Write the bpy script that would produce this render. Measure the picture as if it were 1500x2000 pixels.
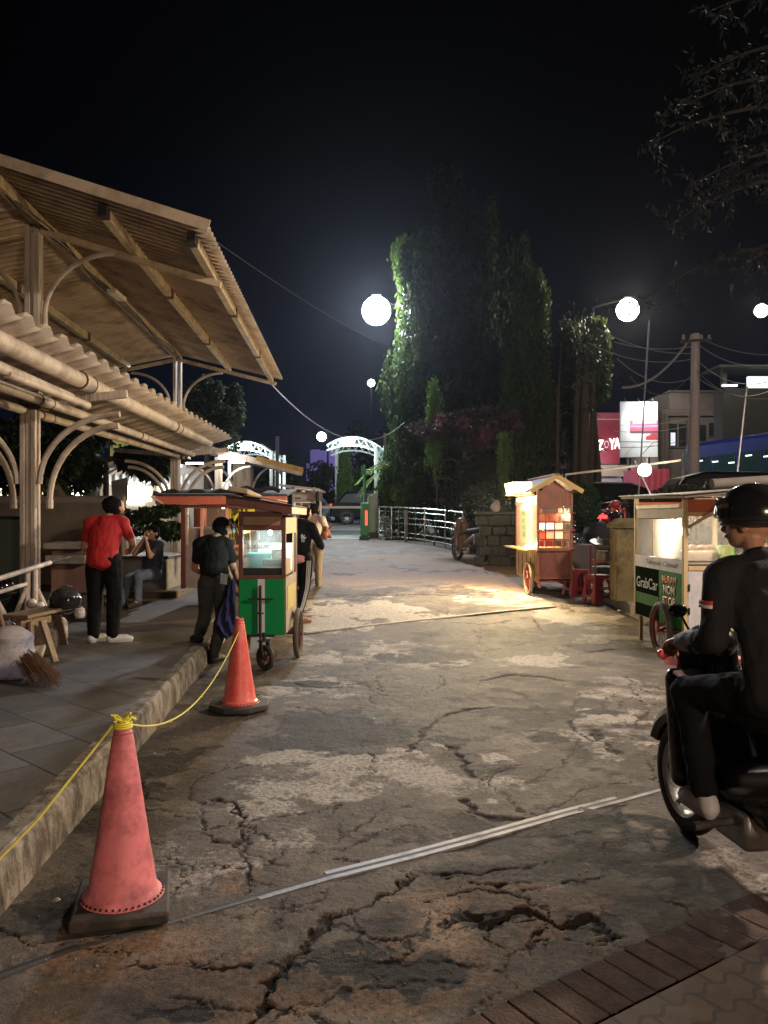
import bpy, bmesh, math, random
import numpy as np
from mathutils import Vector, Matrix, noise
from math import sin, cos, pi, radians, sqrt
random.seed(7); np.random.seed(7)
for o in list(bpy.data.objects): bpy.data.objects.remove(o)
SC = bpy.context.scene; COL = SC.collection
# ---------------- camera, world, exposure ----------------
F, HZ, CH = 1550.0, 1010.0, 1.6
cam = bpy.data.cameras.new('camera'); camo = bpy.data.objects.new('camera', cam); COL.objects.link(camo)
camo.location = (0, 0, CH); camo.rotation_euler = (radians(90), 0, 0)
cam.sensor_fit = 'VERTICAL'; cam.sensor_height = 24.0; cam.lens = 24.0*F/2000.0
cam.shift_y = (HZ-1000)/2000.0; cam.clip_end = 900; cam.clip_start = 0.05
SC.camera = camo
W = bpy.data.worlds.new('World'); SC.world = W; W.use_nodes = True
nt = W.node_tree; nt.nodes.clear()
wo = nt.nodes.new('ShaderNodeOutputWorld'); bg = nt.nodes.new('ShaderNodeBackground')
tc = nt.nodes.new('ShaderNodeTexCoord'); sx = nt.nodes.new('ShaderNodeSeparateXYZ'); cr = nt.nodes.new('ShaderNodeValToRGB')
nt.links.new(tc.outputs['Generated'], sx.inputs[0]); nt.links.new(sx.outputs['Z'], cr.inputs[0])
cr.color_ramp.elements[0].position = 0.0; cr.color_ramp.elements[0].color = (0.0030, 0.0034, 0.0085, 1)
cr.color_ramp.elements[1].position = 0.42; cr.color_ramp.elements[1].color = (0.0002, 0.0002, 0.0004, 1)
e = cr.color_ramp.elements.new(0.16); e.color = (0.0014, 0.0018, 0.0055, 1)
nt.links.new(cr.outputs[0], bg.inputs[0]); bg.inputs[1].default_value = 1.0
nt.links.new(bg.outputs[0], wo.inputs[0])
SC.view_settings.view_transform = 'Standard'; SC.view_settings.look = 'None'
SC.view_settings.exposure = 0.2; SC.view_settings.gamma = 1.0
SC.cycles.max_bounces = 6; SC.cycles.diffuse_bounces = 3; SC.cycles.glossy_bounces = 3
SC.cycles.transmission_bounces = 4; SC.cycles.transparent_max_bounces = 12
SC.cycles.caustics_reflective = False; SC.cycles.caustics_refractive = False
SC.cycles.sample_clamp_indirect = 4.0
SC.cycles.use_denoising = True
HAZE = .00022
SC.cycles.volume_bounces = 0

# ---------------- pixel <-> world ----------------
GY = [0, 9, 11.5, 14.5, 20, 29, 43, 60, 2000]; GZ = [0, 0, .09, .27, .52, .92, 1.25, 1.35, 1.35]
def gz(Y): return float(np.interp(Y, GY, GZ))
def P(px, py, Y): return Vector(((px-750)/F*Y, Y, CH-(py-HZ)/F*Y))
def PX(px, Y): return (px-750)/F*Y
def PZ(py, Y): return CH-(py-HZ)/F*Y
def G(px, py, lift=0.0, zf=None):
    Y = 5.0
    for _ in range(60):
        z = (gz(Y) if zf is None else zf)
        Y = .5*Y + .5*(CH-z)*F/(py-HZ)
    z = (gz(Y) if zf is None else zf)
    return Vector(((px-750)/F*Y, Y, z+lift))

# ---------------- materials ----------------
MATS = {}
def ramp2(N, L, fac, c1, c2, p1=0.35, p2=0.65):
    r = N.new('ShaderNodeValToRGB'); r.color_ramp.elements[0].position = p1; r.color_ramp.elements[1].position = p2
    r.color_ramp.elements[0].color = (*c1, 1); r.color_ramp.elements[1].color = (*c2, 1); L.new(fac, r.inputs[0]); return r.outputs[0]
def noi(N, L, scale, detail=4, co=None, rough=.6, dist=0):
    n = N.new('ShaderNodeTexNoise'); n.inputs['Scale'].default_value = scale; n.inputs['Detail'].default_value = detail
    n.inputs['Roughness'].default_value = rough; n.inputs['Distortion'].default_value = dist
    if co is not None: L.new(co, n.inputs['Vector'])
    return n.outputs['Fac']
def mixc(N, L, fac, a, b, mode='MIX'):
    m = N.new('ShaderNodeMix'); m.data_type = 'RGBA'; m.blend_type = mode
    for s, v in ((m.inputs[0], fac), (m.inputs[6], a), (m.inputs[7], b)):
        if isinstance(v, (int, float)): s.default_value = v
        elif isinstance(v, tuple): s.default_value = (*v[:3], 1)
        else: L.new(v, s)
    return m.outputs[2]
def base(name):
    m = bpy.data.materials.new(name); m.use_nodes = True
    N = m.node_tree.nodes; L = m.node_tree.links; b = N['Principled BSDF']
    t = N.new('ShaderNodeTexCoord'); return m, N, L, b, t
def mat(name, col, rough=.6, metal=0, var=.35, scale=6, grime=None, gscale=2.5, gamt=.5, bump=.15, bscale=60, streak=False, spec=None, sheen=0):
    if name in MATS: return MATS[name]
    m, N, L, b, t = base(name)
    co = t.outputs['Object']
    n1 = noi(N, L, scale, 5, co)
    c = mixc(N, L, n1, tuple(x*(1-var) for x in col), tuple(min(1, x*(1+var)) for x in col))
    if grime is not None:
        g = co
        if streak:
            mp = N.new('ShaderNodeMapping'); mp.inputs['Scale'].default_value = (3, 3, .35); L.new(co, mp.inputs[0]); g = mp.outputs[0]
        n2 = noi(N, L, gscale, 6, g, .7)
        r = N.new('ShaderNodeValToRGB'); r.color_ramp.elements[0].position = .45; r.color_ramp.elements[1].position = .7
        r.color_ramp.elements[0].color = (0, 0, 0, 1); r.color_ramp.elements[1].color = (gamt, gamt, gamt, 1); L.new(n2, r.inputs[0])
        c = mixc(N, L, r.outputs[0], c, grime)
    L.new(c, b.inputs['Base Color'])
    b.inputs['Roughness'].default_value = rough; b.inputs['Metallic'].default_value = metal
    if spec is not None: b.inputs['Specular IOR Level'].default_value = spec
    if bump:
        bn = N.new('ShaderNodeBump'); bn.inputs['Strength'].default_value = bump; bn.inputs['Distance'].default_value = .02
        L.new(noi(N, L, bscale, 4, co), bn.inputs['Height']); L.new(bn.outputs[0], b.inputs['Normal'])
    MATS[name] = m; return m
def wood(name, c1, c2, scale=3.0, axis=2, rough=.55):
    if name in MATS: return MATS[name]
    m, N, L, b, t = base(name)
    mp = N.new('ShaderNodeMapping'); s = [14, 14, 14]; s[axis] = 1.2; mp.inputs['Scale'].default_value = s
    L.new(t.outputs['Object'], mp.inputs[0])
    n = noi(N, L, scale, 6, mp.outputs[0], .65, .4)
    c = mixc(N, L, ramp2(N, L, n, (0, 0, 0), (1, 1, 1), .3, .7), c1, c2)
    n2 = noi(N, L, 2.0, 4, t.outputs['Object']); c = mixc(N, L, ramp2(N, L, n2, (0, 0, 0), (.5, .5, .5), .5, .75), c, tuple(x*.45 for x in c1))
    L.new(c, b.inputs['Base Color']); b.inputs['Roughness'].default_value = rough
    bn = N.new('ShaderNodeBump'); bn.inputs['Strength'].default_value = .3; bn.inputs['Distance'].default_value = .01
    L.new(n, bn.inputs['Height']); L.new(bn.outputs[0], b.inputs['Normal'])
    MATS[name] = m; return m
def emit(name, col, strength):
    if name in MATS: return MATS[name]
    m = bpy.data.materials.new(name); m.use_nodes = True; N = m.node_tree.nodes; b = N['Principled BSDF']
    b.inputs['Base Color'].default_value = (*[min(1, x) for x in col], 1); b.inputs['Emission Color'].default_value = (*col, 1); b.inputs['Emission Strength'].default_value = strength
    MATS[name] = m; return m
def glass(name, tint=(.9, .93, .92), alpha=.12, rough=.05):
    if name in MATS: return MATS[name]
    m = bpy.data.materials.new(name); m.use_nodes = True; N = m.node_tree.nodes; L = m.node_tree.links
    out = N['Material Output']; N.remove(N['Principled BSDF'])
    tr = N.new('ShaderNodeBsdfTransparent'); tr.inputs[0].default_value = (*tint, 1)
    gl = N.new('ShaderNodeBsdfGlossy'); gl.inputs['Roughness'].default_value = rough
    df = N.new('ShaderNodeBsdfDiffuse'); df.inputs[0].default_value = (.6, .6, .58, 1)
    m1 = N.new('ShaderNodeMixShader'); m1.inputs[0].default_value = .45; L.new(df.outputs[0], m1.inputs[1]); L.new(gl.outputs[0], m1.inputs[2])
    fr = N.new('ShaderNodeFresnel'); fr.inputs[0].default_value = 1.4
    ad = N.new('ShaderNodeMath'); ad.operation = 'ADD'; ad.inputs[1].default_value = alpha; L.new(fr.outputs[0], ad.inputs[0])
    m2 = N.new('ShaderNodeMixShader'); L.new(ad.outputs[0], m2.inputs[0]); L.new(tr.outputs[0], m2.inputs[1]); L.new(m1.outputs[0], m2.inputs[2])
    L.new(m2.outputs[0], out.inputs[0]); MATS[name] = m; return m
def leafmat(name, c1, c2, rough=.45):
    if name in MATS: return MATS[name]
    m, N, L, b, t = base(name)
    n = noi(N, L, 1.3, 3, t.outputs['Object']); n2 = noi(N, L, 14, 2, t.outputs['Object'])
    c = mixc(N, L, n, c1, c2); c = mixc(N, L, ramp2(N, L, n2, (0, 0, 0), (.6, .6, .6)), c, tuple(x*.5 for x in c1))
    L.new(c, b.inputs['Base Color']); b.inputs['Roughness'].default_value = max(rough, .6); b.inputs['Specular IOR Level'].default_value = .12
    tl = N.new('ShaderNodeBsdfTranslucent'); L.new(c, tl.inputs[0])
    mx = N.new('ShaderNodeMixShader'); mx.inputs[0].default_value = .3
    L.new(b.outputs[0], mx.inputs[1]); L.new(tl.outputs[0], mx.inputs[2]); L.new(mx.outputs[0], N['Material Output'].inputs[0])
    MATS[name] = m; return m

PIPECREAM = mat('cream_pipe_paint', (.60, .53, .45), .5, var=.10, scale=3, grime=(.20, .13, .085), gscale=2.6, gamt=.8, bump=.08)
WHITEPAINT = mat('weathered_cream_paint', (.60, .53, .45), .55, var=.15, grime=(.16, .10, .065), gscale=3.2, gamt=.85, streak=True, bump=.2)
CREAMBEAM = mat('beam_paint', (.58, .47, .31), .55, var=.15, grime=(.18, .11, .06), gscale=4, gamt=.8)
RUST = mat('rust', (.11, .055, .035), .85, var=.5, scale=20)
DARKMETAL = mat('dark_metal', (.03, .03, .032), .45, .6, var=.3)
STEEL = mat('galvanised_steel', (.45, .46, .46), .32, .85, var=.2, grime=(.14, .11, .08), gscale=5, gamt=.5)
BLACKRUB = mat('rubber', (.022, .021, .02), .75, var=.4, grime=(.10, .085, .07), gscale=6, gamt=.6)
BLACKPL = mat('black_gloss', (.012, .012, .014), .18, var=.2, bump=0)
BLACKMATTE = mat('black_matte', (.016, .016, .017), .7, var=.3)
CHROME = mat('chrome', (.7, .7, .7), .15, 1.0, var=.1, bump=0)
GLASS = glass('clear_glass'); 
DIRTGLASS = glass('dirty_glass', (.85, .86, .82), .22, .12)

# ---------------- mesh builder ----------------
TF = {}
class MB:
    def __init__(s): s.v = []; s.f = []
    def add(s, vs, fs):
        n = len(s.v); s.v += [Vector(v) for v in vs]; s.f += [tuple(i+n for i in f) for f in fs]; return s
    def box(s, c, d, rz=0, rx=0, ry=0):
        M = Matrix.Translation(c) @ Matrix.Rotation(rz, 4, 'Z') @ Matrix.Rotation(ry, 4, 'Y') @ Matrix.Rotation(rx, 4, 'X')
        x, y, z = d[0]/2, d[1]/2, d[2]/2
        vs = [M @ Vector((a*x, b*y, cc*z)) for a in (-1, 1) for b in (-1, 1) for cc in (-1, 1)]
        return s.add(vs, [(0,1,3,2),(4,6,7,5),(0,4,5,1),(2,3,7,6),(0,2,6,4),(1,5,7,3)])
    def bb(s, x0, x1, y0, y1, z0, z1): return s.box(((x0+x1)/2, (y0+y1)/2, (z0+z1)/2), (abs(x1-x0), abs(y1-y0), abs(z1-z0)))
    def beam(s, p0, p1, w, h, up=(0, 0, 1)):
        p0 = Vector(p0); p1 = Vector(p1); d = (p1-p0).normalized(); u = Vector(up)
        sd = d.cross(u)
        if sd.length < 1e-4: sd = d.cross(Vector((1, 0, 0)))
        sd.normalize(); u = sd.cross(d).normalized()
        vs = []
        for p in (p0, p1):
            for a, b in ((-1,-1),(1,-1),(1,1),(-1,1)): vs.append(p+sd*a*w/2+u*b*h/2)
        return s.add(vs, [(0,1,2,3),(7,6,5,4),(0,4,5,1),(1,5,6,2),(2,6,7,3),(3,7,4,0)])
    def loft(s, rings, cap=True, close=True):
        n = len(rings[0]); vs = [p for r in rings for p in r]; fs = []
        for i in range(len(rings)-1):
            for j in range(n if close else n-1):
                k = (j+1) % n; fs.append((i*n+j, i*n+k, (i+1)*n+k, (i+1)*n+j))
        if cap: fs.append(tuple(range(n-1, -1, -1))); fs.append(tuple(range((len(rings)-1)*n, len(rings)*n)))
        return s.add(vs, fs)
    def tube(s, pts, r, n=8, cap=True):
        pts = [Vector(p) for p in pts]; rr = r if isinstance(r, (list, tuple)) else [r]*len(pts)
        rings = []; prev = None
        for i, p in enumerate(pts):
            d = (pts[min(i+1, len(pts)-1)]-pts[max(i-1, 0)]).normalized()
            if prev is None:
                u = d.cross(Vector((0, 0, 1))); u = u if u.length > .05 else d.cross(Vector((1, 0, 0)))
            else: u = prev - d*prev.dot(d)
            u.normalize(); w = d.cross(u); prev = u
            rings.append([p+u*rr[i]*cos(2*pi*k/n)+w*rr[i]*sin(2*pi*k/n) for k in range(n)])
        return s.loft(rings, cap)
    def cyl(s, p0, p1, r0, r1=None, n=16): return s.tube([p0, p1], [r0, r0 if r1 is None else r1], n)
    def lathe(s, prof, c=(0, 0, 0), n=24, M=None, cap=True):
        rings = []
        for r, z in prof:
            ring = []
            for k in range(n):
                v = Vector((r*cos(2*pi*k/n), r*sin(2*pi*k/n), z))
                if M is not None: v = M @ v
                ring.append(v+Vector(c))
            rings.append(ring)
        return s.loft(rings, cap)
    def ball(s, c, r, nu=16, nv=10, R=None):
        r = (r, r, r) if isinstance(r, (int, float)) else r; c = Vector(c)
        vs = []; fs = []
        for i in range(nv+1):
            t = pi*i/nv
            for j in range(nu):
                a = 2*pi*j/nu; v = Vector((r[0]*sin(t)*cos(a), r[1]*sin(t)*sin(a), r[2]*cos(t)))
                if R is not None: v = R @ v
                vs.append(c+v)
        for i in range(nv):
            for j in range(nu):
                k = (j+1) % nu; fs.append((i*nu+j, (i+1)*nu+j, (i+1)*nu+k, i*nu+k))
        return s.add(vs, fs)
    def torus(s, c, R, r, axis='X', n=28, m=10, a0=0, a1=2*pi, sq=1.0):
        full = abs(a1-a0-2*pi) < 1e-6; rings = []
        for i in range(n if full else n+1):
            a = a0+(a1-a0)*i/n; ring = []
            for k in range(m):
                b = 2*pi*k/m; rad = R+r*cos(b); off = r*sq*sin(b)
                if axis == 'X': v = Vector((off, rad*cos(a), rad*sin(a)))
                elif axis == 'Y': v = Vector((rad*cos(a), off, rad*sin(a)))
                else: v = Vector((rad*cos(a), rad*sin(a), off))
                ring.append(v+Vector(c))
            rings.append(ring)
        if full: rings.append(rings[0]); return s.loft(rings, False)
        return s.loft(rings, True)
    def prism(s, poly, d):   # poly: list of 3D pts (planar), extruded by vector d
        d = Vector(d); poly = [Vector(p) for p in poly]; n = len(poly)
        return s.add(poly+[p+d for p in poly], [tuple(range(n-1, -1, -1)), tuple(range(n, 2*n))]+[(i, (i+1) % n, (i+1) % n+n, i+n) for i in range(n)])
    def capsule(s, p0, r0, p1, r1, n=12, m=4):
        p0 = Vector(p0); p1 = Vector(p1); d = p1-p0
        if d.length < 1e-6: return s.ball(p0, max(r0, r1), n, 8)
        d.normalize(); u = d.cross(Vector((0.3, 0.2, 1))); u = u if u.length > .05 else d.cross(Vector((1, 0, 0)))
        u.normalize(); w = d.cross(u); rings = []
        for i in range(m+1):
            t = -pi/2*(1-i/m)*.98; rings.append([p0+d*r0*sin(t)+(u*cos(2*pi*k/n)+w*sin(2*pi*k/n))*r0*cos(t) for k in range(n)])
        for i in range(m+1):
            t = pi/2*(i/m)*.98; rings.append([p1+d*r1*sin(t)+(u*cos(2*pi*k/n)+w*sin(2*pi*k/n))*r1*cos(t) for k in range(n)])
        return s.loft(rings, True)
    def build(s, name, m, parent=None, world=False, bev=0, loc=None, rz=0, sharp=38):
        vs = s.v; T = Matrix.Identity(4)
        if parent is not None:
            T = TF.get(parent.name, Matrix.Identity(4))
        elif loc is not None: T = Matrix.Translation(loc) @ Matrix.Rotation(rz, 4, 'Z')
        if world: Ti = T.inverted(); vs = [Ti @ v for v in vs]
        me = bpy.data.meshes.new(name); me.from_pydata([tuple(v) for v in vs], [], s.f)
        b = bmesh.new(); b.from_mesh(me); bmesh.ops.recalc_face_normals(b, faces=b.faces); b.to_mesh(me); b.free()
        me.polygons.foreach_set('use_smooth', [True]*len(me.polygons)); me.set_sharp_from_angle(angle=radians(sharp))
        if m is not None: me.materials.append(m)
        o = bpy.data.objects.new(name, me); COL.objects.link(o)
        if parent is not None: o.parent = parent; TF[o.name] = T
        elif loc is not None: o.location = loc; o.rotation_euler = (0, 0, rz); TF[o.name] = T
        else: TF[o.name] = T
        if bev:
            md = o.modifiers.new('bevel', 'BEVEL'); md.width = bev; md.segments = 2; md.limit_method = 'ANGLE'; md.angle_limit = radians(50)
        return o
def tag(o, label=None, cat=None, group=None, kind=None):
    if label: o['label'] = label
    if cat: o['category'] = cat
    if group: o['group'] = group
    if kind: o['kind'] = kind
    return o
def thing(name, label, cat, loc=(0, 0, 0), rz=0, group=None):
    o = bpy.data.objects.new(name, None); COL.objects.link(o); o.location = loc; o.rotation_euler = (0, 0, rz); o.empty_display_size = .1
    TF[o.name] = Matrix.Translation(loc) @ Matrix.Rotation(rz, 4, 'Z'); return tag(o, label, cat, group)
def copy_tree(o, parent=None):
    c = o.copy(); COL.objects.link(c); c.parent = parent; TF[c.name] = TF.get(o.name, Matrix.Identity(4))
    for ch in [x for x in bpy.data.objects if x.parent == o]: copy_tree(ch, c)
    return c
def light(kind, loc, power, col, r=.1, name='lamp_light', rot=None, size=None, spot=None, blend=.5, parent=None):
    l = bpy.data.lights.new(name, kind); l.energy = power; l.color = col
    if kind in ('POINT', 'SPOT'): l.shadow_soft_size = r
    if kind == 'AREA': l.size = size or .5
    if spot: l.spot_size = radians(spot); l.spot_blend = blend
    o = bpy.data.objects.new(name, l); COL.objects.link(o); o.location = loc
    if rot: o.rotation_euler = rot
    return o
def aim(o, tgt): o.rotation_euler = (Vector(tgt)-o.location).to_track_quat('-Z', 'Y').to_euler()
def text(name, s, width, height, m, parent, loc, rot=(radians(90), 0, 0), extr=.002, font_shear=0, bold=.0):
    cu = bpy.data.curves.new(name, 'FONT'); cu.body = s; cu.size = 1; cu.align_x = 'CENTER'; cu.align_y = 'CENTER'; cu.shear = font_shear; cu.offset = bold
    o = bpy.data.objects.new(name, cu); COL.objects.link(o); bpy.context.view_layer.update()
    d = o.dimensions.copy(); me = bpy.data.meshes.new_from_object(o); COL.objects.unlink(o); bpy.data.objects.remove(o)
    sx_, sy_ = width/max(d.x, 1e-3), height/max(d.y, 1e-3)
    b = bmesh.new(); b.from_mesh(me)
    cx = sum(v.co.x for v in b.verts)/max(1, len(b.verts))
    xs = [v.co.x for v in b.verts]; ys = [v.co.y for v in b.verts]; cx = (min(xs)+max(xs))/2; cy = (min(ys)+max(ys))/2
    for v in b.verts: v.co = Vector(((v.co.x-cx)*sx_, (v.co.y-cy)*sy_, 0))
    r = bmesh.ops.extrude_face_region(b, geom=b.faces[:]); 
    for v in [g for g in r['geom'] if isinstance(g, bmesh.types.BMVert)]: v.co.z += extr
    bmesh.ops.recalc_face_normals(b, faces=b.faces); b.to_mesh(me); b.free()
    me.materials.clear(); me.materials.append(m); me.name = name
    o = bpy.data.objects.new(name, me); COL.objects.link(o); o.location = loc; o.rotation_euler = rot; o.parent = parent; TF[o.name] = Matrix.Identity(4); return o
def fastmesh(name, V, Fq, m, parent=None, smooth=False):
    me = bpy.data.meshes.new(name); V = np.asarray(V, dtype=np.float32); Fq = np.asarray(Fq, dtype=np.int32); k = Fq.shape[1]
    me.vertices.add(len(V)); me.vertices.foreach_set('co', V.ravel())
    me.loops.add(Fq.size); me.loops.foreach_set('vertex_index', Fq.ravel())
    me.polygons.add(len(Fq)); me.polygons.foreach_set('loop_start', np.arange(0, Fq.size, k, dtype=np.int32))
    me.update(calc_edges=True); me.validate()
    if smooth: me.polygons.foreach_set('use_smooth', [True]*len(me.polygons))
    me.materials.append(m); o = bpy.data.objects.new(name, me); COL.objects.link(o); o.parent = parent
    if parent is not None: TF[o.name] = TF[parent.name]
    return o
def leaves(name, C, D, ln, wd, m, parent=None):   # C centres, D directions: folded leaf quads
    C = np.asarray(C, float); D = np.asarray(D, float); D /= np.linalg.norm(D, axis=1)[:, None]+1e-9
    R = np.random.normal(size=C.shape); S = np.cross(D, R); S /= np.linalg.norm(S, axis=1)[:, None]+1e-9; U = np.cross(S, D)
    l = ln*np.random.uniform(.6, 1.3, (len(C), 1)); w = wd*np.random.uniform(.7, 1.2, (len(C), 1))
    V = np.stack([C-D*l*.5, C+S*w*.5+U*w*.18, C+D*l*.5, C-S*w*.5+U*w*.18], 1).reshape(-1, 3)
    Fq = np.arange(len(V)).reshape(-1, 4)
    if parent is not None:
        T = np.array(TF[parent.name].inverted()); V = V @ T[:3, :3].T + T[:3, 3]
    return fastmesh(name, V, Fq, m, parent)
# ---------------- GROUND ----------------
def vnoise(X, Y, s, seed=0):     # cheap value noise (numpy)
    x = X*s+seed*17.3; y = Y*s+seed*9.1; xi = np.floor(x).astype(int); yi = np.floor(y).astype(int); xf = x-xi; yf = y-yi
    def h(a, b):
        n = (a*374761393+b*668265263+seed*1442695) & 0x7fffffff; n = ((n ^ (n >> 13))*1274126177) & 0x7fffffff; return ((n ^ (n >> 16)) & 0xffff)/65535.0
    u = xf*xf*(3-2*xf); v = yf*yf*(3-2*yf)
    return (h(xi, yi)*(1-u)+h(xi+1, yi)*u)*(1-v)+(h(xi, yi+1)*(1-u)+h(xi+1, yi+1)*u)*v
def fbm(X, Y, s, seed=0, o=5, g=.55):
    a = 1; t = 0; r = np.zeros_like(X)
    for i in range(o): r += a*vnoise(X, Y, s*2**i, seed+i); t += a; a *= g
    return r/t
rowsY = np.concatenate([np.linspace(-12, 1.4, 28), 1.5*np.power(26.0/1.5, np.linspace(0, 1, 980)), np.geomspace(26.8, 700, 70)])
U = np.linspace(-1, 1, 860); U = np.sign(U)*np.abs(U)**1.15
hw = np.where(rowsY < 3, 4.0+np.maximum(0, 3-rowsY)*.6, 4.0+(rowsY-3)*.95)
GX = U[None, :]*hw[:, None]; GYY = np.repeat(rowsY[:, None], len(U), 1)
Z = np.interp(GYY, GY, GZ)
near = np.clip((30-GYY)/10, 0, 1)
n_big = fbm(GX, GYY, .8, 3); n_mid = fbm(GX, GYY, 3.1, 11); n_fine = fbm(GX, GYY, 14, 23, 4); n_str = fbm(GX*.35, GYY*1.6, 2.4, 31, 6, .62)
dust_lit = np.zeros_like(GX); dirt_glow = np.zeros_like(GX); dark = np.zeros_like(GX); dep = np.zeros_like(GX)
def blob_at(px, py, rx, ry, amt, arr, soft=.5, seed=1):   # noisy colour patch around a spot of the road
    c = G(px, py); k = (CH-c.z)/((py-HZ)/F)
    ax = rx/F*c.y; yb = G(px, py+ry).y if py+ry > HZ+5 else c.y; ay = max(.05, (G(px, py-ry).y-yb)/2) if py-ry > HZ+8 else max(.05, c.y-yb)
    i0, i1 = np.searchsorted(rowsY, [c.y-ay*2.6, c.y+ay*2.6]); gx = GX[i0:i1]; gy = GYY[i0:i1]
    if gx.size == 0: return
    q = np.sqrt(((gx-c.x)/ax)**2+((gy-c.y)/ay)**2)+(fbm(gx, gy, 2.2/max(ax, .25), seed, 5, .65)-.5)*2.3
    arr[i0:i1] += amt*np.clip((1.15-q)/soft, 0, 1)
# pale worn cement, plus the lit ground by the motorbike painted pale
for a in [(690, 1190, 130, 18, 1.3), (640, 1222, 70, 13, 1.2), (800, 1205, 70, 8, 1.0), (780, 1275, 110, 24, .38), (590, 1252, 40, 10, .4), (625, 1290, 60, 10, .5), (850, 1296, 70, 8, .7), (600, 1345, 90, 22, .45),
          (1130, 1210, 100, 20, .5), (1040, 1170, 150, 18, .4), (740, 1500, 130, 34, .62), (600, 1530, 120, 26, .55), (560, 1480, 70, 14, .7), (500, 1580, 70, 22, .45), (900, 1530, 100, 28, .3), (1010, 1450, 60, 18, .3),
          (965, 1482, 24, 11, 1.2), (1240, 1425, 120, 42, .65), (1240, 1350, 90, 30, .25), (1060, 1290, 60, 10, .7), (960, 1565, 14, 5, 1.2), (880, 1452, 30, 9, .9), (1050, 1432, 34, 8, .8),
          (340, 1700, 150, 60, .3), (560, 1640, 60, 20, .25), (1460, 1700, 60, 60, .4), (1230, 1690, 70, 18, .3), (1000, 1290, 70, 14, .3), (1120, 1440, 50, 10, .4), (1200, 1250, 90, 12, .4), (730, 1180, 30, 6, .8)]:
    blob_at(*a, dust_lit, .45, seed=int(a[0]))
# brown earth; the far bands paint the cart lamp's warm pool
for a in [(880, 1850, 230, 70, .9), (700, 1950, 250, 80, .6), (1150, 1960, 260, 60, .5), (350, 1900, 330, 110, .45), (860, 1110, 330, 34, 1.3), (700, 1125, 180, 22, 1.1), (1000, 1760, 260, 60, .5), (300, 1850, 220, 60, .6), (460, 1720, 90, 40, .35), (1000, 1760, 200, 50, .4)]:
    blob_at(*a, dirt_glow, .9, seed=int(a[0])+3)
# dark holes, the pink cone's painted cast shadow, and tar
for a in [(640, 1420, 130, 40, .6), (870, 1285, 90, 12, .45), (750, 1285, 40, 7, .6), (1000, 1240, 80, 20, .55), (950, 1325, 110, 12, .5), (620, 1335, 90, 9, .7), (560, 1760, 50, 14, .5),
          (850, 1620, 180, 30, .4), (960, 1500, 60, 10, .5), (1130, 1590, 100, 30, .5), (910, 1610, 50, 22, .8), (880, 1447, 34, 8, 1.0), (1180, 1390, 45, 8, .8), (1075, 1440, 30, 12, .6), (690, 1810, 160, 25, .5),
          (660, 1880, 90, 45, .9), (800, 1900, 130, 45, .8), (350, 1980, 70, 20, 1.0), (1190, 1805, 26, 18, 1.0), (960, 1790, 60, 18, .7), (1000, 1640, 160, 30, .5), (1300, 1650, 150, 70, .55),
          (180, 1600, 90, 40, .6), (330, 1480, 60, 20, .6), (310, 1500, 30, 9, .9), (130, 1750, 90, 50, .5), (270, 1540, 45, 14, 1.0), (1030, 1395, 60, 12, .5), (960, 1390, 60, 8, .6), (1150, 1335, 50, 5, .8)]:
    blob_at(*a, dark, .5, seed=int(a[0])+7)
WX = (fbm(GX, GYY, 11, 77, 4, .7)-.5)*2; WY = (fbm(GX, GYY, 11, 88, 4, .7)-.5)*2; WN = vnoise(GX, GYY, 13, 5)
def crack(pts, w, depth, amt=1.0, wob=.02):
    Pts = [G(x, y) for x, y in pts]; 
    global dep, dark
    i0, i1 = np.searchsorted(rowsY, [min(p.y for p in Pts)-.25, max(p.y for p in Pts)+.25]); gx = GX[i0:i1]; gy = GYY[i0:i1]
    if gx.size == 0: return
    X2 = gx+WX[i0:i1]*wob*3.2; Y2 = gy+WY[i0:i1]*wob*3.2; best = np.full_like(gx, 9.0)
    for a, b in zip(Pts[:-1], Pts[1:]):
        dx, dy = b.x-a.x, b.y-a.y; t = np.clip(((X2-a.x)*dx+(Y2-a.y)*dy)/(dx*dx+dy*dy+1e-9), 0, 1)
        best = np.minimum(best, np.hypot(X2-a.x-t*dx, Y2-a.y-t*dy))
    w = w*.42+.0022*np.clip(gy, 2, 14)*.5; w = w*(.35+1.5*WN[i0:i1]); k = np.clip(1-best/w, 0, 1)
    dep[i0:i1] += np.clip(k*1.5, 0, 1)*depth; dark[i0:i1] += np.clip(k*2.2, 0, 1)*amt*1.5  # cracks darkened in colour to read as deep shade
crack([(470, 2010), (497, 1985), (525, 1940), (565, 1885), (605, 1840), (628, 1812), (640, 1795), (720, 1770), (780, 1735), (800, 1715)], .030, .022, 1.0)
crack([(880, 1800), (920, 1795), (955, 1812), (985, 1790), (1020, 1775), (1060, 1800), (1100, 1815), (1150, 1790), (1190, 1830)], .045, .02, .9)
crack([(412, 1558), (450, 1562), (472, 1595), (470, 1635), (450, 1655), (425, 1640)], .022, .014, 1.0)
crack([(412, 1558), (395, 1590), (400, 1625), (425, 1640)], .014, .008, .5)
crack([(475, 1650), (485, 1700), (480, 1750)], .012, .008, .7); crack([(500, 1700), (530, 1690), (560, 1660)], .01, .006, .6)
crack([(800, 1470), (825, 1430), (860, 1400), (910, 1385), (965, 1382)], .03, .014, .6)
crack([(875, 1455), (900, 1475), (910, 1500), (930, 1515)], .05, .015, .8); crack([(900, 1560), (930, 1585), (960, 1595), (1010, 1600)], .05, .015, .6)
crack([(1120, 1400), (1115, 1425), (1150, 1445), (1200, 1450)], .02, .012, .8); crack([(1160, 1425), (1175, 1445), (1205, 1470)], .05, .015, .8)
crack([(690, 1161), (760, 1164), (820, 1161), (870, 1163)], .035, .02, .9, .03); crack([(600, 1168), (690, 1161)], .02, .01, .5)
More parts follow.
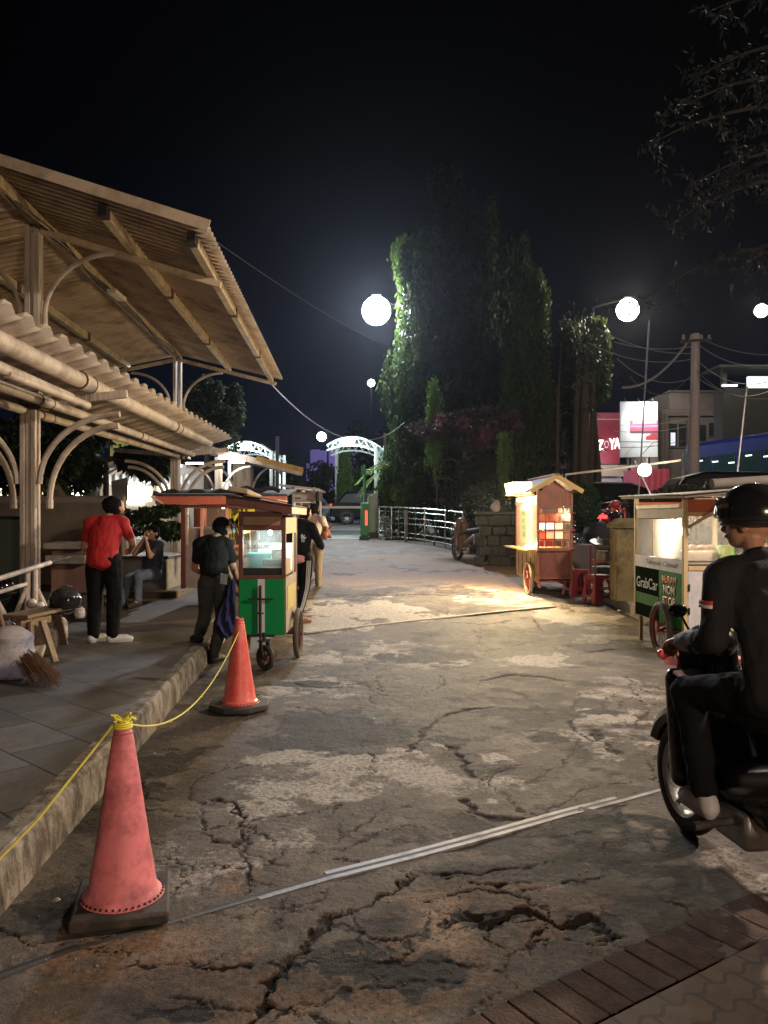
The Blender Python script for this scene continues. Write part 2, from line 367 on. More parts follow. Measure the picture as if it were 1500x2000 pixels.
crack([(1018, 1206), (1045, 1207), (1053, 1222), (1070, 1234), (1090, 1238)], .03, .02, 1.0); crack([(1070, 1180), (1130, 1186), (1190, 1180)], .02, .015, .9)
crack([(940, 1330), (1000, 1318), (1060, 1322), (1100, 1330)], .04, .02, .8); crack([(580, 1335), (620, 1343), (680, 1342)], .035, .02, .8)
crack([(870, 1215), (940, 1220), (1000, 1212)], .03, .015, .6); crack([(1105, 1262), (1150, 1275), (1200, 1270)], .03, .012, .7)
crack([(1260, 1340), (1330, 1348)], .02, .01, .9); crack([(1000, 1150), (960, 1156), (900, 1157)], .02, .01, .8)
crack([(270, 1520), (285, 1555), (320, 1560)], .03, .015, 1.0); crack([(1030, 1160), (1075, 1166), (1150, 1165)], .015, .01, .8)
crack([(560, 1380), (620, 1385), (640, 1400)], .01, .006, .8); crack([(1330, 1380), (1290, 1372), (1240, 1376)], .012, .008, .8)
# random hairline network
for k in range(90):
    x0 = random.uniform(150, 1350); y0 = random.uniform(1170, 1950); pts = [(x0, y0)]; a = random.uniform(0, 6.28)
    for j in range(random.randint(2, 5)):
        a += random.uniform(-.7, .7); s = (y0-HZ)/9; x0 += cos(a)*s; y0 = max(1140, y0+sin(a)*s*.35); pts.append((x0, y0))
    crack(pts, random.uniform(.006, .012), .004, random.uniform(.3, .8))
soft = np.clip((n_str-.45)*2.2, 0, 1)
dust_lit = np.clip(dust_lit*(.45+1.5*np.clip(n_mid*2.4-.75, 0, 1)), 0, 1.3); dust_lit = np.clip(dust_lit+.22*soft*np.clip((GYY-2.6)/2, 0, 1), 0, 1); dark = np.clip(dark+.55*np.clip((fbm(GX, GYY, 1.1, 55, 6, .66)-.53)*7, 0, 1)*near, 0, 1.2)
n_vf = fbm(GX, GYY, 34, 61, 3, .6)
Z += near*((n_big-.5)*.035+(n_mid-.5)*.010+(n_fine-.5)*.006+(n_vf-.5)*.005*np.clip(2-GYY/6, .2, 1)+np.clip(dust_lit*3-1, 0, 1)*.004-np.clip(dark, 0, 1)*.005-dep*.7)
Z = np.where(GYY < 1.4, Z-.0, Z)
nr, nc = GX.shape
V = np.stack([GX, GYY, Z], -1).reshape(-1, 3)
ii, jj = np.meshgrid(np.arange(nr-1), np.arange(nc-1), indexing='ij'); b0 = (ii*nc+jj).ravel()
Fq = np.stack([b0, b0+1, b0+nc+1, b0+nc], 1)
m, N, L, b, t = base('broken_road'); co = t.outputs['Object']
def attr(n): a = N.new('ShaderNodeAttribute'); a.attribute_name = n; return a.outputs['Fac']
nA = noi(N, L, 1.0, 7, co, .68, .3); nB = noi(N, L, 5.5, 8, co, .74, .2); nC = noi(N, L, 34, 6, co, .78); nD = noi(N, L, 190, 3, co, .8); nE = noi(N, L, 2.6, 8, co, .76)
K = ((0, 0, 0), (1, 1, 1))
def MA(op, a, b2, cl=False):
    n = N.new('ShaderNodeMath'); n.operation = op; n.use_clamp = cl
    for i_, v in enumerate((a, b2)):
        if isinstance(v, (int, float)): n.inputs[i_].default_value = v
        else: L.new(v, n.inputs[i_])
    return n.outputs[0]
def thr(a, lo=.38, hi=.62, k1=1.3, k2=.75):
    v = MA('ADD', a, MA('ADD', MA('MULTIPLY', MA('SUBTRACT', nB, .5), k1), MA('MULTIPLY', MA('SUBTRACT', nC, .5), k2)))
    r = N.new('ShaderNodeMapRange'); r.clamp = True; L.new(v, r.inputs[0]); r.inputs[1].default_value = lo; r.inputs[2].default_value = hi; return r.outputs[0]
c = mixc(N, L, ramp2(N, L, nA, *K, .40, .60), (.074, .060, .047), (.126, .106, .087))
c = mixc(N, L, ramp2(N, L, nE, (0, 0, 0), (.85, .85, .85), .50, .60), c, (.20, .170, .138))
c = mixc(N, L, ramp2(N, L, nB, (.8, .8, .8), (0, 0, 0), .36, .47), c, (.045, .032, .024))
c = mixc(N, L, thr(attr('dirt_glow'), .30, .66), c, mixc(N, L, ramp2(N, L, nC, *K, .38, .62), (.12, .070, .040), (.30, .20, .13)))
c = mixc(N, L, thr(attr('dust_lit'), .30, .80, 1.6, 1.1), c, mixc(N, L, ramp2(N, L, nC, *K, .36, .62), (.20, .175, .15), (.52, .475, .43)))
c = mixc(N, L, thr(attr('tar'), .40, .66, .9, .5), c, (.022, .016, .012))
c = mixc(N, L, ramp2(N, L, nC, (.75, .75, .75), (0, 0, 0), .34, .45), c, (.030, .023, .018))
c = mixc(N, L, ramp2(N, L, nD, (0, 0, 0), (.55, .55, .55), .56, .70), c, (.33, .30, .27)); c = mixc(N, L, ramp2(N, L, nD, (.5, .5, .5), (0, 0, 0), .32, .44), c, (.02, .016, .013))
L.new(c, b.inputs['Base Color'])
rr = N.new('ShaderNodeMapRange'); L.new(nB, rr.inputs[0]); rr.inputs[3].default_value = .55; rr.inputs[4].default_value = .9; L.new(rr.outputs[0], b.inputs['Roughness']); b.inputs['Specular IOR Level'].default_value = .3
bn = N.new('ShaderNodeBump'); bn.inputs['Strength'].default_value = 1.0; bn.inputs['Distance'].default_value = .016
L.new(MA('ADD', MA('MULTIPLY', nD, .35), MA('ADD', nC, nB)), bn.inputs['Height']); L.new(bn.outputs[0], b.inputs['Normal'])
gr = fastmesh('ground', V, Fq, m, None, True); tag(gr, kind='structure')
for nme, arr in (('dust_lit', dust_lit), ('dirt_glow', dirt_glow), ('tar', dark)):
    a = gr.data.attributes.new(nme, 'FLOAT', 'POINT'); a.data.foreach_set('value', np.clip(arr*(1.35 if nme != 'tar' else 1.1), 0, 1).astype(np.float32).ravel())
def gpt(px, py): return G(px, py)
# steel edged drain slot across the road
def strip(pts, w, h, m, name, off=0, lift=.0):
    mb = MB(); Ps = [G(x, y) for x, y in pts]
    for a, b_ in zip(Ps[:-1], Ps[1:]):
        d = (b_-a).normalized(); s = Vector((-d.y, d.x, 0))
        mb.beam(a+s*off+Vector((0, 0, lift)), b_+s*off+Vector((0, 0, lift)), w, h)
    return mb
drain = tag(thing('drain_slot', 'worn steel edged drain slot crossing the road beside the pink cone', 'drain', G(640, 1712)), None)
lineA = [(-60, 1925), (150, 1850), (350, 1795), (500, 1752), (640, 1712), (800, 1672), (950, 1632), (1100, 1590), (1210, 1562), (1325, 1530)]
WORNSTEEL = mat('worn_steel_strip', (.24, .235, .25), .55, .2, var=.6, grime=(.035, .026, .02), gscale=3.2, gamt=1)
strip(lineA[3:], .030, .02, WORNSTEEL, '', -.026, -.004).build('edge_rail', WORNSTEEL, drain, world=True); strip(lineA[:4], .022, .02, RUST, '', -.020, -.003).build('rusty_edge_rail', mat('dark_worn_steel', (.085, .078, .075), .6, .2, var=.5, grime=(.04, .03, .02), gscale=6, gamt=1), drain, world=True)
strip(lineA[4:9], .032, .02, WORNSTEEL, '', .026, -.0045).build('edge_rail', WORNSTEEL, drain, world=True)
strip(lineA, .024, .012, BLACKMATTE, '', 0, .000).build('slot', BLACKMATTE, drain, world=True)
CONC = mat('pale_concrete', (.36, .335, .31), .8, var=.3, grime=(.10, .08, .06), gscale=3, gamt=.8, bump=.4)
ls = strip([(595, 1238), (700, 1226), (800, 1215), (900, 1205), (1000, 1194), (1085, 1186)], .05, .02, CONC, '', 0, .014).build('road_seam_strip', mat('worn_white_line', (.55, .52, .48), .8, var=.3, grime=(.14, .11, .09), gscale=6, gamt=.8), None, world=True, loc=G(800, 1215)); tag(ls, kind='structure')
# brick band at bottom right
BRICK = mat('brown_paver', (.082, .055, .046), .9, var=.6, scale=14, grime=(.045, .032, .027), gscale=5, gamt=1.0, spec=.2, bump=.6, bscale=90)
a0 = G(880, 2003, 0); a1 = G(1560, 1702, 0); d = (a1-a0); Ln = d.length; d.normalize(); s = Vector((d.y, -d.x, 0)); mb = MB(); k = -14
while k*.115 < Ln+.2:
    c0 = a0+d*(k*.115+.055)+s*.125; mb.box((c0.x, c0.y, gz(c0.y)-.0095+random.uniform(-.003, .003)), (.110, .242, .03), rz=math.atan2(d.y, d.x)+random.uniform(-.01, .01)); k += 1
pv = mb.build('paver_band', BRICK, None, world=True, loc=(a0.x, a0.y, 0), bev=.006); tag(pv, kind='structure')
m, N, L, b, t = base('wavy_paver'); mp = N.new('ShaderNodeMapping'); mp.inputs['Rotation'].default_value = (0, 0, -math.atan2(d.y, d.x)); L.new(t.outputs['Object'], mp.inputs[0])
ndist = N.new('ShaderNodeTexWave'); ndist.inputs['Scale'].default_value = 2.6; ndist.inputs['Distortion'].default_value = 0
br = N.new('ShaderNodeTexBrick'); br.inputs['Scale'].default_value = 1.0; br.inputs['Brick Width'].default_value = .22; br.inputs['Row Height'].default_value = .11; br.inputs['Mortar Size'].default_value = .008
sep = N.new('ShaderNodeSeparateXYZ'); L.new(mp.outputs[0], sep.inputs[0]); sn = N.new('ShaderNodeMath'); sn.operation = 'SINE'; ml = N.new('ShaderNodeMath'); ml.operation = 'MULTIPLY'; ml.inputs[1].default_value = 57; L.new(sep.outputs[0], ml.inputs[0]); L.new(ml.outputs[0], sn.inputs[0])
m2_ = N.new('ShaderNodeMath'); m2_.operation = 'MULTIPLY_ADD'; m2_.inputs[1].default_value = .014; L.new(sn.outputs[0], m2_.inputs[0]); L.new(sep.outputs[1], m2_.inputs[2])
cb = N.new('ShaderNodeCombineXYZ'); L.new(sep.outputs[0], cb.inputs[0]); L.new(m2_.outputs[0], cb.inputs[1]); L.new(cb.outputs[0], br.inputs['Vector'])
br.inputs['Color1'].default_value = (.13, .083, .052, 1); br.inputs['Color2'].default_value = (.10, .066, .044, 1); br.inputs['Mortar'].default_value = (.05, .036, .026, 1)
nn = noi(N, L, 12, 5, t.outputs['Object'], .7); cc = mixc(N, L, ramp2(N, L, nn, (0, 0, 0), (.7, .7, .7), .45, .7), br.outputs[0], (.05, .033, .022)); L.new(cc, b.inputs['Base Color']); b.inputs['Roughness'].default_value = .75
bn = N.new('ShaderNodeBump'); bn.invert = True; bn.inputs['Strength'].default_value = .8; bn.inputs['Distance'].default_value = .01; L.new(br.outputs['Fac'], bn.inputs['Height']); L.new(bn.outputs[0], b.inputs['Normal'])
o_ = a0+s*.262; pv2 = MB(); q0 = o_-d*1.6; q1 = o_+d*(Ln+.3); q2 = q1+s*2.2; q3 = q0+s*2.2
pv2.prism([(q.x, q.y, -.008) for q in (q0, q1, q2, q3)], (0, 0, .02)); o = pv2.build('sidewalk', m, None, world=True, loc=(a0.x, a0.y, 0)); tag(o, kind='structure')
# raised pavement on the left with kerb
PH = .22
def kx(Y): return -1.32-.07*Y
m, N, L, b, t = base('pavement_slab'); co = t.outputs['Object']; br = N.new('ShaderNodeTexBrick'); br.inputs['Scale'].default_value = 1; br.inputs['Brick Width'].default_value = .62; br.inputs['Row Height'].default_value = .42; br.inputs['Mortar Size'].default_value = .007; br.inputs['Mortar Smooth'].default_value = .3
mp = N.new('ShaderNodeMapping'); mp.inputs['Rotation'].default_value = (0, 0, radians(42)); L.new(co, mp.inputs[0]); L.new(mp.outputs[0], br.inputs['Vector'])
br.inputs['Color1'].default_value = (.15, .142, .13, 1); br.inputs['Color2'].default_value = (.085, .08, .075, 1); br.inputs['Mortar'].default_value = (.02, .018, .016, 1)
nB = noi(N, L, 2.2, 6, co, .7); nC = noi(N, L, 40, 4, co, .7)
c = mixc(N, L, ramp2(N, L, nB, (0, 0, 0), (.85, .85, .85), .45, .68), br.outputs[0], (.040, .036, .033)); c = mixc(N, L, ramp2(N, L, nC, (.4, .4, .4), (0, 0, 0), .35, .5), c, (.03, .028, .026))
L.new(c, b.inputs['Base Color']); b.inputs['Roughness'].default_value = .62
bn = N.new('ShaderNodeBump'); bn.invert = True; bn.inputs['Strength'].default_value = .5; bn.inputs['Distance'].default_value = .008; L.new(br.outputs['Fac'], bn.inputs['Height']); L.new(bn.outputs[0], b.inputs['Normal'])
YE = 10.4
pm = MB(); ys = np.linspace(-3, YE, 60); top = [(kx(y)-.12, y, PH+.006*noise.noise((y, 0, 0))) for y in ys]
pm.prism([(-14, -3, -.1), (kx(-3)-.12, -3, -.1), (kx(YE)-.12, YE, -.1), (-14, YE, -.1)], (0, 0, PH+.1)); o = pm.build('pavement', m, None, world=True, loc=(-4, 4, 0)); tag(o, kind='structure')
m, N, L, b, t = base('kerb_stone'); co = t.outputs['Object']; mp = N.new('ShaderNodeMapping'); mp.inputs['Scale'].default_value = (4, 4, 2.6); L.new(co, mp.inputs[0])
nA = noi(N, L, 2.2, 6, mp.outputs[0], .75); nB = noi(N, L, 9, 6, co, .7)
c = mixc(N, L, ramp2(N, L, nA, (0, 0, 0), (1, 1, 1), .42, .6), (.27, .235, .185), (.075, .058, .042)); c = mixc(N, L, ramp2(N, L, nB, (0, 0, 0), (.8, .8, .8), .5, .7), c, (.06, .048, .036))
L.new(c, b.inputs['Base Color']); b.inputs['Roughness'].default_value = .85
bn = N.new('ShaderNodeBump'); bn.inputs['Strength'].default_value = .8; bn.inputs['Distance'].default_value = .02; L.new(nB, bn.inputs['Height']); L.new(bn.outputs[0], b.inputs['Normal'])
KERB = m
km = MB(); Ys = np.arange(-3, YE, .06); rings = []
for y in Ys:
    x = kx(y); j = .012*noise.noise((y*3, 1, 0)); jj_ = .012*noise.noise((y*5, 9, 0)); gap = .010 if (y % .9) < .07 else 0
    rings.append([Vector(p) for p in ((x-.122, y, -.1), (x-.122, y, PH+.003-gap), (x-.03+j, y, PH+.003-gap+jj_*.4), (x+jj_-.004, y, PH-.025-gap), (x+.006+j, y, PH*.5), (x+.018+jj_, y, -.1))])
km.loft(rings); o = km.build('kerb', KERB, None, world=True, loc=(-1.6, 4, 0)); tag(o, kind='structure')
# rear service floor on the left, beyond the pavement
FLR = mat('brown_floor', (.12, .095, .072), .8, var=.3, scale=3, grime=(.05, .04, .03), gscale=2, gamt=.8, bump=.4)
fm = MB(); 
rings = [[Vector((x, y, gz(y)+(.045 if x > -14 else .045))) for x in (-16, kx(y)-.35)]+[Vector((kx(y)-.35, y, gz(y)-.1)), Vector((-16, y, gz(y)-.1))] for y in (YE+.003, 11.5, 13, 14.5, 17, 20, 24)]
fm.loft(rings); o = fm.build('floor', FLR, None, world=True, loc=(-5, 14, 0)); tag(o, kind='structure')
# right kerb and planting bed
def rx(Y): return 3.72-.05*(Y-12)
SOIL = mat('soil_ledge', (.13, .105, .08), .9, var=.5, scale=5, grime=(.3, .27, .23), gscale=3, gamt=.6, bump=.8, bscale=20)
rm = MB(); Ysr = np.arange(10.9, 26, .3)
rm.loft([[Vector((rx(y)+.006*noise.noise((y*4, 0, 0)), y, gz(y)-.1)), Vector((rx(y)+.01*noise.noise((y*4, 5, 0)), y, gz(y)+.17)), Vector((rx(y)+.16, y, gz(y)+.18)), Vector((rx(y)+.16, y, gz(y)-.1))] for y in Ysr])
rm.box((6.5, 10.83, gz(10.8)+.03), (5.6, .14, .3)); o = rm.build('kerb', CONC, None, world=True, loc=(3.7, 12, 0)); tag(o, kind='structure')
rm = MB(); rm.loft([[Vector((rx(y)+.16, y, gz(y)+.165)), Vector((26, y, gz(y)+.165)), Vector((26, y, gz(y)-.1)), Vector((rx(y)+.16, y, gz(y)-.1))] for y in list(Ysr)])
o = rm.build('planting_bed', SOIL, None, world=True, loc=(6, 14, 0)); tag(o, kind='structure')
# street lane beyond the gate
ASPH = mat('street_asphalt', (.10, .105, .10), .6, var=.25, scale=2, bump=.3)
rm = MB(); rm.loft([[Vector((-60, y, gz(y)+.012)), Vector((60, y, gz(y)+.012)), Vector((60, y, gz(y)-.1)), Vector((-60, y, gz(y)-.1))] for y in (27, 29, 36, 43, 50, 60, 64)])
o = rm.build('road', ASPH, None, world=True, loc=(0, 40, 0)); tag(o, kind='structure')

# loose grit on the road
rs_ = np.random.RandomState(4); n_ = 2600; gy_ = 2.3+9*rs_.rand(n_)**1.6; gx_ = (rs_.rand(n_)*2-1)*(.42*gy_+.6); ok = (gx_ > -1.30-.07*gy_)
gx_, gy_ = gx_[ok], gy_[ok]; V_ = []; F_ = []
for k in range(len(gx_)):
    r_ = .0018+.0055*rs_.rand()**3; i_ = min(nr-1, np.searchsorted(rowsY, gy_[k])); j_ = int(np.clip(np.searchsorted(GX[i_], gx_[k]), 0, nc-1)); z_ = Z[i_, j_]+r_*.3; q_ = len(V_)
    V_ += [(gx_[k]+r_*rs_.uniform(.7, 1.3)*a, gy_[k]+r_*rs_.uniform(.7, 1.3)*b2, z_+r_*.8*c2) for a, b2, c2 in ((1, 0, 0), (0, 1, 0), (-1, 0, 0), (0, -1, 0), (0, 0, 1), (0, 0, -1))]
    F_ += [(q_+a, q_+b2, q_+c2) for a, b2, c2 in ((0, 1, 4), (1, 2, 4), (2, 3, 4), (3, 0, 4), (1, 0, 5), (2, 1, 5), (3, 2, 5), (0, 3, 5))]
tag(fastmesh('grit', V_, F_, mat('grit_stone', (.22, .19, .16), .9, var=.6, scale=3, bump=0), None), kind='stuff')
# ---------------- SHELTER (upper + lower roof on shared columns) ----------------
def corr(mb_m, A0, A1, B0, B1, period, amp, name, parent, nv=6, world=True, trap=False, sag=0):
    A0, A1, B0, B1 = map(Vector, (A0, A1, B0, B1)); Ln = ((A1-A0).length+(B1-B0).length)/2; n = int(Ln/period*(12 if trap else 8)); V = []; 
    for i in range(n+1):
        u = i/n; ph = u*Ln/period*2*pi; w = sin(ph)
        if trap: w = max(-1, min(1, w*2.6))
        for j in range(nv+1):
            v = j/nv; p = (A0*(1-u)+A1*u)*(1-v)+(B0*(1-u)+B1*u)*v; V.append(p+Vector((0, 0, amp*w-sag*4*v*(1-v))))
    k = nv+1; Fs = [(i*k+j, (i+1)*k+j, (i+1)*k+j+1, i*k+j+1) for i in range(n) for j in range(nv)]
    mb = MB(); mb.add(V, Fs); o = mb.build(name, mb_m, parent, world=world, sharp=60)
    md = o.modifiers.new('thick', 'SOLIDIFY'); md.thickness = .004; return o
ROOFU = mat('yellowed_roof_sheet', (.52, .42, .31), .65, var=.2, scale=1.6, grime=(.16, .11, .075), gscale=1.8, gamt=.85, spec=.2, bump=.1)
ROOFL = mat('grey_roof_sheet', (.50, .43, .36), .55, var=.2, scale=1.2, grime=(.14, .10, .07), gscale=1.4, gamt=.7, bump=.1)
sh = thing('market_shelter', 'cream steel market shelter with raised corrugated roof above a lower one on arched columns', 'shelter', (-4.08, 9.1, 0))
R0 = Vector((-3.92, 7.7, 5.10)); R1 = Vector((-4.42, 17.1, 5.12))      # ridge
E0 = P(410, 447, 7.75); E1 = P(552, 740, 17.0); L0 = Vector((-6.3, 7.7, 4.55)); L1 = Vector((-6.9, 17.1, 4.60))
corr(ROOFU, E0, E1, R0, R1, .150, .030, 'roof_sheet', sh); corr(ROOFU, R0, R1, L0, L1, .150, .030, 'roof_sheet', sh)
mb = MB(); 
for a, b_ in ((E0, R0), (R0, L0)): mb.beam(a+Vector((0, -.03, .02)), b_+Vector((0, -.03, .02)), .012, .11)
mb.build('fascia', ROOFU, sh, world=True)
def onroof(t, Y, drop=.0):   # t: -1 left eave .. 0 ridge .. 1 right eave
    u = (Y-7.7)/(17.1-7.7); r = R0.lerp(R1, u); e_ = E0.lerp(E1, u) if t >= 0 else L0.lerp(L1, u); p = r.lerp(e_, abs(t)); return p-Vector((0, 0, drop))
for t, y0, y1, w in ((.0, 8.0, 16.9, .10), (.02, 8.0, 16.9, .05), (.50, 8.05, 16.9, .09), (.90, 8.05, 16.9, .09), (-.42, 8, 16.9, .10), (-.85, 8, 16.9, .09)):
    mb = MB(); mb.beam(onroof(t, y0, .085), onroof(t, y1, .085), w, .12); mb.build('purlin', CREAMBEAM, sh, world=True, bev=.008)
    if abs(t) > .3:
        for y in (11.0, 14.1): 
            mb = MB(); mb.beam(onroof(t, y-.06, .085), onroof(t, y+.06, .085), w+.02, .135); mb.build('joint_plate', RUST, sh, world=True)
    if t > .3:
        mb = MB(); mb.beam(onroof(t, y0-.14, .085), onroof(t, y0, .085), w*.9, .11); mb.build('purlin_end', BLACKMATTE, sh, world=True)
def arch(mb, cx, cz, a, b_, sgn, Y, r, n=12):
    mb.tube([(cx+sgn*a*(1-cos(pi/2*i/n)), Y, cz+b_*sin(pi/2*i/n)) for i in range(n+1)], r, 8)
for (cx, Y) in ((-4.08, 9.15), (-4.40, 16.75)):
    base_z = PH if Y < YE else gz(Y)
    colo = MB(); zt = 2.85
    for dx in (-.062, .0, .062):
        for dy in (-.05, .05): colo.bb(cx+dx-.027, cx+dx+.027, Y+dy-.027+(.012 if dx == 0 else 0), Y+dy+.027+(.012 if dx == 0 else 0), base_z, zt-.02 if dx else 3.0)
    colo.build('column', WHITEPAINT, sh, world=True, bev=.006)
    up = MB()
    for dx in (-.02, .085):
        for dy in (-.035, .035): up.bb(cx+dx-.02, cx+dx+.04, Y+dy-.03, Y+dy+.03, 2.95, 5.0)
    up.build('upper_post', WHITEPAINT, sh, world=True, bev=.006)
    bp = MB(); bp.box((cx, Y, base_z+.015), (.42, .42, .03)); bp.build('base_plate', RUST, sh, world=True, bev=.004); bp = MB(); bp.box((cx, Y, 2.86), (.34, .22, .06)); bp.build('head_plate', RUST, sh, world=True, bev=.004)
    for sg in (-1, 1):
        ar = MB(); arch(ar, cx+sg*.13, 1.98, .92, .80, sg, Y-.05, .036); arch(ar, cx+sg*.21, 1.78, .80, .88, sg, Y+.04, .036)
        ar.tube([(cx+sg*.21, Y+.04, 1.70), (cx+sg*.21, Y+.04, 1.80)], .042, 8); ar.build('arched_bracket', PIPECREAM, sh, world=True)
        ar = MB(); arch(ar, cx+sg*.14+.03, 3.92, .82, .72, sg, Y, .028); ar.tube([(cx+sg*.14+.03, Y, 3.80), (cx+sg*.14+.03, Y, 3.94)], .034, 8); ar.build('upper_bracket', PIPECREAM, sh, world=True)
    rf = MB(); rf.beam((cx+.03, Y, 4.93), onroof(.95, Y, .19), .06, .07); rf.beam((cx+.03, Y, 4.93), onroof(-.95, Y, .19), .06, .07); rf.build('rafter', CREAMBEAM, sh, world=True, bev=.004)
    rf = MB(); rf.beam((cx, Y, 2.91), (cx+1.12, Y, 3.02), .06, .09); rf.beam((cx, Y, 2.91), (cx-1.3, Y, 3.02), .06, .09); rf.build('lower_rafter', WHITEPAINT, sh, world=True, bev=.004)
# lower roof
e0 = Vector((-2.93, 4.2, 3.27)); e1 = Vector((-3.27, 17.0, 3.31)); g0 = Vector((-3.98, 4.2, 2.99)); g1 = Vector((-4.3, 17.0, 3.03)); w0 = Vector((-5.3, 4.2, 3.27)); w1 = Vector((-5.6, 17.0, 3.3))
corr(ROOFL, e0, e1, g0, g1, .40, .035, 'lower_roof_sheet', sh, trap=True); corr(ROOFL, g0, g1, w0, w1, .40, .035, 'lower_roof_sheet', sh, trap=True)
def pipe(name, p0, p1, r, m=PIPECREAM, joints=(), jr=1.12, jl=.16):
    p0 = Vector(p0); p1 = Vector(p1); mb = MB(); mb.cyl(p0, p1, r, n=16); mb.build(name, m, sh, world=True)
    for y in joints:
        u = (y-p0.y)/(p1.y-p0.y); q = p0.lerp(p1, u); d_ = (p1-p0).normalized(); jb = MB(); jb.cyl(q-d_*jl, q+d_*jl, r*jr, n=16); jb.build('pipe_collar', PIPECREAM, sh, world=True)
        for s_ in (-1, 1): rb = MB(); rb.cyl(q+d_*(s_*jl-.012), q+d_*(s_*jl+.012), r*jr*1.06, n=16); rb.build('rust_band', RUST, sh, world=True)
pipe('gutter_pipe', (-3.20, 4.2, 3.10), (-3.62, 16.4, 3.13), .088, joints=(8.9, 13.4))
pipe('drain_pipe', (-3.22, 4.2, 2.90), (-3.42, 8.65, 2.90), .056); pipe('drain_pipe', (-3.33, 7.0, 2.87), (-3.40, 9.1, 2.88), .044)
pipe('roof_beam', (-3.62, 4.2, 2.86), (-4.02, 16.7, 2.92), .055, joints=(8.8, 12.8))
pipe('roof_beam', (-3.98, 4.2, 2.78), (-4.32, 16.7, 2.88), .048, joints=(9.7,))
pipe('purlin', (-4.9, 4.2, 3.08), (-5.2, 16.7, 3.12), .04)
# lamp fitting under the upper roof + cable
fx = MB(); q = onroof(.10, 11.6, .20); fx.box(q, (.14, .46, .06)); fx.build('light_fitting', mat('pale_fitting', (.72, .66, .52), .5), sh, world=True, bev=.01)
cb_ = MB(); 
for k in range(3):
    pts = [onroof(.03+.02*k+.02*sin(y*2+k), y, .17+.02*sin(y*3+k)) for y in np.arange(8.2, 16.6, .4)]; cb_.tube(pts, .008, 5)
cb_.tube([onroof(-.05, 9.3, .2), Vector((-4.0, 9.3, 3.6))], .006, 5); cb_.build('cable', BLACKMATTE, sh, world=True)
# ---------------- second shelter further back ----------------
sh2 = thing('small_shelter', 'low hipped corrugated shelter further back with white arched posts and tube lamps', 'shelter', (-4.6, 22, gz(22)))
TL = lambda px, py, Y: P(px, py, Y)
nl = TL(172, 908, 20.5); nr_ = TL(592, 922, 20.5); pk = TL(345, 860, 20.8); fl = TL(205, 915, 27); fr_ = TL(585, 928, 27); pk2 = TL(400, 885, 27)
ROOFB = mat('brown_grey_roof', (.40, .35, .30), .6, var=.2, grime=(.13, .10, .08), gamt=.7)
corr(ROOFB, nr_, fr_, pk, pk2, .2, .02, 'roof_sheet', sh2); corr(ROOFB, pk, pk2, nl, fl, .2, .02, 'roof_sheet', sh2)
mb = MB(); mb.beam(nr_+Vector((0, -.06, -.02)), pk+Vector((0, -.06, -.02)), .05, .16); mb.build('front_fascia', WHITEPAINT, sh2, world=True)
mb = MB(); mb.beam(nl+Vector((0, -.06, -.02)), pk+Vector((0, -.06, -.02)), .05, .13); mb.build('front_fascia', RUST, sh2, world=True)
mb = MB(); q0 = nr_.lerp(pk, .0); q1 = nr_.lerp(pk, .36); mb.beam(q0+Vector((0, -.10, .05)), q1+Vector((0, -.10, .05)), .03, .12); mb.build('yellow_board', mat('yellow_ochre_board', (.55, .36, .11), .6, grime=(.2, .12, .05), gscale=5), sh2, world=True)
for px in (185, 427, 475):
    q = P(px, 900, 21.2 if px < 460 else 23.5); w = .09 if px < 460 else .26
    mb = MB(); mb.bb(q.x-w, q.x+w, q.y-w, q.y+w, gz(q.y), q.z+.1); mb.build('post', WHITEPAINT, sh2, world=True, bev=.01)
    ar = MB(); arch(ar, q.x+w+.02, q.z-.95, .75, .8, 1, q.y, .03); ar.build('arched_bracket', WHITEPAINT, sh2, world=True)
    ar = MB(); arch(ar, q.x-w-.02, q.z-.95, .75, .8, -1, q.y, .03); ar.build('arched_bracket', WHITEPAINT, sh2, world=True)
for a, b_ in ((.15, .5), (.6, .8)):
    mb = MB(); mb.beam(pk.lerp(nl, a)+Vector((0, .3, -.1)), pk2.lerp(fl, a)+Vector((0, 0, -.1)), .05, .08); mb.beam(pk.lerp(nr_, b_)+Vector((0, .3, -.1)), pk2.lerp(fr_, b_)+Vector((0, 0, -.1)), .05, .08); mb.build('purlin', CREAMBEAM, sh2, world=True)
TUBE = emit('cool_tube', (1, .97, .92), 14)
for (px, py, Y, ln) in ((444, 893, 20.3, .36), (463, 901, 20.2, .30), (252, 906, 25, .35), (300, 908, 25.5, .4), (345, 910, 25.5, .3), (380, 905, 25, .5)):
    q = P(px, py, Y); mb = MB(); mb.capsule(q-Vector((ln/2, 0, 0)), .05 if Y < 21 else .03, q+Vector((ln/2, 0, .0)), .05 if Y < 21 else .03); mb.build('tube_lamp', TUBE, sh2, world=True)
light('POINT', P(455, 912, 20.9), 28, (1, .97, .9), .15); light('POINT', P(300, 920, 23.5), 60, (1, .95, .85), .2)
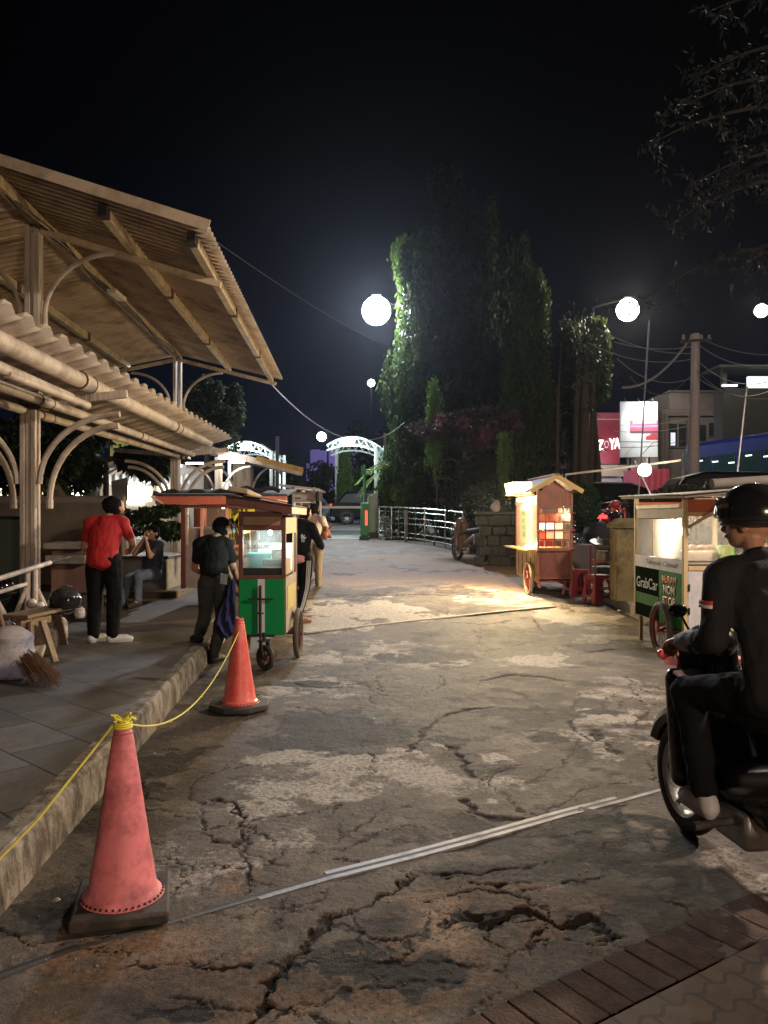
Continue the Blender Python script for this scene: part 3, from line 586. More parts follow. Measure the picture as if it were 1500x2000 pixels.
# shop row on the far left
shop = thing('shop_row', 'row of brightly lit shop fronts under a white ribbed awning', 'shops', P(250, 990, 32))
LITW = emit('lit_shop_warm', (1, .84, .58), 2.6); LITC = emit('lit_shop_white', (1, .93, .80), 5.5)
m_, N_, L_, b_, t_ = base('lit_goods'); nz = noi(N_, L_, 2.6, 4, t_.outputs['Object'], .7); cc_ = ramp2(N_, L_, nz, (.55, .28, .10), (1, .86, .62), .35, .6); L_.new(cc_, b_.inputs['Emission Color']); b_.inputs['Emission Strength'].default_value = 1.6; GOODS = m_
mb = MB(); mb.bb(PX(-500, 33), PX(352, 33), 33, 38, gz(33), PZ(905, 33)); mb.build('wall', mat('shop_wall', (.4, .36, .3), .8), shop, world=True)
for (a, c_, y0, y1, mm) in ((-60, 28, 946, 968, LITW), (74, 92, 950, 972, GOODS), (98, 120, 950, 972, LITC), (134, 178, 948, 975, LITC), (248, 280, 948, 985, LITC), (282, 296, 950, 980, GOODS), (306, 330, 940, 965, LITW), (420, 462, 942, 965, GOODS), (408, 414, 955, 968, LITC)):
    mb = MB(); mb.bb(PX(a, 32.9), PX(c_, 32.9), 32.9, 32.98, PZ(y1, 32.9), PZ(y0, 32.9)); mb.build('lit_window', mm, shop, world=True)
for x in (60, 94, 128, 186, 232, 300, 338):
    mb = MB(); mb.bb(PX(x, 32.5), PX(x+7, 32.5), 32.4, 32.6, gz(32), PZ(930, 32.5)); mb.build('pillar', WHITEPAINT, shop, world=True)
aw = MB(); AWN = mat('white_awning', (.7, .7, .66), .5, grime=(.3, .3, .27), gamt=.4)
corr(AWN, P(-40, 926, 32), P(370, 926, 32), P(-40, 946, 31), P(370, 944, 31), .28, .05, 'awning', shop)
light('POINT', P(150, 955, 31.0), 140, (1, .9, .75), .3); light('POINT', P(262, 940, 30.2), 160, (1, .93, .8), .3)
# grey hanging banner near shops
mb = MB(); p4 = [P(217, 940, 19.5), P(249, 932, 19.5), P(249, 978, 19.5), P(219, 975, 19.5)]; mb.prism(p4, (0, .03, 0)); tag(mb.build('banner', mat('grey_banner', (.30, .29, .29), .8), None, world=True, loc=P(233, 955, 19.5)), 'plain grey fabric banner hung between posts behind the man in the red shirt', 'banner')
mb = MB(); q = P(207, 905, 19.6); mb.cyl((q.x, q.y, gz(q.y)), (q.x, q.y, q.z), .07); tag(mb.build('dark_post', mat('dark_red_post', (.07, .03, .025), .7), None, world=True, loc=(q.x, q.y, gz(q.y))), 'dark slim post standing beside the grey banner', 'post')
# yellow building behind
mb = MB(); q = P(222, 800, 40); mb.bb(PX(215, 40), PX(295, 40), 40, 46, gz(40), PZ(836, 40)); yb = thing('yellow_building', 'dim yellow building wall showing above the small shelter roof', 'building', (PX(255, 40), 40, 1.2)); mb.build('wall', mat('dim_yellow_wall', (.42, .38, .12), .8), yb, world=True)
light('POINT', P(255, 800, 37), 110, (.95, 1, .6), .3)
# dark wall behind the sitting people + planter seats
WALLM = mat('dark_plaster', (.15, .12, .095), .85, var=.3, scale=2, grime=(.04, .035, .03), gscale=1.5, gamt=.7, bump=.4)
lw = thing('low_wall', 'dark plastered boundary wall with a rounded capping behind the seats', 'wall', (-7, 15, gz(15)))
mb = MB(); mb.bb(-13.5, PX(238, 15), 15, 15.25, gz(15), PZ(984, 15)); mb.build('wall_face', WALLM, lw, world=True); 
mb = MB(); mb.cyl((-13.5, 15.1, PZ(978, 15)), (PX(240, 15), 15.1, PZ(978, 15)), .10); mb.build('capping', mat('capping', (.2, .16, .14), .8), lw, world=True)
GRAN = mat('terrazzo', (.28, .27, .26), .6, var=.5, scale=30, grime=(.10, .09, .08), gscale=6, gamt=.7)
pl = thing('planter_bench', 'grey terrazzo planter bench below the leafy bush', 'planter', G(280, 1178))
c_ = G(280, 1172); Yp = c_.y; mb = MB(); mb.bb(PX(228, Yp), PX(328, Yp), Yp, Yp+1.3, gz(Yp)+.16, PZ(1092, Yp)); mb.build('block', GRAN, pl, world=True, bev=.03)
mb = MB(); mb.bb(PX(215, Yp), PX(350, Yp), Yp-.10, Yp+1.4, gz(Yp)-.05, gz(Yp)+.17); mb.build('plinth', WALLM, pl, world=True, bev=.03)
mb = MB(); mb.bb(PX(226, Yp), PX(330, Yp), Yp-.03, Yp+1.33, PZ(1092, Yp)-.001, PZ(1086, Yp)); mb.build('seat_slab', mat('dark_slab', (.07, .06, .055), .5), pl, world=True, bev=.01)
# stacked pale slabs / counter on left
ct = thing('slab_seat', 'stacked pale stone slabs forming a seat behind the black helmet', 'seat', (PX(130, 11.4), 11.4, 0.0)); 
SL = mat('pale_slab', (.33, .29, .25), .75, var=.3, grime=(.12, .09, .07), gamt=.7); SLR = mat('reddish_slab', (.24, .13, .10), .8)
for (a, c2, y0, y1, mm, dy) in ((83, 163, 1060, 1073, SL, 0), (94, 165, 1075, 1085, SLR, .1), (86, 165, 1085, 1102, SL, .02), (90, 170, 1102, 1160, SLR, .15)):
    mb = MB(); mb.bb(PX(a, 11.2), PX(c2, 11.2), 11.2+dy, 11.9, PZ(y1, 11.2), PZ(y0, 11.2)); mb.build('slab', mm, ct, world=True, bev=.012)
mb = MB(); mb.bb(PX(90, 11.2)+.1, PX(168, 11.2), 11.4, 11.9, 0, PZ(1160, 11.2)); mb.build('footing', WALLM, ct, world=True)
# green mesh panel at far left
mb = MB(); mb.bb(PX(-120, 10.2), PX(42, 10.2), 10.2, 10.26, 0.2, PZ(1012, 10.2)); gp_ = thing('green_board', 'dull dark green board standing behind the white railing', 'board', (PX(0, 10.2), 10.2, PH)); mb.build('panel', mat('dull_green', (.035, .05, .038), .8), gp_, world=True); mb = MB(); mb.bb(PX(-120, 10.2), PX(44, 10.2), 10.17, 10.28, PZ(1012, 10.2), PZ(1008, 10.2)); mb.build('top_rail', DARKMETAL, gp_, world=True)
# ---------------- white railing with posts at column 1 ----------------
rl = thing('pipe_railing', 'white painted pipe railing and twin posts beside the near shelter column', 'railing', P(40, 1250, 8.6))
def rp(px, py, Y): return P(px, py, Y)
PIPEW = mat('white_pipe', (.66, .60, .55), .45, var=.1, grime=(.2, .13, .1), gscale=5, gamt=.6)
mb = MB(); mb.tube([rp(-40, 1142, 7.4), rp(98, 1099, 8.7)], .026); mb.build('top_rail', PIPEW, rl, world=True)
mb = MB(); mb.tube([rp(98, 1099, 8.7), rp(137, 1089, 9.4)], .014); mb.build('rail_end', RUST, rl, world=True)
mb = MB(); mb.tube([rp(-40, 1168, 7.4), rp(50, 1141, 8.4)], .022); mb.build('lower_rail', PIPEW, rl, world=True)
for px in (54, 69): mb = MB(); mb.tube([rp(px, 1108, 8.55), Vector((PX(px, 8.55), 8.55, PH))], .030); mb.build('post', PIPEW, rl, world=True)
mb = MB(); mb.tube([rp(50, 1150, 8.5), rp(26, 1212, 8.5)], .026); mb.build('brace', PIPEW, rl, world=True)
mb = MB(); mb.tube([rp(-20, 1150, 8.0), rp(20, 1222, 8.0)], .030); mb.build('brace', PIPEW, rl, world=True)
mb = MB(); mb.tube([rp(74, 1152, 8.6), rp(90, 1185, 8.6)], .022); mb.build('brace', PIPEW, rl, world=True)
for q in (rp(62, 1178, 8.45), rp(78, 1184, 8.5), rp(22, 1224, 8.0)): mb = MB(); mb.ball(q, .05, 12, 8); mb.build('pipe_joint', PIPEW, rl, world=True)
# wooden bench
WD = wood('old_bench_wood', (.12, .07, .04), (.26, .17, .10), axis=0)
bn_ = thing('wooden_bench', 'rough old wooden bench with splayed legs beside the white railing', 'bench', P(70, 1290, 7.6))
mb = MB(); mb.beam(rp(26, 1205, 7.5), rp(128, 1184, 8.4), .30, .035); mb.build('seat', WD, bn_, world=True, bev=.006)
mb = MB(); mb.beam(rp(36, 1217, 7.5), rp(96, 1206, 8.0), .05, .09); mb.build('apron', WD, bn_, world=True)
LG = wood('bench_leg', (.14, .09, .055), (.28, .19, .12)); 
for a, c2 in ((rp(82, 1212, 7.6), P(108, 1294, 7.55)), (rp(60, 1214, 7.6), P(62, 1290, 7.6)), (rp(112, 1200, 8.2), P(126, 1250, 8.6)), (rp(98, 1200, 8.3), P(92, 1252, 8.6))):
    c2.z = PH; mb = MB(); mb.beam(a, c2, .07, .035); mb.build('leg', LG, bn_, world=True, bev=.004)
# helmets
def helmet(name, label, q, r, rz, m=BLACKPL):
    t_ = thing(name, label, 'helmet', q, rz, None); mb = MB(); n = 20; rings = []
    for i in range(11):
        th = pi*.62*i/10; rings.append([Vector((r*sin(th)*cos(a)*1.0, r*1.12*sin(th)*sin(a), r*.66+r*cos(th)*.98-(.12*r*(sin(a) < -.2)*(i == 10)))) for a in [2*pi*k/n for k in range(n)]])
    mb.loft(rings, False); o = mb.build('shell', m, t_, sharp=80); md = o.modifiers.new('t', 'SOLIDIFY'); md.thickness = .018
    mb = MB(); mb.torus((0, 0, r*.27), r*.98, .012, 'Z', 24, 6); mb.build('trim', DARKMETAL, t_)
    mb = MB(); rr = r*1.06; vs = []; 
    for i in range(6):
        for k in range(13):
            a = radians(-145+110*k/12); z = r*.35+r*.62*i/5; q_ = sqrt(max(.05, 1-((z-r*.66)/(r*1.05))**2)); vs.append((rr*q_*cos(a), rr*1.12*q_*sin(a), z))
    mb.add(vs, [(i*13+k, i*13+k+1, (i+1)*13+k+1, (i+1)*13+k) for i in range(5) for k in range(12)]); mb.build('visor', mat('smoked_visor', (.02, .02, .024), .06, var=0, bump=0), t_, sharp=80)
    mb = MB(); mb.tube([(r*.8, 0, r*.25), (r*.5, -.02, -.02), (0, -.03, -.04), (-r*.5, -.02, -.02), (-r*.8, 0, r*.25)], .008, 6); mb.build('strap', BLACKMATTE, t_); return t_
HELM = mat('scuffed_black_helmet', (.03, .03, .033), .25, var=.3, grime=(.10, .10, .10), gscale=9, gamt=.4, bump=.05)
helmet('helmet', 'glossy black motorcycle helmet resting on the wooden bench', P(128, 1186, 8.2)+Vector((0, 0, -.03)), .155, radians(60), HELM)
helmet('helmet', 'black helmet with a bright reflection hung behind the white railing at the frame edge', P(4, 1165, 8.9), .15, radians(20), BLACKPL)
# bags and clutter below bench
def sack(name, label, cat, q, d, m, seed=0, parts=True):
    mb = MB(); n = 22; rings = []
    for i in range(11):
        u = i/10; prof = sin(pi*min(1, .12+u*.88))**.45 if u < .8 else (1-u)/.2*.62+.38
        rings.append([Vector(((d[0]/2)*prof*cos(a)*(1+.14*noise.noise((cos(a)*2+seed, sin(a)*2, u*4))), (d[1]/2)*prof*sin(a)*(1+.14*noise.noise((cos(a)*2+seed+5, sin(a)*2, u*4))), d[2]*u)) for a in [2*pi*k/n for k in range(n)]])
    mb.loft(rings); o = mb.build(name, m, None, loc=q); o.modifiers.new('s', 'SUBSURF').render_levels = 1
    return tag(o, label, cat)
SACKM = mat('white_woven_sack', (.52, .50, .50), .7, var=.15, scale=5, grime=(.08, .12, .42), gscale=3.5, gamt=1.0, bump=.3)
q = P(15, 1330, 6.6); q.z = PH; sack('sack', 'white woven sack printed with faded blue patches on the pavement', 'sack', (q.x-.05, 6.75, PH), (.42, .34, .46), SACKM, 2)
q = P(155, 1260, 8.9); sack('plastic_bag', 'small white plastic bag hanging under the bench end', 'bag', P(156, 1208, 8.6), (.12, .09, .13), mat('plastic_bag', (.6, .58, .55), .4), 3)
sack('plastic_bag', 'crumpled white and brown bag leaning under the wooden bench', 'bag', (PX(118, 8.6), 8.6, PH), (.16, .16, .30), mat('soiled_bag', (.4, .36, .32), .5, grime=(.07, .05, .04), gscale=9, gamt=1), 9)
sack('stump', 'rough brown tree stump on the pavement under the bench', 'stump', (PX(76, 7.9), 7.85, PH), (.40, .34, .30), mat('stump_bark', (.10, .07, .05), .9, var=.5, scale=14, bump=1), 12)
# white basin behind sack
mb = MB(); mb.lathe([(.17, 0), (.20, .10), (.23, .16), (.245, .165), (.22, .155), (.18, .03), (0, .02)], (0, 0, 0), 24); tag(mb.build('basin', PIPEW, None, loc=(PX(40, 7.6), 7.65, PH)), 'white plastic basin on the pavement behind the twig broom', 'basin')
# twig broom
br_ = thing('twig_broom', 'reddish brown twig broom leaning with its bristles fanned on the pavement', 'broom', P(40, 1330, 6.6))
BRI = mat('twigs', (.17, .095, .06), .8, var=.5, scale=20); mb = MB(); tp = P(8, 1240, 6.9)
for k in range(170):
    a = random.random(); e_ = P(60+a*62, 1338-8*a+random.uniform(-12, 6), 6.35+.5*random.random()); e_.z = PH+.012+.02*random.random(); s0 = tp+Vector((random.uniform(-.04, .04), random.uniform(-.04, .04), random.uniform(-.03, .03)))
    mid = s0.lerp(e_, .55)+Vector((random.uniform(-.03, .03), random.uniform(-.03, .03), .03)); mb.tube([s0, mid, e_], [.004, .003, .0018], 4, False)
o = mb.build('bristles', BRI, br_, world=True); mb = MB(); mb.cyl(tp+Vector((.03, 0, -.05)), tp+Vector((-.10, .05, .28)), .022); mb.build('handle', WD, br_, world=True)
mb = MB(); mb.torus(tp, .045, .012, 'Z'); mb.build('binding', BLACKMATTE, br_, world=True)
# ---------------- cones + rope ----------------
PINK = mat('faded_pink_cone', (.70, .20, .23), .6, var=.15, scale=4, grime=(.20, .045, .05), gscale=5, gamt=1.0, bump=.15, bscale=150)
REDC = mat('red_cone', (.78, .11, .09), .38, var=.12, scale=4, grime=(.72, .42, .38), gscale=8, gamt=.45, bump=.15)
CBASE = mat('cone_base_rubber', (.028, .024, .021), .8, var=.35, scale=8, grime=(.12, .10, .085), gscale=5, gamt=.7)
def cone(label, q, m, rz, base_h=.05, wornbase=False):
    t_ = thing('traffic_cone', label, 'traffic cone', q, rz, 'traffic cones along the kerb')
    mb = MB(); mb.lathe([(.160, .045), (.164, .052), (.150, .066), (.140, .075), (.134, .085), (.100, .30), (.068, .52), (.042, .69), (.036, .705), (.038, .712), (.033, .72), (.033, .745), (.028, .75), (.026, .745), (.026, .70)], n=40, cap=False); mb.build('body', m, t_, sharp=30)
    b = MB(); n = 8; b.prism([(.215*cos(a)*(1.22 if k % 2 else 1.22), .215*sin(a)*1.22, 0) for k, a in enumerate([2*pi*(i+.5)/8 for i in range(8)])] if not wornbase else [(-.185, -.195, 0), (.185, -.195, 0), (.185, .195, 0), (-.185, .195, 0)], (0, 0, base_h)); b.build('base', CBASE, t_, bev=.012)
    h = MB()
    for k in range(40):
        a = 2*pi*k/40; c0 = Vector((.1578*cos(a), .1578*sin(a), .0605)); h.cyl(c0-Vector((cos(a), sin(a), .9))*.002, c0+Vector((cos(a), sin(a), .9))*.0025, .0052, n=6)
    h.build('rim_holes', BLACKMATTE, t_); return t_
q = G(240, 1778); cone('faded pink traffic cone on a worn square base nearest the camera', (q.x, q.y, gz(q.y)+.015), PINK, radians(14), wornbase=True)
m_, N_, L_, b_, t_ = base('cone_stain'); 
q2 = G(468, 1385); cone('bright red glossy traffic cone on a black base in front of the green cart', (q2.x, q2.y, .01), REDC, radians(5))
ROPE = mat('yellow_rope', (.62, .58, .12), .7, var=.25, scale=40)
rp_ = thing('rope', 'thin yellow rope tied round the pink cone top and sagging back to the red cone', 'rope', (q.x, q.y, .76))
tp1 = Vector((q.x, q.y, .765)); tp2 = Vector((q2.x, q2.y, .66)); pts = []
for i in range(25):
    u = i/24; p = tp1.lerp(tp2, u); p.z -= .27*4*u*(1-u)*(1-.35*u); pts.append(p)
pts = [Vector(p) for p in pts]; mb = MB(); mb.tube(pts, .0045, 6); mb.build('strand', ROPE, rp_, world=True)
e_ = P(-120, 1800, 2.75); mb = MB(); mb.tube([tp1+Vector((-.03, 0, 0)), tp1.lerp(e_, .5)+Vector((0, 0, -.02)), e_], .0055, 6); mb.build('strand', ROPE, rp_, world=True)
mb = MB()
for k in range(3): mb.torus(tp1+Vector((0, 0, -.018+.009*k)), .034, .0048, 'Z', 20, 6)
for k in range(5): a = k*1.3; mb.tube([tp1+Vector((.02, -.02, .0)), tp1+Vector((.035*cos(a), .035*sin(a), .022)), tp1+Vector((.05*cos(a+.5), .05*sin(a+.5), .005+.01*k))], .006, 5)
mb.build('knot', mat('knot_yellow', (.72, .66, .05), .6), rp_, world=True)
mb = MB()
for k in range(4): 
    u = .25+.14*k; p = pts[int(u*24)]; mb.ball(p, .010, 8, 6)
mb.build('rope_knots', ROPE, rp_, world=True)
# ---------------- PEOPLE ----------------
SKIN = mat('tan_skin', (.42, .23, .15), .5, var=.08, bump=0); SKIN2 = mat('brown_skin', (.30, .155, .10), .5, var=.08, bump=0)
HAIRM = mat('black_hair', (.006, .005, .005), .85, spec=.1, var=.5, scale=80, bump=.6)
def remesh(name, caps, vox, m, parent, smooth=4, wrinkle=0, wscale=9, extra=None, seed=0):
    mb = MB()
    for c in caps:
        if len(c) == 4: mb.capsule(c[0], c[1], c[2], c[3])
        else: mb.ball(c[0], c[1], 18, 12, c[2] if len(c) > 2 else None)
    if extra: extra(mb)
    o = mb.build(name, m, parent); r = o.modifiers.new('r', 'REMESH'); r.mode = 'VOXEL'; r.voxel_size = vox; r.use_smooth_shade = True
    s = o.modifiers.new('s', 'SMOOTH'); s.factor = .5; s.iterations = smooth
    dg = bpy.context.evaluated_depsgraph_get(); dg.update(); me = bpy.data.meshes.new_from_object(o.evaluated_get(dg)); o.modifiers.clear(); old = o.data; o.data = me; bpy.data.meshes.remove(old)
    if wrinkle:
        nrm = [v.normal.copy() for v in me.vertices]
        for v, n_ in zip(me.vertices, nrm):
            p = v.co; f = noise.noise((p.x*wscale+seed, p.y*wscale, p.z*wscale*.6))+.5*noise.noise((p.x*wscale*2.3, p.y*wscale*2.3+seed, p.z*wscale*1.7)); v.co = p+n_*wrinkle*(f*1.2+.5*abs(noise.noise((p.x*24+seed, p.y*24, p.z*13))))
    me.polygons.foreach_set('use_smooth', [True]*len(me.polygons))
    if not me.materials: me.materials.append(m)
    me.name = name; return o
def hand_caps(w, d, nrm, thumbdir, curl=.5, s=1.0):   # wrist, direction, palm normal (fingers curl to it), thumb side
    w = Vector(w); d = Vector(d).normalized(); nrm = Vector(nrm); nrm = (nrm-d*nrm.dot(d)).normalized(); sd = Vector(thumbdir); sd = (sd-d*sd.dot(d)-nrm*sd.dot(nrm)).normalized()
    cs = [(w, .026*s, w+d*.045*s+sd*.016*s, .022*s), (w, .024*s, w+d*.045*s-sd*.018*s, .020*s), (w+d*.04*s+sd*.02*s, .020*s, w+d*.085*s+sd*.024*s, .014*s), (w+d*.04*s-sd*.02*s, .018*s, w+d*.08*s-sd*.026*s, .013*s), (w+d*.05*s, .02*s, w+d*.085*s, .015*s)]
    for k, (off, ln) in enumerate(((.030, .070), (.010, .080), (-.011, .074), (-.030, .058))):
        b0 = w+d*.085*s+sd*off*s; a = curl*.55; p1 = b0+(d*cos(a)+nrm*sin(a))*ln*.45*s; a2 = curl*1.5; p2 = p1+(d*cos(a2)+nrm*sin(a2))*ln*.33*s; a3 = curl*2.1; p3 = p2+(d*cos(a3)+nrm*sin(a3))*ln*.25*s
        cs += [(b0, .0095*s, p1, .009*s), (p1, .009*s, p2, .0082*s), (p2, .0082*s, p3, .007*s)]
    t0 = w+d*.025*s+sd*.028*s; t1 = t0+(sd*.75+d*.6+nrm*.3).normalized()*.038*s; t2 = t1+(d*.85+sd*.3+nrm*.4*curl).normalized()*.03*s
    return cs+[(t0, .014*s, t1, .011*s), (t1, .011*s, t2, .0085*s)]
def head_parts(c, yaw, pitch, skin, t_, hair='short', vox=.006, cap=None, mask=None, hairm=HAIRM, roll=0):
    R = (Matrix.Rotation(yaw, 4, 'Z') @ Matrix.Rotation(-pitch, 4, 'X') @ Matrix.Rotation(roll, 4, 'Y')); c = Vector(c); T = lambda x, y, z: c+R @ Vector((x, y, z)); R3 = R.to_3x3()
    caps = [(T(0, -.01, .03), (.076, .094, .092), R3), (T(0, .02, -.01), (.066, .078, .085), R3), (T(0, .045, -.065), (.042, .042, .036), R3), (T(0, .028, -.03), (.062, .062, .07), R3),
            (T(0, .095, .012), .011, T(0, .112, -.022), .015), (T(-.010, .10, -.026), .010, T(.010, .10, -.026), .010), (T(-.022, .094, -.052), .008, T(.022, .094, -.052), .008), (T(-.03, .082, .038), .010, T(.03, .082, .038), .010),
            (T(-.079, -.008, .0), (.010, .020, .030), R3), (T(.079, -.008, .0), (.010, .020, .030), R3)]
    for sg in (-1, 1):
        mb = MB(); mb.ball(T(sg*.030, .083, .016), .0125, 12, 8); e_ = mb.build('eye', mat('eye_white', (.7, .68, .65), .2, var=0, bump=0), t_)
        mb = MB(); mb.ball(T(sg*.030, .0925, .016), .006, 10, 6); mb.build('pupil', BLACKPL, e_)
        mb = MB(); mb.capsule(T(sg*.018, .096, .042), .004, T(sg*.044, .085, .043), .003); mb.build('eyebrow', hairm, t_)
    if hair:
        h = MB(); rnd = random.Random(5); r = 1.0 if hair == 'short' else 1.12
        hc = [(T(0, -.018, .045), (.083*r, .098*r, .088*r), R3), (T(0, -.045, .0), (.078*r, .070*r, .085*r), R3)]
        for _ in range(70 if hair != 'short' else 26):
            a = rnd.uniform(0, 2*pi); b_ = rnd.uniform(.0, 1.0); v = Vector((sin(a)*cos(b_)*.078*r, cos(a)*cos(b_)*.088*r-.025, sin(b_)*.085*r+.045))
            if v.y > .045 and v.z < .075: continue
            hc.append((T(*v), .012, T(*(v*1.09)), .007))
        remesh('hair', hc, .007, hairm, t_, 1, .004, 60)
    if cap:
        mb = MB(); n = 20; rings = []
        for i in range(8):
            th = pi*.5*i/7; rings.append([T(.092*sin(th)*cos(a), -.012+.108*sin(th)*sin(a), .045+.098*cos(th)) for a in [2*pi*k/n for k in range(n)]])
        mb.loft(rings, False); mb.ball(T(0, -.012, .145), .008, 8, 6); cp = mb.build('cap', cap, t_, sharp=70); md = cp.modifiers.new('t', 'SOLIDIFY'); md.thickness = .006
        mb = MB(); top = [T(.078*cos(a), .055+.105*sin(a), .052-.018*sin(a)) for a in [pi*k/12 for k in range(13)]]; bot = [p-R3 @ Vector((0, 0, .006)) for p in top]; mb.loft([top, bot], True); mb.build('cap_brim', cap, t_)
    if mask:
        mb = MB(); vs = []; 
        for i in range(6):
            for k in range(9):
                a = radians(-72+144*k/8); z = .0-.10*i/5; rr_ = .088-.012*abs(i-2)/3; vs.append(T(rr_*sin(a)*.95, rr_*cos(a)*1.08+.024, z))
        mb.add(vs, [(i*9+k, i*9+k+1, (i+1)*9+k+1, (i+1)*9+k) for i in range(5) for k in range(8)]); o = mb.build('face_mask', mask, t_, sharp=80); md = o.modifiers.new('t', 'SOLIDIFY'); md.thickness = .003
    return caps
def V3(*a): return Vector(a)
DEF = dict(hipL=V3(-.09,0,.90), hipR=V3(.09,0,.90), kneeL=V3(-.10,.02,.49), kneeR=V3(.10,.02,.49), ankL=V3(-.10,-.02,.085), ankR=V3(.10,-.02,.085), footL=V3(-.13,.14,.035), footR=V3(.13,.14,.035),
           pel=V3(0,0,.95), waist=V3(0,0,1.07), chest=V3(0,0,1.28), neck=V3(0,-.01,1.43), head=V3(0,.03,1.58), shL=V3(-.175,0,1.38), shR=V3(.175,0,1.38), elL=V3(-.24,0,1.12), elR=V3(.24,0,1.12), wrL=V3(-.25,.08,.88), wrR=V3(.25,.08,.88))
def person(label, loc, rz, J, skin, shirt, trousers, shoes, yaw=0, pitch=0, hair='short', cap=None, mask=None, sleeve=.55, long=False, scale=1.0, wr=.009, hoodie=False, handL=None, handR=None, legr=1.0, group=None, roll=0, vox=1.0, bodyr=1.0, hem_dz=0):
    t_ = thing('person', label, 'person', loc, rz, group); j = dict(DEF); j.update({k: Vector(v) for k, v in J.items()})
    side = (j['shR']-j['shL']).normalized(); hs = (j['hipR']-j['hipL']).normalized()
    caps = head_parts(j['head'], yaw, pitch, skin, t_, hair, .006, cap, mask, roll=roll)
    body = caps+[(j['neck'], .052, j['head']-V3(0, .015, .05), .050), (j['neck']-V3(0, 0, .03), .06, j['chest'], .10)]
    for sg in (-1, 1): body += [(j['chest']+side*sg*.05, .082, j['waist']+side*sg*.045, .078), (j['waist']+side*sg*.045, .078, j['pel']+hs*sg*.05, .085), (j['neck']+side*sg*.03-V3(0, 0, .02), .040, (j['shR'] if sg > 0 else j['shL']), .050)]
    for s_ in 'LR':
        body += [(j['sh'+s_], .052, j['el'+s_], .040), (j['el'+s_], .040, j['wr'+s_], .027), (j['hip'+s_], .085, j['knee'+s_], .056), (j['knee'+s_], .055, j['ank'+s_], .038), (j['ank'+s_], .036, j['foot'+s_], .030)]
        fd = (j['wr'+s_]-j['el'+s_]).normalized(); sg = -1 if s_ == 'L' else 1; hd = (handL if s_ == 'L' else handR) or {}
        body += hand_caps(j['wr'+s_]+fd*.01, hd.get('d', fd), hd.get('n', -side*sg), hd.get('t', V3(0, 1, 0)), hd.get('curl', .5))
    remesh('body', body, .0065*vox, skin, t_, 3)
    sc = []
    B = bodyr
    hem = j['pel']+(j['waist']-j['pel'])*(-.1)+V3(0, 0, hem_dz); lad = [(j['neck'].lerp(j['chest'], .45), .150, .095), (j['chest'], .168, .112), (j['chest'].lerp(j['waist'], .5), .163, .112), (j['waist'], .157, .112), (j['waist'].lerp(hem, .5), .160, .114), (hem, .165, .116)]+([(hem-V3(0, 0, .05), .166, .116)] if hem_dz == 0 else [])
    for (c0, a0_, b0_), (c1, a1_, b1_) in zip(lad[:-1], lad[1:]):
        for q_ in range(3):
            u = q_/3; ax = side.lerp(hs, .5).normalized(); fy = V3(0, 0, 1).cross(ax).normalized(); Rm_ = Matrix((ax, fy, V3(0, 0, 1))).transposed(); sc.append((c0.lerp(c1, u), ((a0_+(a1_-a0_)*u)*B, (b0_+(b1_-b0_)*u)*B, .085), Rm_))
    for sg in (-1, 1): sc += [(j['neck']+side*sg*.05-V3(0, 0, .025), .064, (j['shR'] if sg > 0 else j['shL']), .072)]
    sc += [(j['neck']-V3(0, 0, .03), .066, j['chest'], .11)]
    for s_ in 'LR':
        if long: sc += [(j['sh'+s_], .070, j['el'+s_], .056), (j['el'+s_], .058, j['wr'+s_].lerp(j['el'+s_], .1), .042)]
        else: sc += [(j['sh'+s_], .064, j['sh'+s_].lerp(j['el'+s_], sleeve+.12), .053)]
    if long and not hoodie: sc += [(j['neck']+V3(0, 0, .02), (.075, .07, .05))]
    if hoodie: sc += [(j['neck']+V3(0, -.06, .0), (.11, .07, .06)), (j['neck']+V3(-.07, -.03, .01), .045, j['neck']+V3(.07, -.03, .01), .045)]
    remesh('hoodie' if hoodie else ('jacket' if long else 'shirt'), sc, .010*vox, shirt, t_, 9, wr, 9, seed=hash(label) % 17)
    tc_ = []
    for sg in (-1, 1): tc_ += [(j['pel']+hs*sg*.058, .102, (j['hipR'] if sg > 0 else j['hipL']), .104)]
    for s_ in 'LR': kn = j['knee'+s_]; tc_ += [(j['hip'+s_], .100*legr, kn, .074*legr), (kn, .073*legr, j['ank'+s_].lerp(kn, .06), .060*legr)]
    remesh('trousers', tc_, .010*vox, trousers, t_, 4, wr, 10, seed=3)
    for s_ in 'LR':
        a, f = j['ank'+s_], j['foot'+s_]; d_ = (f-a); d_.z = 0; d_ = d_.normalized() if d_.length > .01 else V3(0, 1, 0); fz = f.z
        hl = V3(a.x, a.y, fz+.015)-d_*.03
        remesh('shoe', [(hl, .042, f+V3(0, 0, .012), .040), (a.lerp(hl, .45), .044, hl, .044), (f+V3(0, 0, .005), .038, f+d_*.055, .032), (hl-V3(0, 0, .025), .030, f+d_*.05-V3(0, 0, .018), .030)], .008, shoes, t_, 3)
    return t_
RED = mat('red_cotton', (.42, .012, .014), .75, var=.15, scale=5, bump=.2, bscale=120); BLKC = mat('black_cloth', (.006, .006, .007), .9, spec=.15, var=.3, scale=8, bump=.2); CHAR = mat('charcoal_tee', (.010, .0095, .009), .9, spec=.15, var=.3, bump=.2)
GREYD = mat('dark_grey_denim', (.04, .043, .043), .85, var=.35, scale=9, grime=(.09, .095, .09), gscale=3, gamt=.6); WSHOE = mat('white_shoe', (.55, .56, .58), .5, var=.12, grime=(.2, .2, .2), gamt=.4); DSHOE = mat('dark_shoe', (.05, .04, .035), .6)
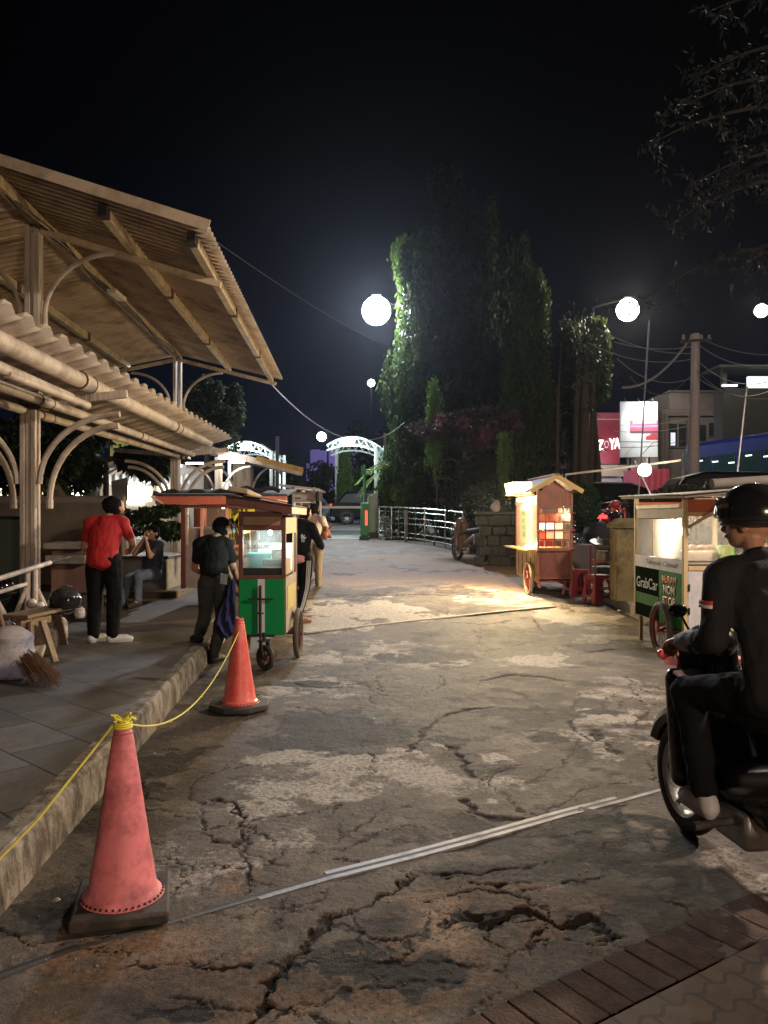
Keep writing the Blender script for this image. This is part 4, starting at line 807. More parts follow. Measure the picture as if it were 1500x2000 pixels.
# 1 man in red
Y1 = 8.7
j = dict(pel=V3(-.01,-.03,.93), waist=V3(0,-.02,1.05), chest=V3(0,.05,1.24), neck=V3(.03,.08,1.38), head=V3(.075,.15,1.49), shL=V3(-.175,.06,1.31), shR=V3(.19,.08,1.31), elL=V3(-.235,.04,1.05), elR=V3(.285,.11,1.08), wrL=V3(-.17,.22,.97), wrR=V3(.20,.30,1.02),
         kneeL=V3(-.105,.02,.48), kneeR=V3(.11,.03,.48), ankL=V3(-.11,-.02,.085), ankR=V3(.10,-.02,.085), footL=V3(-.05,.11,.04), footR=V3(.22,.05,.04))
p1 = person('person with bowed head in red T-shirt, black trousers and white shoes, seen from behind', (PX(203, Y1), Y1, PH), 0, j, SKIN, RED, BLKC, WSHOE, yaw=radians(-35), pitch=radians(-38), hair='messy', legr=1.12, bodyr=1.06, scale=1)
# 2 man in cap stepping off the kerb
Y2 = 8.75
j = dict(hipL=V3(-.09,.0,.88), hipR=V3(.08,.0,.88), pel=V3(0,0,.93), waist=V3(-.01,.01,1.04), chest=V3(-.04,.08,1.23), neck=V3(-.02,.12,1.37), head=V3(.06,.19,1.475), shL=V3(-.195,.08,1.30), shR=V3(.115,.12,1.29), elL=V3(-.25,.12,1.03), elR=V3(.17,.18,1.02), wrL=V3(-.13,.26,.92), wrR=V3(.21,.30,.84),
         kneeL=V3(-.12,.10,.55), ankL=V3(-.17,-.02,.30), footL=V3(-.24,.07,.25), kneeR=V3(.07,.04,.47), ankR=V3(.0,-.08,.085), footR=V3(.05,.04,.035))
p2 = person('person in black T-shirt, black cap and white mask stepping off the kerb', (PX(425, Y2)-.03, Y2, 0.0), 0, j, SKIN, CHAR, GREYD, DSHOE, yaw=radians(-42), pitch=radians(-32), hair='short', cap=BLKC, mask=mat('white_mask', (.62, .68, .66), .7), legr=1.05, bodyr=1.0, hem_dz=.06)
mb = MB(); mb.prism([(PX(424, 8.6)+x, 8.60, z) for x, z in ((.03, .88), (.10, .87), (.11, .97), (.04, .99))], (0, .03, 0)); mb.build('white_cloth', mat('white_cloth', (.45, .5, .5), .8), p2, world=True)
# 3 seated man with hands at face
Y3 = 12.7
j = dict(hipL=V3(-.09,0,.52), hipR=V3(.09,0,.52), pel=V3(0,-.02,.56), waist=V3(0,-.06,.68), chest=V3(-.02,-.05,.90), neck=V3(-.05,0,1.04), head=V3(-.10,.07,1.15), shL=V3(-.19,.0,.98), shR=V3(.15,-.02,.99), elL=V3(-.20,.22,.80), elR=V3(.17,.20,.83), wrL=V3(-.10,.20,1.02), wrR=V3(-.02,.20,1.05), kneeL=V3(-.15,.42,.50), kneeR=V3(.13,.36,.47), ankL=V3(-.13,.40,.12), ankR=V3(.16,.44,.085), footL=V3(-.14,.54,.06), footR=V3(.18,.56,.035))
DENIM = mat('blue_denim', (.10, .14, .20), .85, var=.35, scale=7, grime=(.3, .34, .38), gscale=4, gamt=.5)
p3 = person('person seated on the planter bench in jeans, both hands raised to the face', (PX(296, Y3), Y3, gz(Y3)+.02), radians(150), j, SKIN, mat('dark_denim_shirt', (.06, .07, .10), .85), DENIM, DSHOE, pitch=radians(-10), handL=dict(d=(.5, 0, 1), n=(0, -1, 0), curl=.3), handR=dict(d=(-.4, 0, 1), n=(0, -1, 0), curl=.3))
# 4 hoodie + striped trackpants
Y4 = 11.3
j = dict(pel=V3(0,0,.96), waist=V3(0,.0,1.08), chest=V3(.0,.03,1.30), neck=V3(.02,.05,1.44), head=V3(.06,.12,1.57), elR=V3(.29,.06,1.12), wrR=V3(.26,.30,1.08), elL=V3(-.24,.1,1.12), wrL=V3(-.05,.34,1.10), kneeR=V3(.06,.05,.50), ankR=V3(-.03,-.02,.09), footR=V3(.08,.08,.035), kneeL=V3(-.12,.05,.5))
p4 = person('person in black hoodie and black trackpants with three white side stripes', (PX(585, Y4)+.0, Y4, gz(Y4)), radians(-8), j, SKIN, BLKC, BLKC, mat('pinkish_sandal', (.3, .14, .1), .6), yaw=radians(-20), pitch=radians(-20), long=True, hoodie=True, legr=1.08, bodyr=1.06, hem_dz=.09)
WH = mat('white_print', (.6, .6, .62), .6, var=.05, bump=0)
mb = MB()
for k in range(3):
    a = radians(-66+13*k); dv = V3(cos(a), sin(a), 0); path = [(V3(.09, 0, .90), .112), (V3(.078, .02, .72), .102), (V3(.06, .05, .50), .086), (V3(.02, .02, .30), .078), (V3(-.02, -.01, .16), .072)]
    mb.tube([p_+dv*(r_*1.0+.004) for p_, r_ in path], .0075, 6)
mb.build('trouser_stripes', WH, p4)
mb = MB()
for k in range(3):
    a = radians(25+28*k); mb.prism([V3(.055, -.120, 1.20)+V3(r_*cos(a+w_), 0, r_*sin(a+w_)) for r_, w_ in ((.012, 0), (.06, -.20), (.085, 0), (.06, .20))], (0, -.012, 0))
for k in range(3): mb.box((.082, -.124, 1.197-.013*k), (.055-.008*k, .014, .006))
mb.build('chest_logo', WH, p4)
mb = MB(); 
remesh('shirt_hem', [(V3(0, 0, .935), (.178, .132, .07)), (V3(0, 0, .905), (.180, .134, .06))], .012, mat('pink_shirt', (.62, .26, .30), .8, var=.4, scale=25), p4, 4, .004)
# 5 guard behind the carts
Y5 = 15.6
j = dict(elR=V3(.26,.05,1.12), wrR=V3(.2,.25,1.05))
p5 = person('person in a dark navy uniform facing the camera behind the orange-roofed cart', (PX(517, Y5)+.10, Y5, gz(Y5)+.12), radians(165), j, SKIN, mat('navy_uniform', (.015, .022, .05), .8), BLKC, DSHOE, yaw=radians(15), long=True)
mb = MB(); mb.box((.09, .125, 1.30), (.08, .01, .03)); mb.box((-.09, .125, 1.30), (.07, .01, .02)); mb.build('badge', WH, p5)
# 6 vendor in printed T-shirt by the white cart
Y6 = 14.9
j = dict(head=V3(.0,.10,1.50), neck=V3(0,.04,1.37), chest=V3(0,.02,1.22), waist=V3(0,0,1.02), shL=V3(-.175,0,1.31), shR=V3(.175,0,1.31), elR=V3(.25,.12,1.08), wrR=V3(.22,.34,1.03), elL=V3(-.25,.1,1.08), wrL=V3(-.2,.3,1.0))
p6 = person('person in pale grey T-shirt with orange back print beside the white cart', (PX(612, Y6)+.0, Y6, gz(Y6)-.05), radians(-10), j, SKIN2, mat('pale_tee', (.42, .38, .37), .8), mat('khaki_trousers', (.20, .16, .12), .8), DSHOE, pitch=radians(-25))
text('back_print', 'OR', .16, .09, mat('orange_print', (.62, .14, .06), .7, var=.05, bump=0), p6, (.05, -.128, 1.27), rot=(radians(90), 0, 0), extr=.012)
# brown plush toy held beside the cart
mb = MB(); mb.ball((0, 0, 0), (.07, .06, .08)); mb.ball((.02, 0, .10), .055); mb.capsule((.05, 0, .10), .022, (.14, 0, .15), .016); mb.capsule((-.02, 0, .14), .02, (-.05, 0, .20), .012); mb.capsule((.05, 0, -.02), .03, (.10, 0, -.03), .03); mb.capsule((-.05, 0, -.05), .03, (-.09, 0, -.09), .028)
tag(mb.build('plush_toy', mat('brown_plush', (.24, .09, .05), .9, var=.4, scale=30, bump=.8), None, loc=P(634, 1045, 14.0)), 'small reddish brown plush toy hanging at the side of the white cart', 'toy')
# 7 striped shirt person behind right cart
Y7 = 12.6
p7s = mat('striped', (.1, .1, .1), .8); m_, N_, L_, b_, t_ = base('striped_shirt'); wv = N_.new('ShaderNodeTexWave'); wv.bands_direction = 'Z'; wv.inputs['Scale'].default_value = 8; L_.new(t_.outputs['Object'], wv.inputs['Vector']); L_.new(ramp2(N_, L_, wv.outputs['Fac'], (.06, .045, .04), (.42, .34, .26), .62, .72), b_.inputs['Base Color']); b_.inputs['Roughness'].default_value = .85
j = dict(head=V3(0,.12,1.52), neck=V3(0,.05,1.40), pel=V3(0,0,.95))
person('person in a dark striped shirt with bowed head behind the food cart at the right', (PX(1388, Y7), Y7, gz(Y7)+.42), radians(-15), j, SKIN2, m_, BLKC, DSHOE, pitch=radians(-45), hair='short', bodyr=1.1)
# ---------------- MOPED ----------------
def wheel(mb_t, parent, c, R, r, spokes=10, w=.0, hub=.03, rimm=STEEL, tyrem=BLACKRUB, axis='X', name='wheel'):
    mb = MB(); mb.torus(c, R-r, r, axis, 32, 10); o = mb.build(name, tyrem, parent)
    mb = MB(); mb.torus(c, R-r*1.9, r*.45, axis, 32, 8, sq=2); ax = V3(1, 0, 0) if axis == 'X' else V3(0, 1, 0)
    mb.cyl(Vector(c)-ax*hub*1.6, Vector(c)+ax*hub*1.6, hub)
    for k in range(spokes):
        a = 2*pi*k/spokes; dv = V3(0, cos(a), sin(a)) if axis == 'X' else V3(cos(a), 0, sin(a)); mb.tube([Vector(c)+ax*hub*(1 if k % 2 else -1), Vector(c)+dv*(R-r*1.8)], .0045 if spokes > 8 else .014, 5)
    mb.build('rim', rimm, o); return o
def moped(label, loc, rz, bodym, group=None, lit=None, lean=0, box=False, seatm=BLACKMATTE, plate=False):
    t_ = thing('motorbike', label, 'motorbike', loc, rz, group)
    fw, rw, R = V3(0, .62, .28), V3(0, -.60, .28), .28
    wheel(None, t_, fw, R, .045, 6); wheel(None, t_, rw, R, .052, 6)
    for sx_ in (-.07, .07):
        mb = MB(); mb.tube([fw+V3(sx_, 0, 0), fw+V3(sx_, -.13, .38)], .018); mb.build('fork', STEEL, t_)
    mb = MB(); mb.torus(fw, .315, .05, 'X', 20, 8, radians(25), radians(150), sq=1.3); mb.build('front_fender', bodym, t_)
    remesh('front_shield', [(V3(-.08, .44, .98), .07, V3(-.11, .40, .62), .06), (V3(.08, .44, .98), .07, V3(.11, .40, .62), .06), (V3(0, .46, .95), .07, V3(0, .47, .70), .06), (V3(-.20, .36, .84), .05, V3(-.21, .28, .40), .05), (V3(.20, .36, .84), .05, V3(.21, .28, .40), .05), (V3(-.10, .36, .62), .07, V3(-.10, .22, .30), .07), (V3(.10, .36, .62), .07, V3(.10, .22, .30), .07), (V3(0, .30, .60), .11, V3(0, .16, .34), .11)], .014, bodym, t_, 3)
    remesh('rear_body', [(V3(-.07, .05, .45), .10, V3(-.08, -.40, .60), .10), (V3(.07, .05, .45), .10, V3(.08, -.40, .60), .10), (V3(0, -.40, .62), .12, V3(0, -.78, .74), .06), (V3(0, .25, .36), .09, V3(0, -.2, .40), .12)], .014, bodym, t_, 3)
    remesh('seat', [(V3(-.05, .04, .74), .06, V3(-.06, -.62, .81), .055), (V3(.05, .04, .74), .06, V3(.06, -.62, .81), .055)], .014, seatm, t_, 3)
    remesh('headlight_cowl', [(V3(0, .40, 1.00), (.13, .11, .09)), (V3(0, .46, .98), .06, V3(0, .50, .95), .05)], .012, bodym, t_, 3)
    mb = MB(); mb.ball((0, .515, .97), (.075, .03, .05)); mb.build('headlight', emit('bike_light', (1, .95, .9), lit) if lit else CHROME, t_)
    mb = MB(); mb.tube([(-.27, .22, 1.02), (-.14, .34, 1.03), (0, .38, 1.03), (.14, .34, 1.03), (.27, .22, 1.02)], .013); mb.build('handlebar', DARKMETAL, t_)
    for sg in (-1, 1):
        mb = MB(); mb.cyl((sg*.30, .195, 1.02), (sg*.20, .275, 1.026), .019); mb.build('grip', BLACKRUB, t_)
        mb = MB(); mb.tube([(sg*.12, .34, 1.03), (sg*.16, .38, 1.13)], .006); mb.ball((sg*.175, .38, 1.155), (.048, .012, .032)); mb.build('mirror', BLACKPL, t_)
        mb = MB(); mb.ball((sg*.16, .46, .90), (.045, .03, .022)); mb.build('indicator', emit('dim_amber', (.9, .25, .2), .12), t_)
    mb = MB(); mb.box((0, -.86, .72), (.20, .04, .07)); mb.build('tail_light', emit('tail_red', (1, .02, .02), 6) if lit else mat('red_lens', (.35, .02, .02), .2, bump=0), t_, bev=.015)
    mb = MB(); mb.box((0, -.93, .52), (.22, .012, .10), rx=radians(20)); mb.build('number_plate', mat('plate', (.3, .3, .3), .5), t_)
    mb = MB(); mb.cyl((0, -.05, .30), (0, .22, .30), .09); mb.box((0, .02, .28), (.26, .26, .16)); mb.build('engine', mat('cast_alloy', (.38, .38, .38), .4, .8, grime=(.05, .05, .05), gamt=.7), t_, bev=.02)
    mb = MB(); mb.tube([(.10, .15, .22), (.13, -.2, .20), (.15, -.55, .27), (.15, -.85, .38)], [.022, .03, .045, .045]); mb.build('exhaust', STEEL, t_)
    mb = MB(); mb.torus(rw, .34, .045, 'X', 14, 8, radians(40), radians(150), sq=1.5); mb.build('rear_fender', BLACKMATTE, t_)
    mb = MB(); mb.tube([(-.10, -.55, .86), (-.11, -.85, .86), (0, -.92, .87), (.11, -.85, .86), (.10, -.55, .86)], .012); mb.build('grab_rail', DARKMETAL, t_)
    for sg in (-1, 1): mb = MB(); mb.cyl((sg*.12, .0, .30), (sg*.30, .0, .28), .018); mb.build('foot_peg', BLACKRUB, t_)
    return t_
BIKEBLK = mat('bike_black', (.010, .010, .011), .22, var=.3, scale=3, bump=0, grime=(.04, .038, .035), gamt=.5)
rloc = V3(1.62, 3.42, 0); rrz = radians(7)
BK = moped('black motorbike with its rider passing close by at the right edge', rloc, rrz, BIKEBLK)
mb = MB(); mb.box((-.16, .28, .86), (.14, .10, .012), rx=radians(25), rz=.3); mb.build('shield_sticker', mat('pale_sticker', (.45, .4, .42), .4), BK)
mb = MB(); mb.capsule((-.20, .50, .93), .022, (-.13, .53, .90), .025); mb.build('indicator', mat('pinkred_lens', (.8, .10, .14), .35), BK)
# rider (local frame of the bike)
j = dict(hipL=V3(-.10,-.18,.88), hipR=V3(.10,-.18,.88), pel=V3(0,-.20,.92), waist=V3(0,-.17,1.04), chest=V3(0,-.06,1.26), neck=V3(0,.0,1.41), head=V3(-.01,.06,1.56), shL=V3(-.19,-.02,1.35), shR=V3(.19,-.02,1.35), elL=V3(-.27,-.10,1.09), elR=V3(.30,-.02,1.10), wrL=V3(-.275,.16,1.045), wrR=V3(.275,.16,1.045), kneeL=V3(-.20,.24,.80), kneeR=V3(.20,.24,.80), ankL=V3(-.22,.05,.40), ankR=V3(.22,.05,.40), footL=V3(-.22,.18,.335), footR=V3(.22,.18,.335))
NAVY = mat('dark_jacket', (.015, .016, .018), .85, spec=.2, var=.3, scale=6, bump=.3)
RD = person('rider in dark jacket and black helmet with a red and white sleeve patch', rloc, rrz, j, SKIN, NAVY, mat('black_jeans', (.006, .006, .007), .9, spec=.15), mat('grey_shoe', (.45, .46, .48), .6, grime=(.15, .15, .15), gamt=.5), yaw=radians(38), pitch=radians(-4), hair=None, long=True, handL=dict(d=(.05, .8, -.2), n=(0, .3, -1), t=(1, 0, 0), curl=1.0), handR=dict(d=(-.05, .8, -.2), n=(0, .3, -1), t=(-1, 0, 0), curl=1.0), bodyr=1.15, wr=.008)
hy = Matrix.Rotation(radians(38), 4, 'Z'); HT = lambda x, y, z: V3(-.01, .055, 1.585)+(hy @ V3(x, y, z))
mb = MB(); n = 28; rings = []
for i in range(15):
    th = pi*.60*i/14; rings.append([HT(.134*sin(th)*cos(a), .150*sin(th)*sin(a)-.012, .135*cos(th)+.03) for a in [2*pi*k/n for k in range(n)]])
mb.loft(rings, False); hm = mb.build('helmet_shell', BLACKPL, RD, sharp=80); md = hm.modifiers.new('t', 'SOLIDIFY'); md.thickness = .02
mb = MB(); vs = []
for i in range(7):
    for k in range(15):
        a = radians(20+140*k/14); z = .07-.09*i/6; q_ = sqrt(max(.1, 1-(z/.17)**2)); vs.append(HT(.141*q_*cos(a), (.160*q_)*sin(a)-.010, z+.03))
mb.add(vs, [(i*15+k, i*15+k+1, (i+1)*15+k+1, (i+1)*15+k) for i in range(6) for k in range(14)]); mb.build('helmet_visor', mat('smoked_visor', (.02, .02, .024), .06), RD, sharp=80)
mb = MB(); mb.torus(HT(0, -.012, .03-.135*.30), .128, .012, 'Z', 28, 8); mb.build('helmet_trim', DARKMETAL, RD)
remesh('forearm_sleeve', [(j['elL'].lerp(j['wrL'], .30), .057, j['elL'].lerp(j['wrL'], .88), .046)], .008, mat('grey_sleeve', (.20, .20, .21), .8, var=.3), RD, 4, .004, 14)

# sleeve patch on the left upper arm
def patch(zc, m, nm):
    sh_, el_ = j['shL'], j['elL']; mb = MB(); vs = []
    for i in range(3):
        for k in range(7):
            u = zc+.055*i/2; c_ = sh_.lerp(el_, u); a = radians(150+75*k/6); rr_ = .079-.010*u; vs.append(c_+V3(rr_*cos(a), rr_*sin(a), 0))
    mb.add(vs, [(i*7+q_, i*7+q_+1, (i+1)*7+q_+1, (i+1)*7+q_) for i in range(2) for q_ in range(6)]); o = mb.build(nm, m, RD); md = o.modifiers.new('t', 'SOLIDIFY'); md.thickness = .004
patch(.38, mat('flag_red', (.55, .04, .06), .7), 'flag_patch'); patch(.44, mat('flag_white', (.6, .57, .53), .7), 'flag_patch')
# parked bikes
moped('dusty parked motorbike with a pinkish rear panel at the end of the fence', (PX(918, 19.6), 19.6, gz(19.6)), radians(24), mat('pinkish_panel', (.13, .08, .075), .4), 'motorbikes beyond the rails')
moped('dark parked motorbike behind the curved steel fence', (PX(770, 30.5), 30.5, gz(30.5)), radians(70), mat('grey_panel', (.12, .13, .14), .4), 'motorbikes beyond the rails')
moped('motorbike with a glowing red tail light on the street behind the hedge', (PX(1194, 17.0), 17.0, gz(17)+.50), radians(-28), mat('red_panel', (.35, .03, .03), .35), None, lit=5)
moped('black motorbike parked behind the wok stand', (PX(1176, 16.2), 16.2, gz(16.2)+.30), radians(-60), BIKEBLK, 'motorbikes beyond the rails')
j = dict(hipL=V3(-.10,-.18,.88), hipR=V3(.10,-.18,.88), pel=V3(0,-.20,.92), waist=V3(0,-.17,1.04), chest=V3(0,-.06,1.26), neck=V3(0,.0,1.41), head=V3(0,.06,1.56), elL=V3(-.33,.08,1.10), elR=V3(.33,.08,1.12), shL=V3(-.19,-.02,1.35), shR=V3(.19,-.02,1.35), wrL=V3(-.33,.19,1.035), wrR=V3(.33,.19,1.035), kneeL=V3(-.20,.24,.80), kneeR=V3(.20,.24,.80), ankL=V3(-.22,.05,.40), ankR=V3(.22,.05,.40), footL=V3(-.22,.18,.335), footR=V3(.22,.18,.335))
def milky(name, tl=.4, df=.1):
    if name in MATS: return MATS[name]
    m = bpy.data.materials.new(name); m.use_nodes = True; N = m.node_tree.nodes; L = m.node_tree.links; out = N['Material Output']; N.remove(N['Principled BSDF']); t = N.new('ShaderNodeTexCoord')
    tr = N.new('ShaderNodeBsdfTransparent'); tn = N.new('ShaderNodeBsdfTranslucent'); tn.inputs[0].default_value = (.9, .9, .88, 1); d = N.new('ShaderNodeBsdfDiffuse'); d.inputs[0].default_value = (.6, .6, .58, 1); g = N.new('ShaderNodeBsdfGlossy'); g.inputs['Roughness'].default_value = .08
    a = N.new('ShaderNodeMixShader'); nz = noi(N, L, 3.5, 4, t.outputs['Object'], .7); r = N.new('ShaderNodeMapRange'); L.new(nz, r.inputs[0]); r.inputs[3].default_value = tl*.5; r.inputs[4].default_value = tl*1.5; L.new(r.outputs[0], a.inputs[0]); L.new(tr.outputs[0], a.inputs[1]); L.new(tn.outputs[0], a.inputs[2])
    b = N.new('ShaderNodeMixShader'); b.inputs[0].default_value = df; L.new(a.outputs[0], b.inputs[1]); L.new(d.outputs[0], b.inputs[2])
    c = N.new('ShaderNodeMixShader'); c.inputs[0].default_value = .06; L.new(b.outputs[0], c.inputs[1]); L.new(g.outputs[0], c.inputs[2]); L.new(c.outputs[0], out.inputs[0]); MATS[name] = m; return m
# ---------------- CART: rolled egg snacks (green front) ----------------
BRW = wood('red_brown_frame', (.10, .035, .025), (.19, .07, .05), rough=.5); TANP = mat('tan_board', (.40, .25, .15), .6, var=.15, grime=(.2, .1, .06), gamt=.5); OCHW = wood('ochre_board', (.36, .24, .10), (.52, .37, .17), axis=1)
GRN = mat('green_panel', (.004, .235, .065), .6, spec=.2, var=.10, scale=3, bump=.05); PLY = mat('dirty_ply', (.38, .32, .26), .7, grime=(.15, .10, .07), gamt=.6)
Yc = 8.4; C1 = thing('food_cart', 'narrow brown wooden cart with a green front panel and lit glass case selling rolled eggs', 'food cart', (PX(512, Yc), Yc, 0), radians(-1.0), 'food carts')
hw_, Lc = .25, .95
def cb(nm, m, *a, bev=.004, par=None): mb = MB(); mb.bb(*a); return mb.build(nm, m, par or C1, bev=bev)
for sx_ in (-1, 1):
    for y in (0.0, Lc-.045):
        x0 = sx_*hw_; cb('corner_post', BRW, min(x0, x0-sx_*.045), max(x0, x0-sx_*.045), y, y+.045, .36, 1.66 if sx_ < 0 else 1.60)
pn = cb('front_panel', GRN, -hw_+.006, hw_-.012, -.012, .0, .355, .945)
cb('panel_stripe', mat('white_stripe', (.62, .62, .68), .5), -.045, .03, -.016, -.0125, .37, .945, bev=0, par=pn)
mb = MB(); mb.cyl((-.012, -.035, .30), (-.012, -.035, .88), .013); mb.box((-.012, -.035, .735), (.27, .014, .018)); mb.box((-.012, -.035, .585), (.07, .014, .014)); mb.build('steering_bar', BLACKMATTE, C1)
cb('front_rail', BRW, -hw_+.046, hw_-.046, 0, .04, .945, .985); cb('base_board', BRW, -hw_+.046, hw_-.046, .002, .04, .36, .40); cb('dark_tray', BLACKMATTE, -hw_+.047, hw_-.047, .012, .05, .986, 1.062)
cb('middle_rail', BRW, -hw_+.046, hw_-.046, 0, .04, 1.46, 1.515); cb('top_rail', BRW, -hw_+.046, hw_-.046, 0, .04, 1.605, 1.66); cb('name_board', TANP, -hw_+.047, hw_-.047, .008, .02, 1.515, 1.605, bev=0)
gl = cb('front_glass', milky('case_glass', .05, .03), -hw_+.046, hw_-.046, .008, .012, 1.063, 1.46, bev=0)
text('sign_lettering', 'TELOR GULUNG', .25, .042, mat('black_ink', (.02, .02, .02), .6, bump=0), C1, (-.045, .003, 1.287), extr=.001, bold=.02)
text('sign_lettering', 'MAKANAN', .12, .022, mat('pale_ink', (.85, .9, .9), .6, bump=0), C1, (.13, .005, 1.31), extr=.001)
# side walls
for sx_ in (-1, 1):
    x0, x1 = (hw_-.014, hw_-.004) if sx_ > 0 else (-hw_+.004, -hw_+.014)
    cb('side_top_board', OCHW, x0, x1, .046, Lc-.046, 1.42, 1.60); cb('side_lower_board', PLY, x0, x1, .046, Lc-.046, .36, .96); cb('side_counter_board', TANP, x0, x1, .046, .40, .985, 1.15, bev=0)
    cb('side_slat', OCHW, x0+sx_*.004, x1+sx_*.004, .60, .66, .96, 1.42)
cb('side_ad', mat('yellow_ad', (.50, .42, .12), .6, var=.4, scale=5), hw_-.003, hw_+.001, .15, .80, .60, .85, bev=0)
cb('back_board', PLY, -hw_+.046, hw_-.046, Lc-.03, Lc-.02, .36, 1.18); cb('counter', TANP, -hw_+.047, hw_-.047, .052, Lc-.05, .965, .984); cb('back_rail', BRW, -hw_+.046, hw_-.046, Lc-.04, Lc, 1.52, 1.62)
# roof
rf = MB(); rf.prism([(-.355, -.14, 1.735), (.335, -.14, 1.628), (.345, Lc+.16, 1.62), (-.345, Lc+.16, 1.735)], (0, 0, .085)); rf.build('roof', BRW, C1, bev=.008)
rf = MB(); rf.prism([(-.362, -.15, 1.823), (.342, -.15, 1.716), (.352, Lc+.17, 1.708), (-.352, Lc+.17, 1.823)], (0, 0, .012)); rf.build('roof_cover', BLACKMATTE, C1)
rf = MB(); rf.box((-.22, .25, 1.86), (.20, .9, .055), rx=-.05, ry=.15); rf.box((.0, .3, 1.805), (.36, .8, .02), ry=.15); rf.build('folded_cardboard', mat('cardboard', (.42, .33, .21), .8), C1, bev=.01)
# things inside
AQ = mat('cyan_tub', (.01, .50, .56), .4, bump=0); mb = MB(); mb.lathe([(.115, 0), (.128, .22), (.134, .225), (.122, .215), (.108, .01)], n=24); tag(mb.build('plastic_tub', AQ, None, loc=(PX(512, Yc)-.06, Yc+.24, .985)), 'cyan plastic tub inside the lit case of the green cart', 'tub')
mb = MB(); mb.bb(-.12, .12, 0, .22, 0, .075); mb2 = tag(mb.build('wooden_tray', mat('olive_box', (.16, .13, .07), .6), None, loc=(PX(512, Yc)+.11, Yc+.09, 1.075), bev=.004), 'olive brown tray in the right half of the lit case', 'tray')
mb = MB(); mb.bb(-.13, .11, 0, .24, 0, .088); tag(mb.build('food_box', mat('white_box', (.75, .75, .72), .5), None, loc=(PX(512, Yc)+.11, Yc+.09, .985), bev=.004), 'white box supporting the olive tray inside the green cart', 'box')
mb = MB(); mb.lathe([(.05, 0), (.065, .05), (.055, .08), (.075, .10), (.07, .105), (0, .10)], n=20); tag(mb.build('glass_jar', mat('grey_jar', (.35, .4, .4), .3), None, loc=(PX(512, Yc)+.13, Yc+.2, 1.15)), 'squat grey jar standing on the tray inside the green cart', 'jar')
mb = MB(); mb.bb(-.05, .05, 0, .003, 0, .095); mb.build('note', mat('paper', (.9, .9, .88), .7), C1).location = (-.085, .06, 1.355)
cb('added_lining', mat('white_lining', (.82, .86, .84), .5, var=.1), -hw_+.047, hw_-.047, Lc-.052, Lc-.047, .985, 1.30, bev=0); cb('inner_ceiling', mat('white_lining', (.82, .86, .84), .5), -hw_+.02, hw_-.02, .05, Lc-.05, 1.52, 1.525, bev=0)  # white back panel added to brighten the lit case
mb = MB(); mb.ball((.06, .16, 1.435), (.022, .022, .028)); mb.cyl((.06, .16, 1.455), (.06, .16, 1.515), .012); mb.build('bulb', emit('cool_bulb', (.80, 1, .97), 26), C1)
light('POINT', Vector((PX(512, Yc)+.05, Yc+.22, 1.37)), 15, (.78, 1, .97), .05)
# wheels
def bigwheel(par, x, y, R, r, nm='wheel', rimm=RUST): 
    mb = MB(); mb.torus((x, y, R), R-r, r, 'X', 36, 10); o = mb.build(nm, mat('dusty_tyre', (.07, .06, .052), .85, grime=(.17, .14, .11), gamt=.8), par)
    mb = MB(); mb.torus((x, y, R), R-2*r, r*.5, 'X', 36, 8); mb.cyl((x-.05, y, R), (x+.05, y, R), .025)
    for k in range(18): a = 2*pi*k/18; mb.tube([(x+.02*(1 if k % 2 else -1), y, R), (x, y+(R-2*r)*cos(a), R+(R-2*r)*sin(a))], .003, 4)
    mb.build('spoked_rim', rimm, o); return o
bigwheel(C1, hw_+.055, .62, .285, .030); bigwheel(C1, -hw_-.055, .62, .285, .030)
mb = MB(); mb.cyl((-hw_-.05, .62, .285), (hw_+.05, .62, .285), .014); mb.box((0, .62, .32), (.5, .05, .06)); mb.build('axle', RUST, C1)
rz_ = radians(50); ctr = V3(.055, -.13, .135); Rm = Matrix.Translation(ctr) @ Matrix.Rotation(rz_, 4, 'Z')
mb = MB(); mb.torus((0, 0, 0), .108, .026, 'X', 30, 10); mb.v = [Rm @ v for v in mb.v]; cw = mb.build('front_wheel', BLACKRUB, C1)
mb = MB(); mb.torus((0, 0, 0), .078, .012, 'X', 26, 8); mb.cyl((-.03, 0, 0), (.03, 0, 0), .03)
for k in range(5): a = 2*pi*k/5; mb.tube([(0, .02*cos(a), .02*sin(a)), (0, .078*cos(a), .078*sin(a))], .011, 6)
mb.v = [Rm @ v for v in mb.v]; mb.build('rim', RUST, cw)
mb = MB()
for s_ in (-.048, .048): mb.beam((s_, 0, 0), (s_, .02, .165), .012, .045)
mb.box((0, .02, .175), (.115, .07, .018)); mb.cyl((0, .02, .18), (0, .02, .26), .018); mb.v = [Rm @ v for v in mb.v]; mb.build('wheel_fork', BLACKMATTE, C1)
mb = MB(); mb.box((0, .03, .345), (.26, .12, .02)); mb.build('fork_plate', DARKMETAL, C1)
# blue cloth hanging at the left
mb = MB(); x0 = PX(512, Yc)-.27; 
vs = []
for i in range(9):
    for k in range(7): u = k/6; w_ = (.05+.16*min(1, i/6)*(1 if i < 7 else (9-i)/3)); vs.append((x0-.01-w_*u, Yc-.02+.03*sin(k*2.1+i), 1.0-.62*i/8-.08*u))
mb.add(vs, [(i*7+k, i*7+k+1, (i+1)*7+k+1, (i+1)*7+k) for i in range(8) for k in range(6)]); o = mb.build('cloth', mat('dark_blue_cloth', (.02, .025, .10), .9, var=.3, bump=.4), None, world=True, loc=(x0, Yc, 1.0)); md = o.modifiers.new('t', 'SOLIDIFY'); md.thickness = .006
tag(o, 'dark blue cloth hanging at the left corner of the green cart', 'cloth')
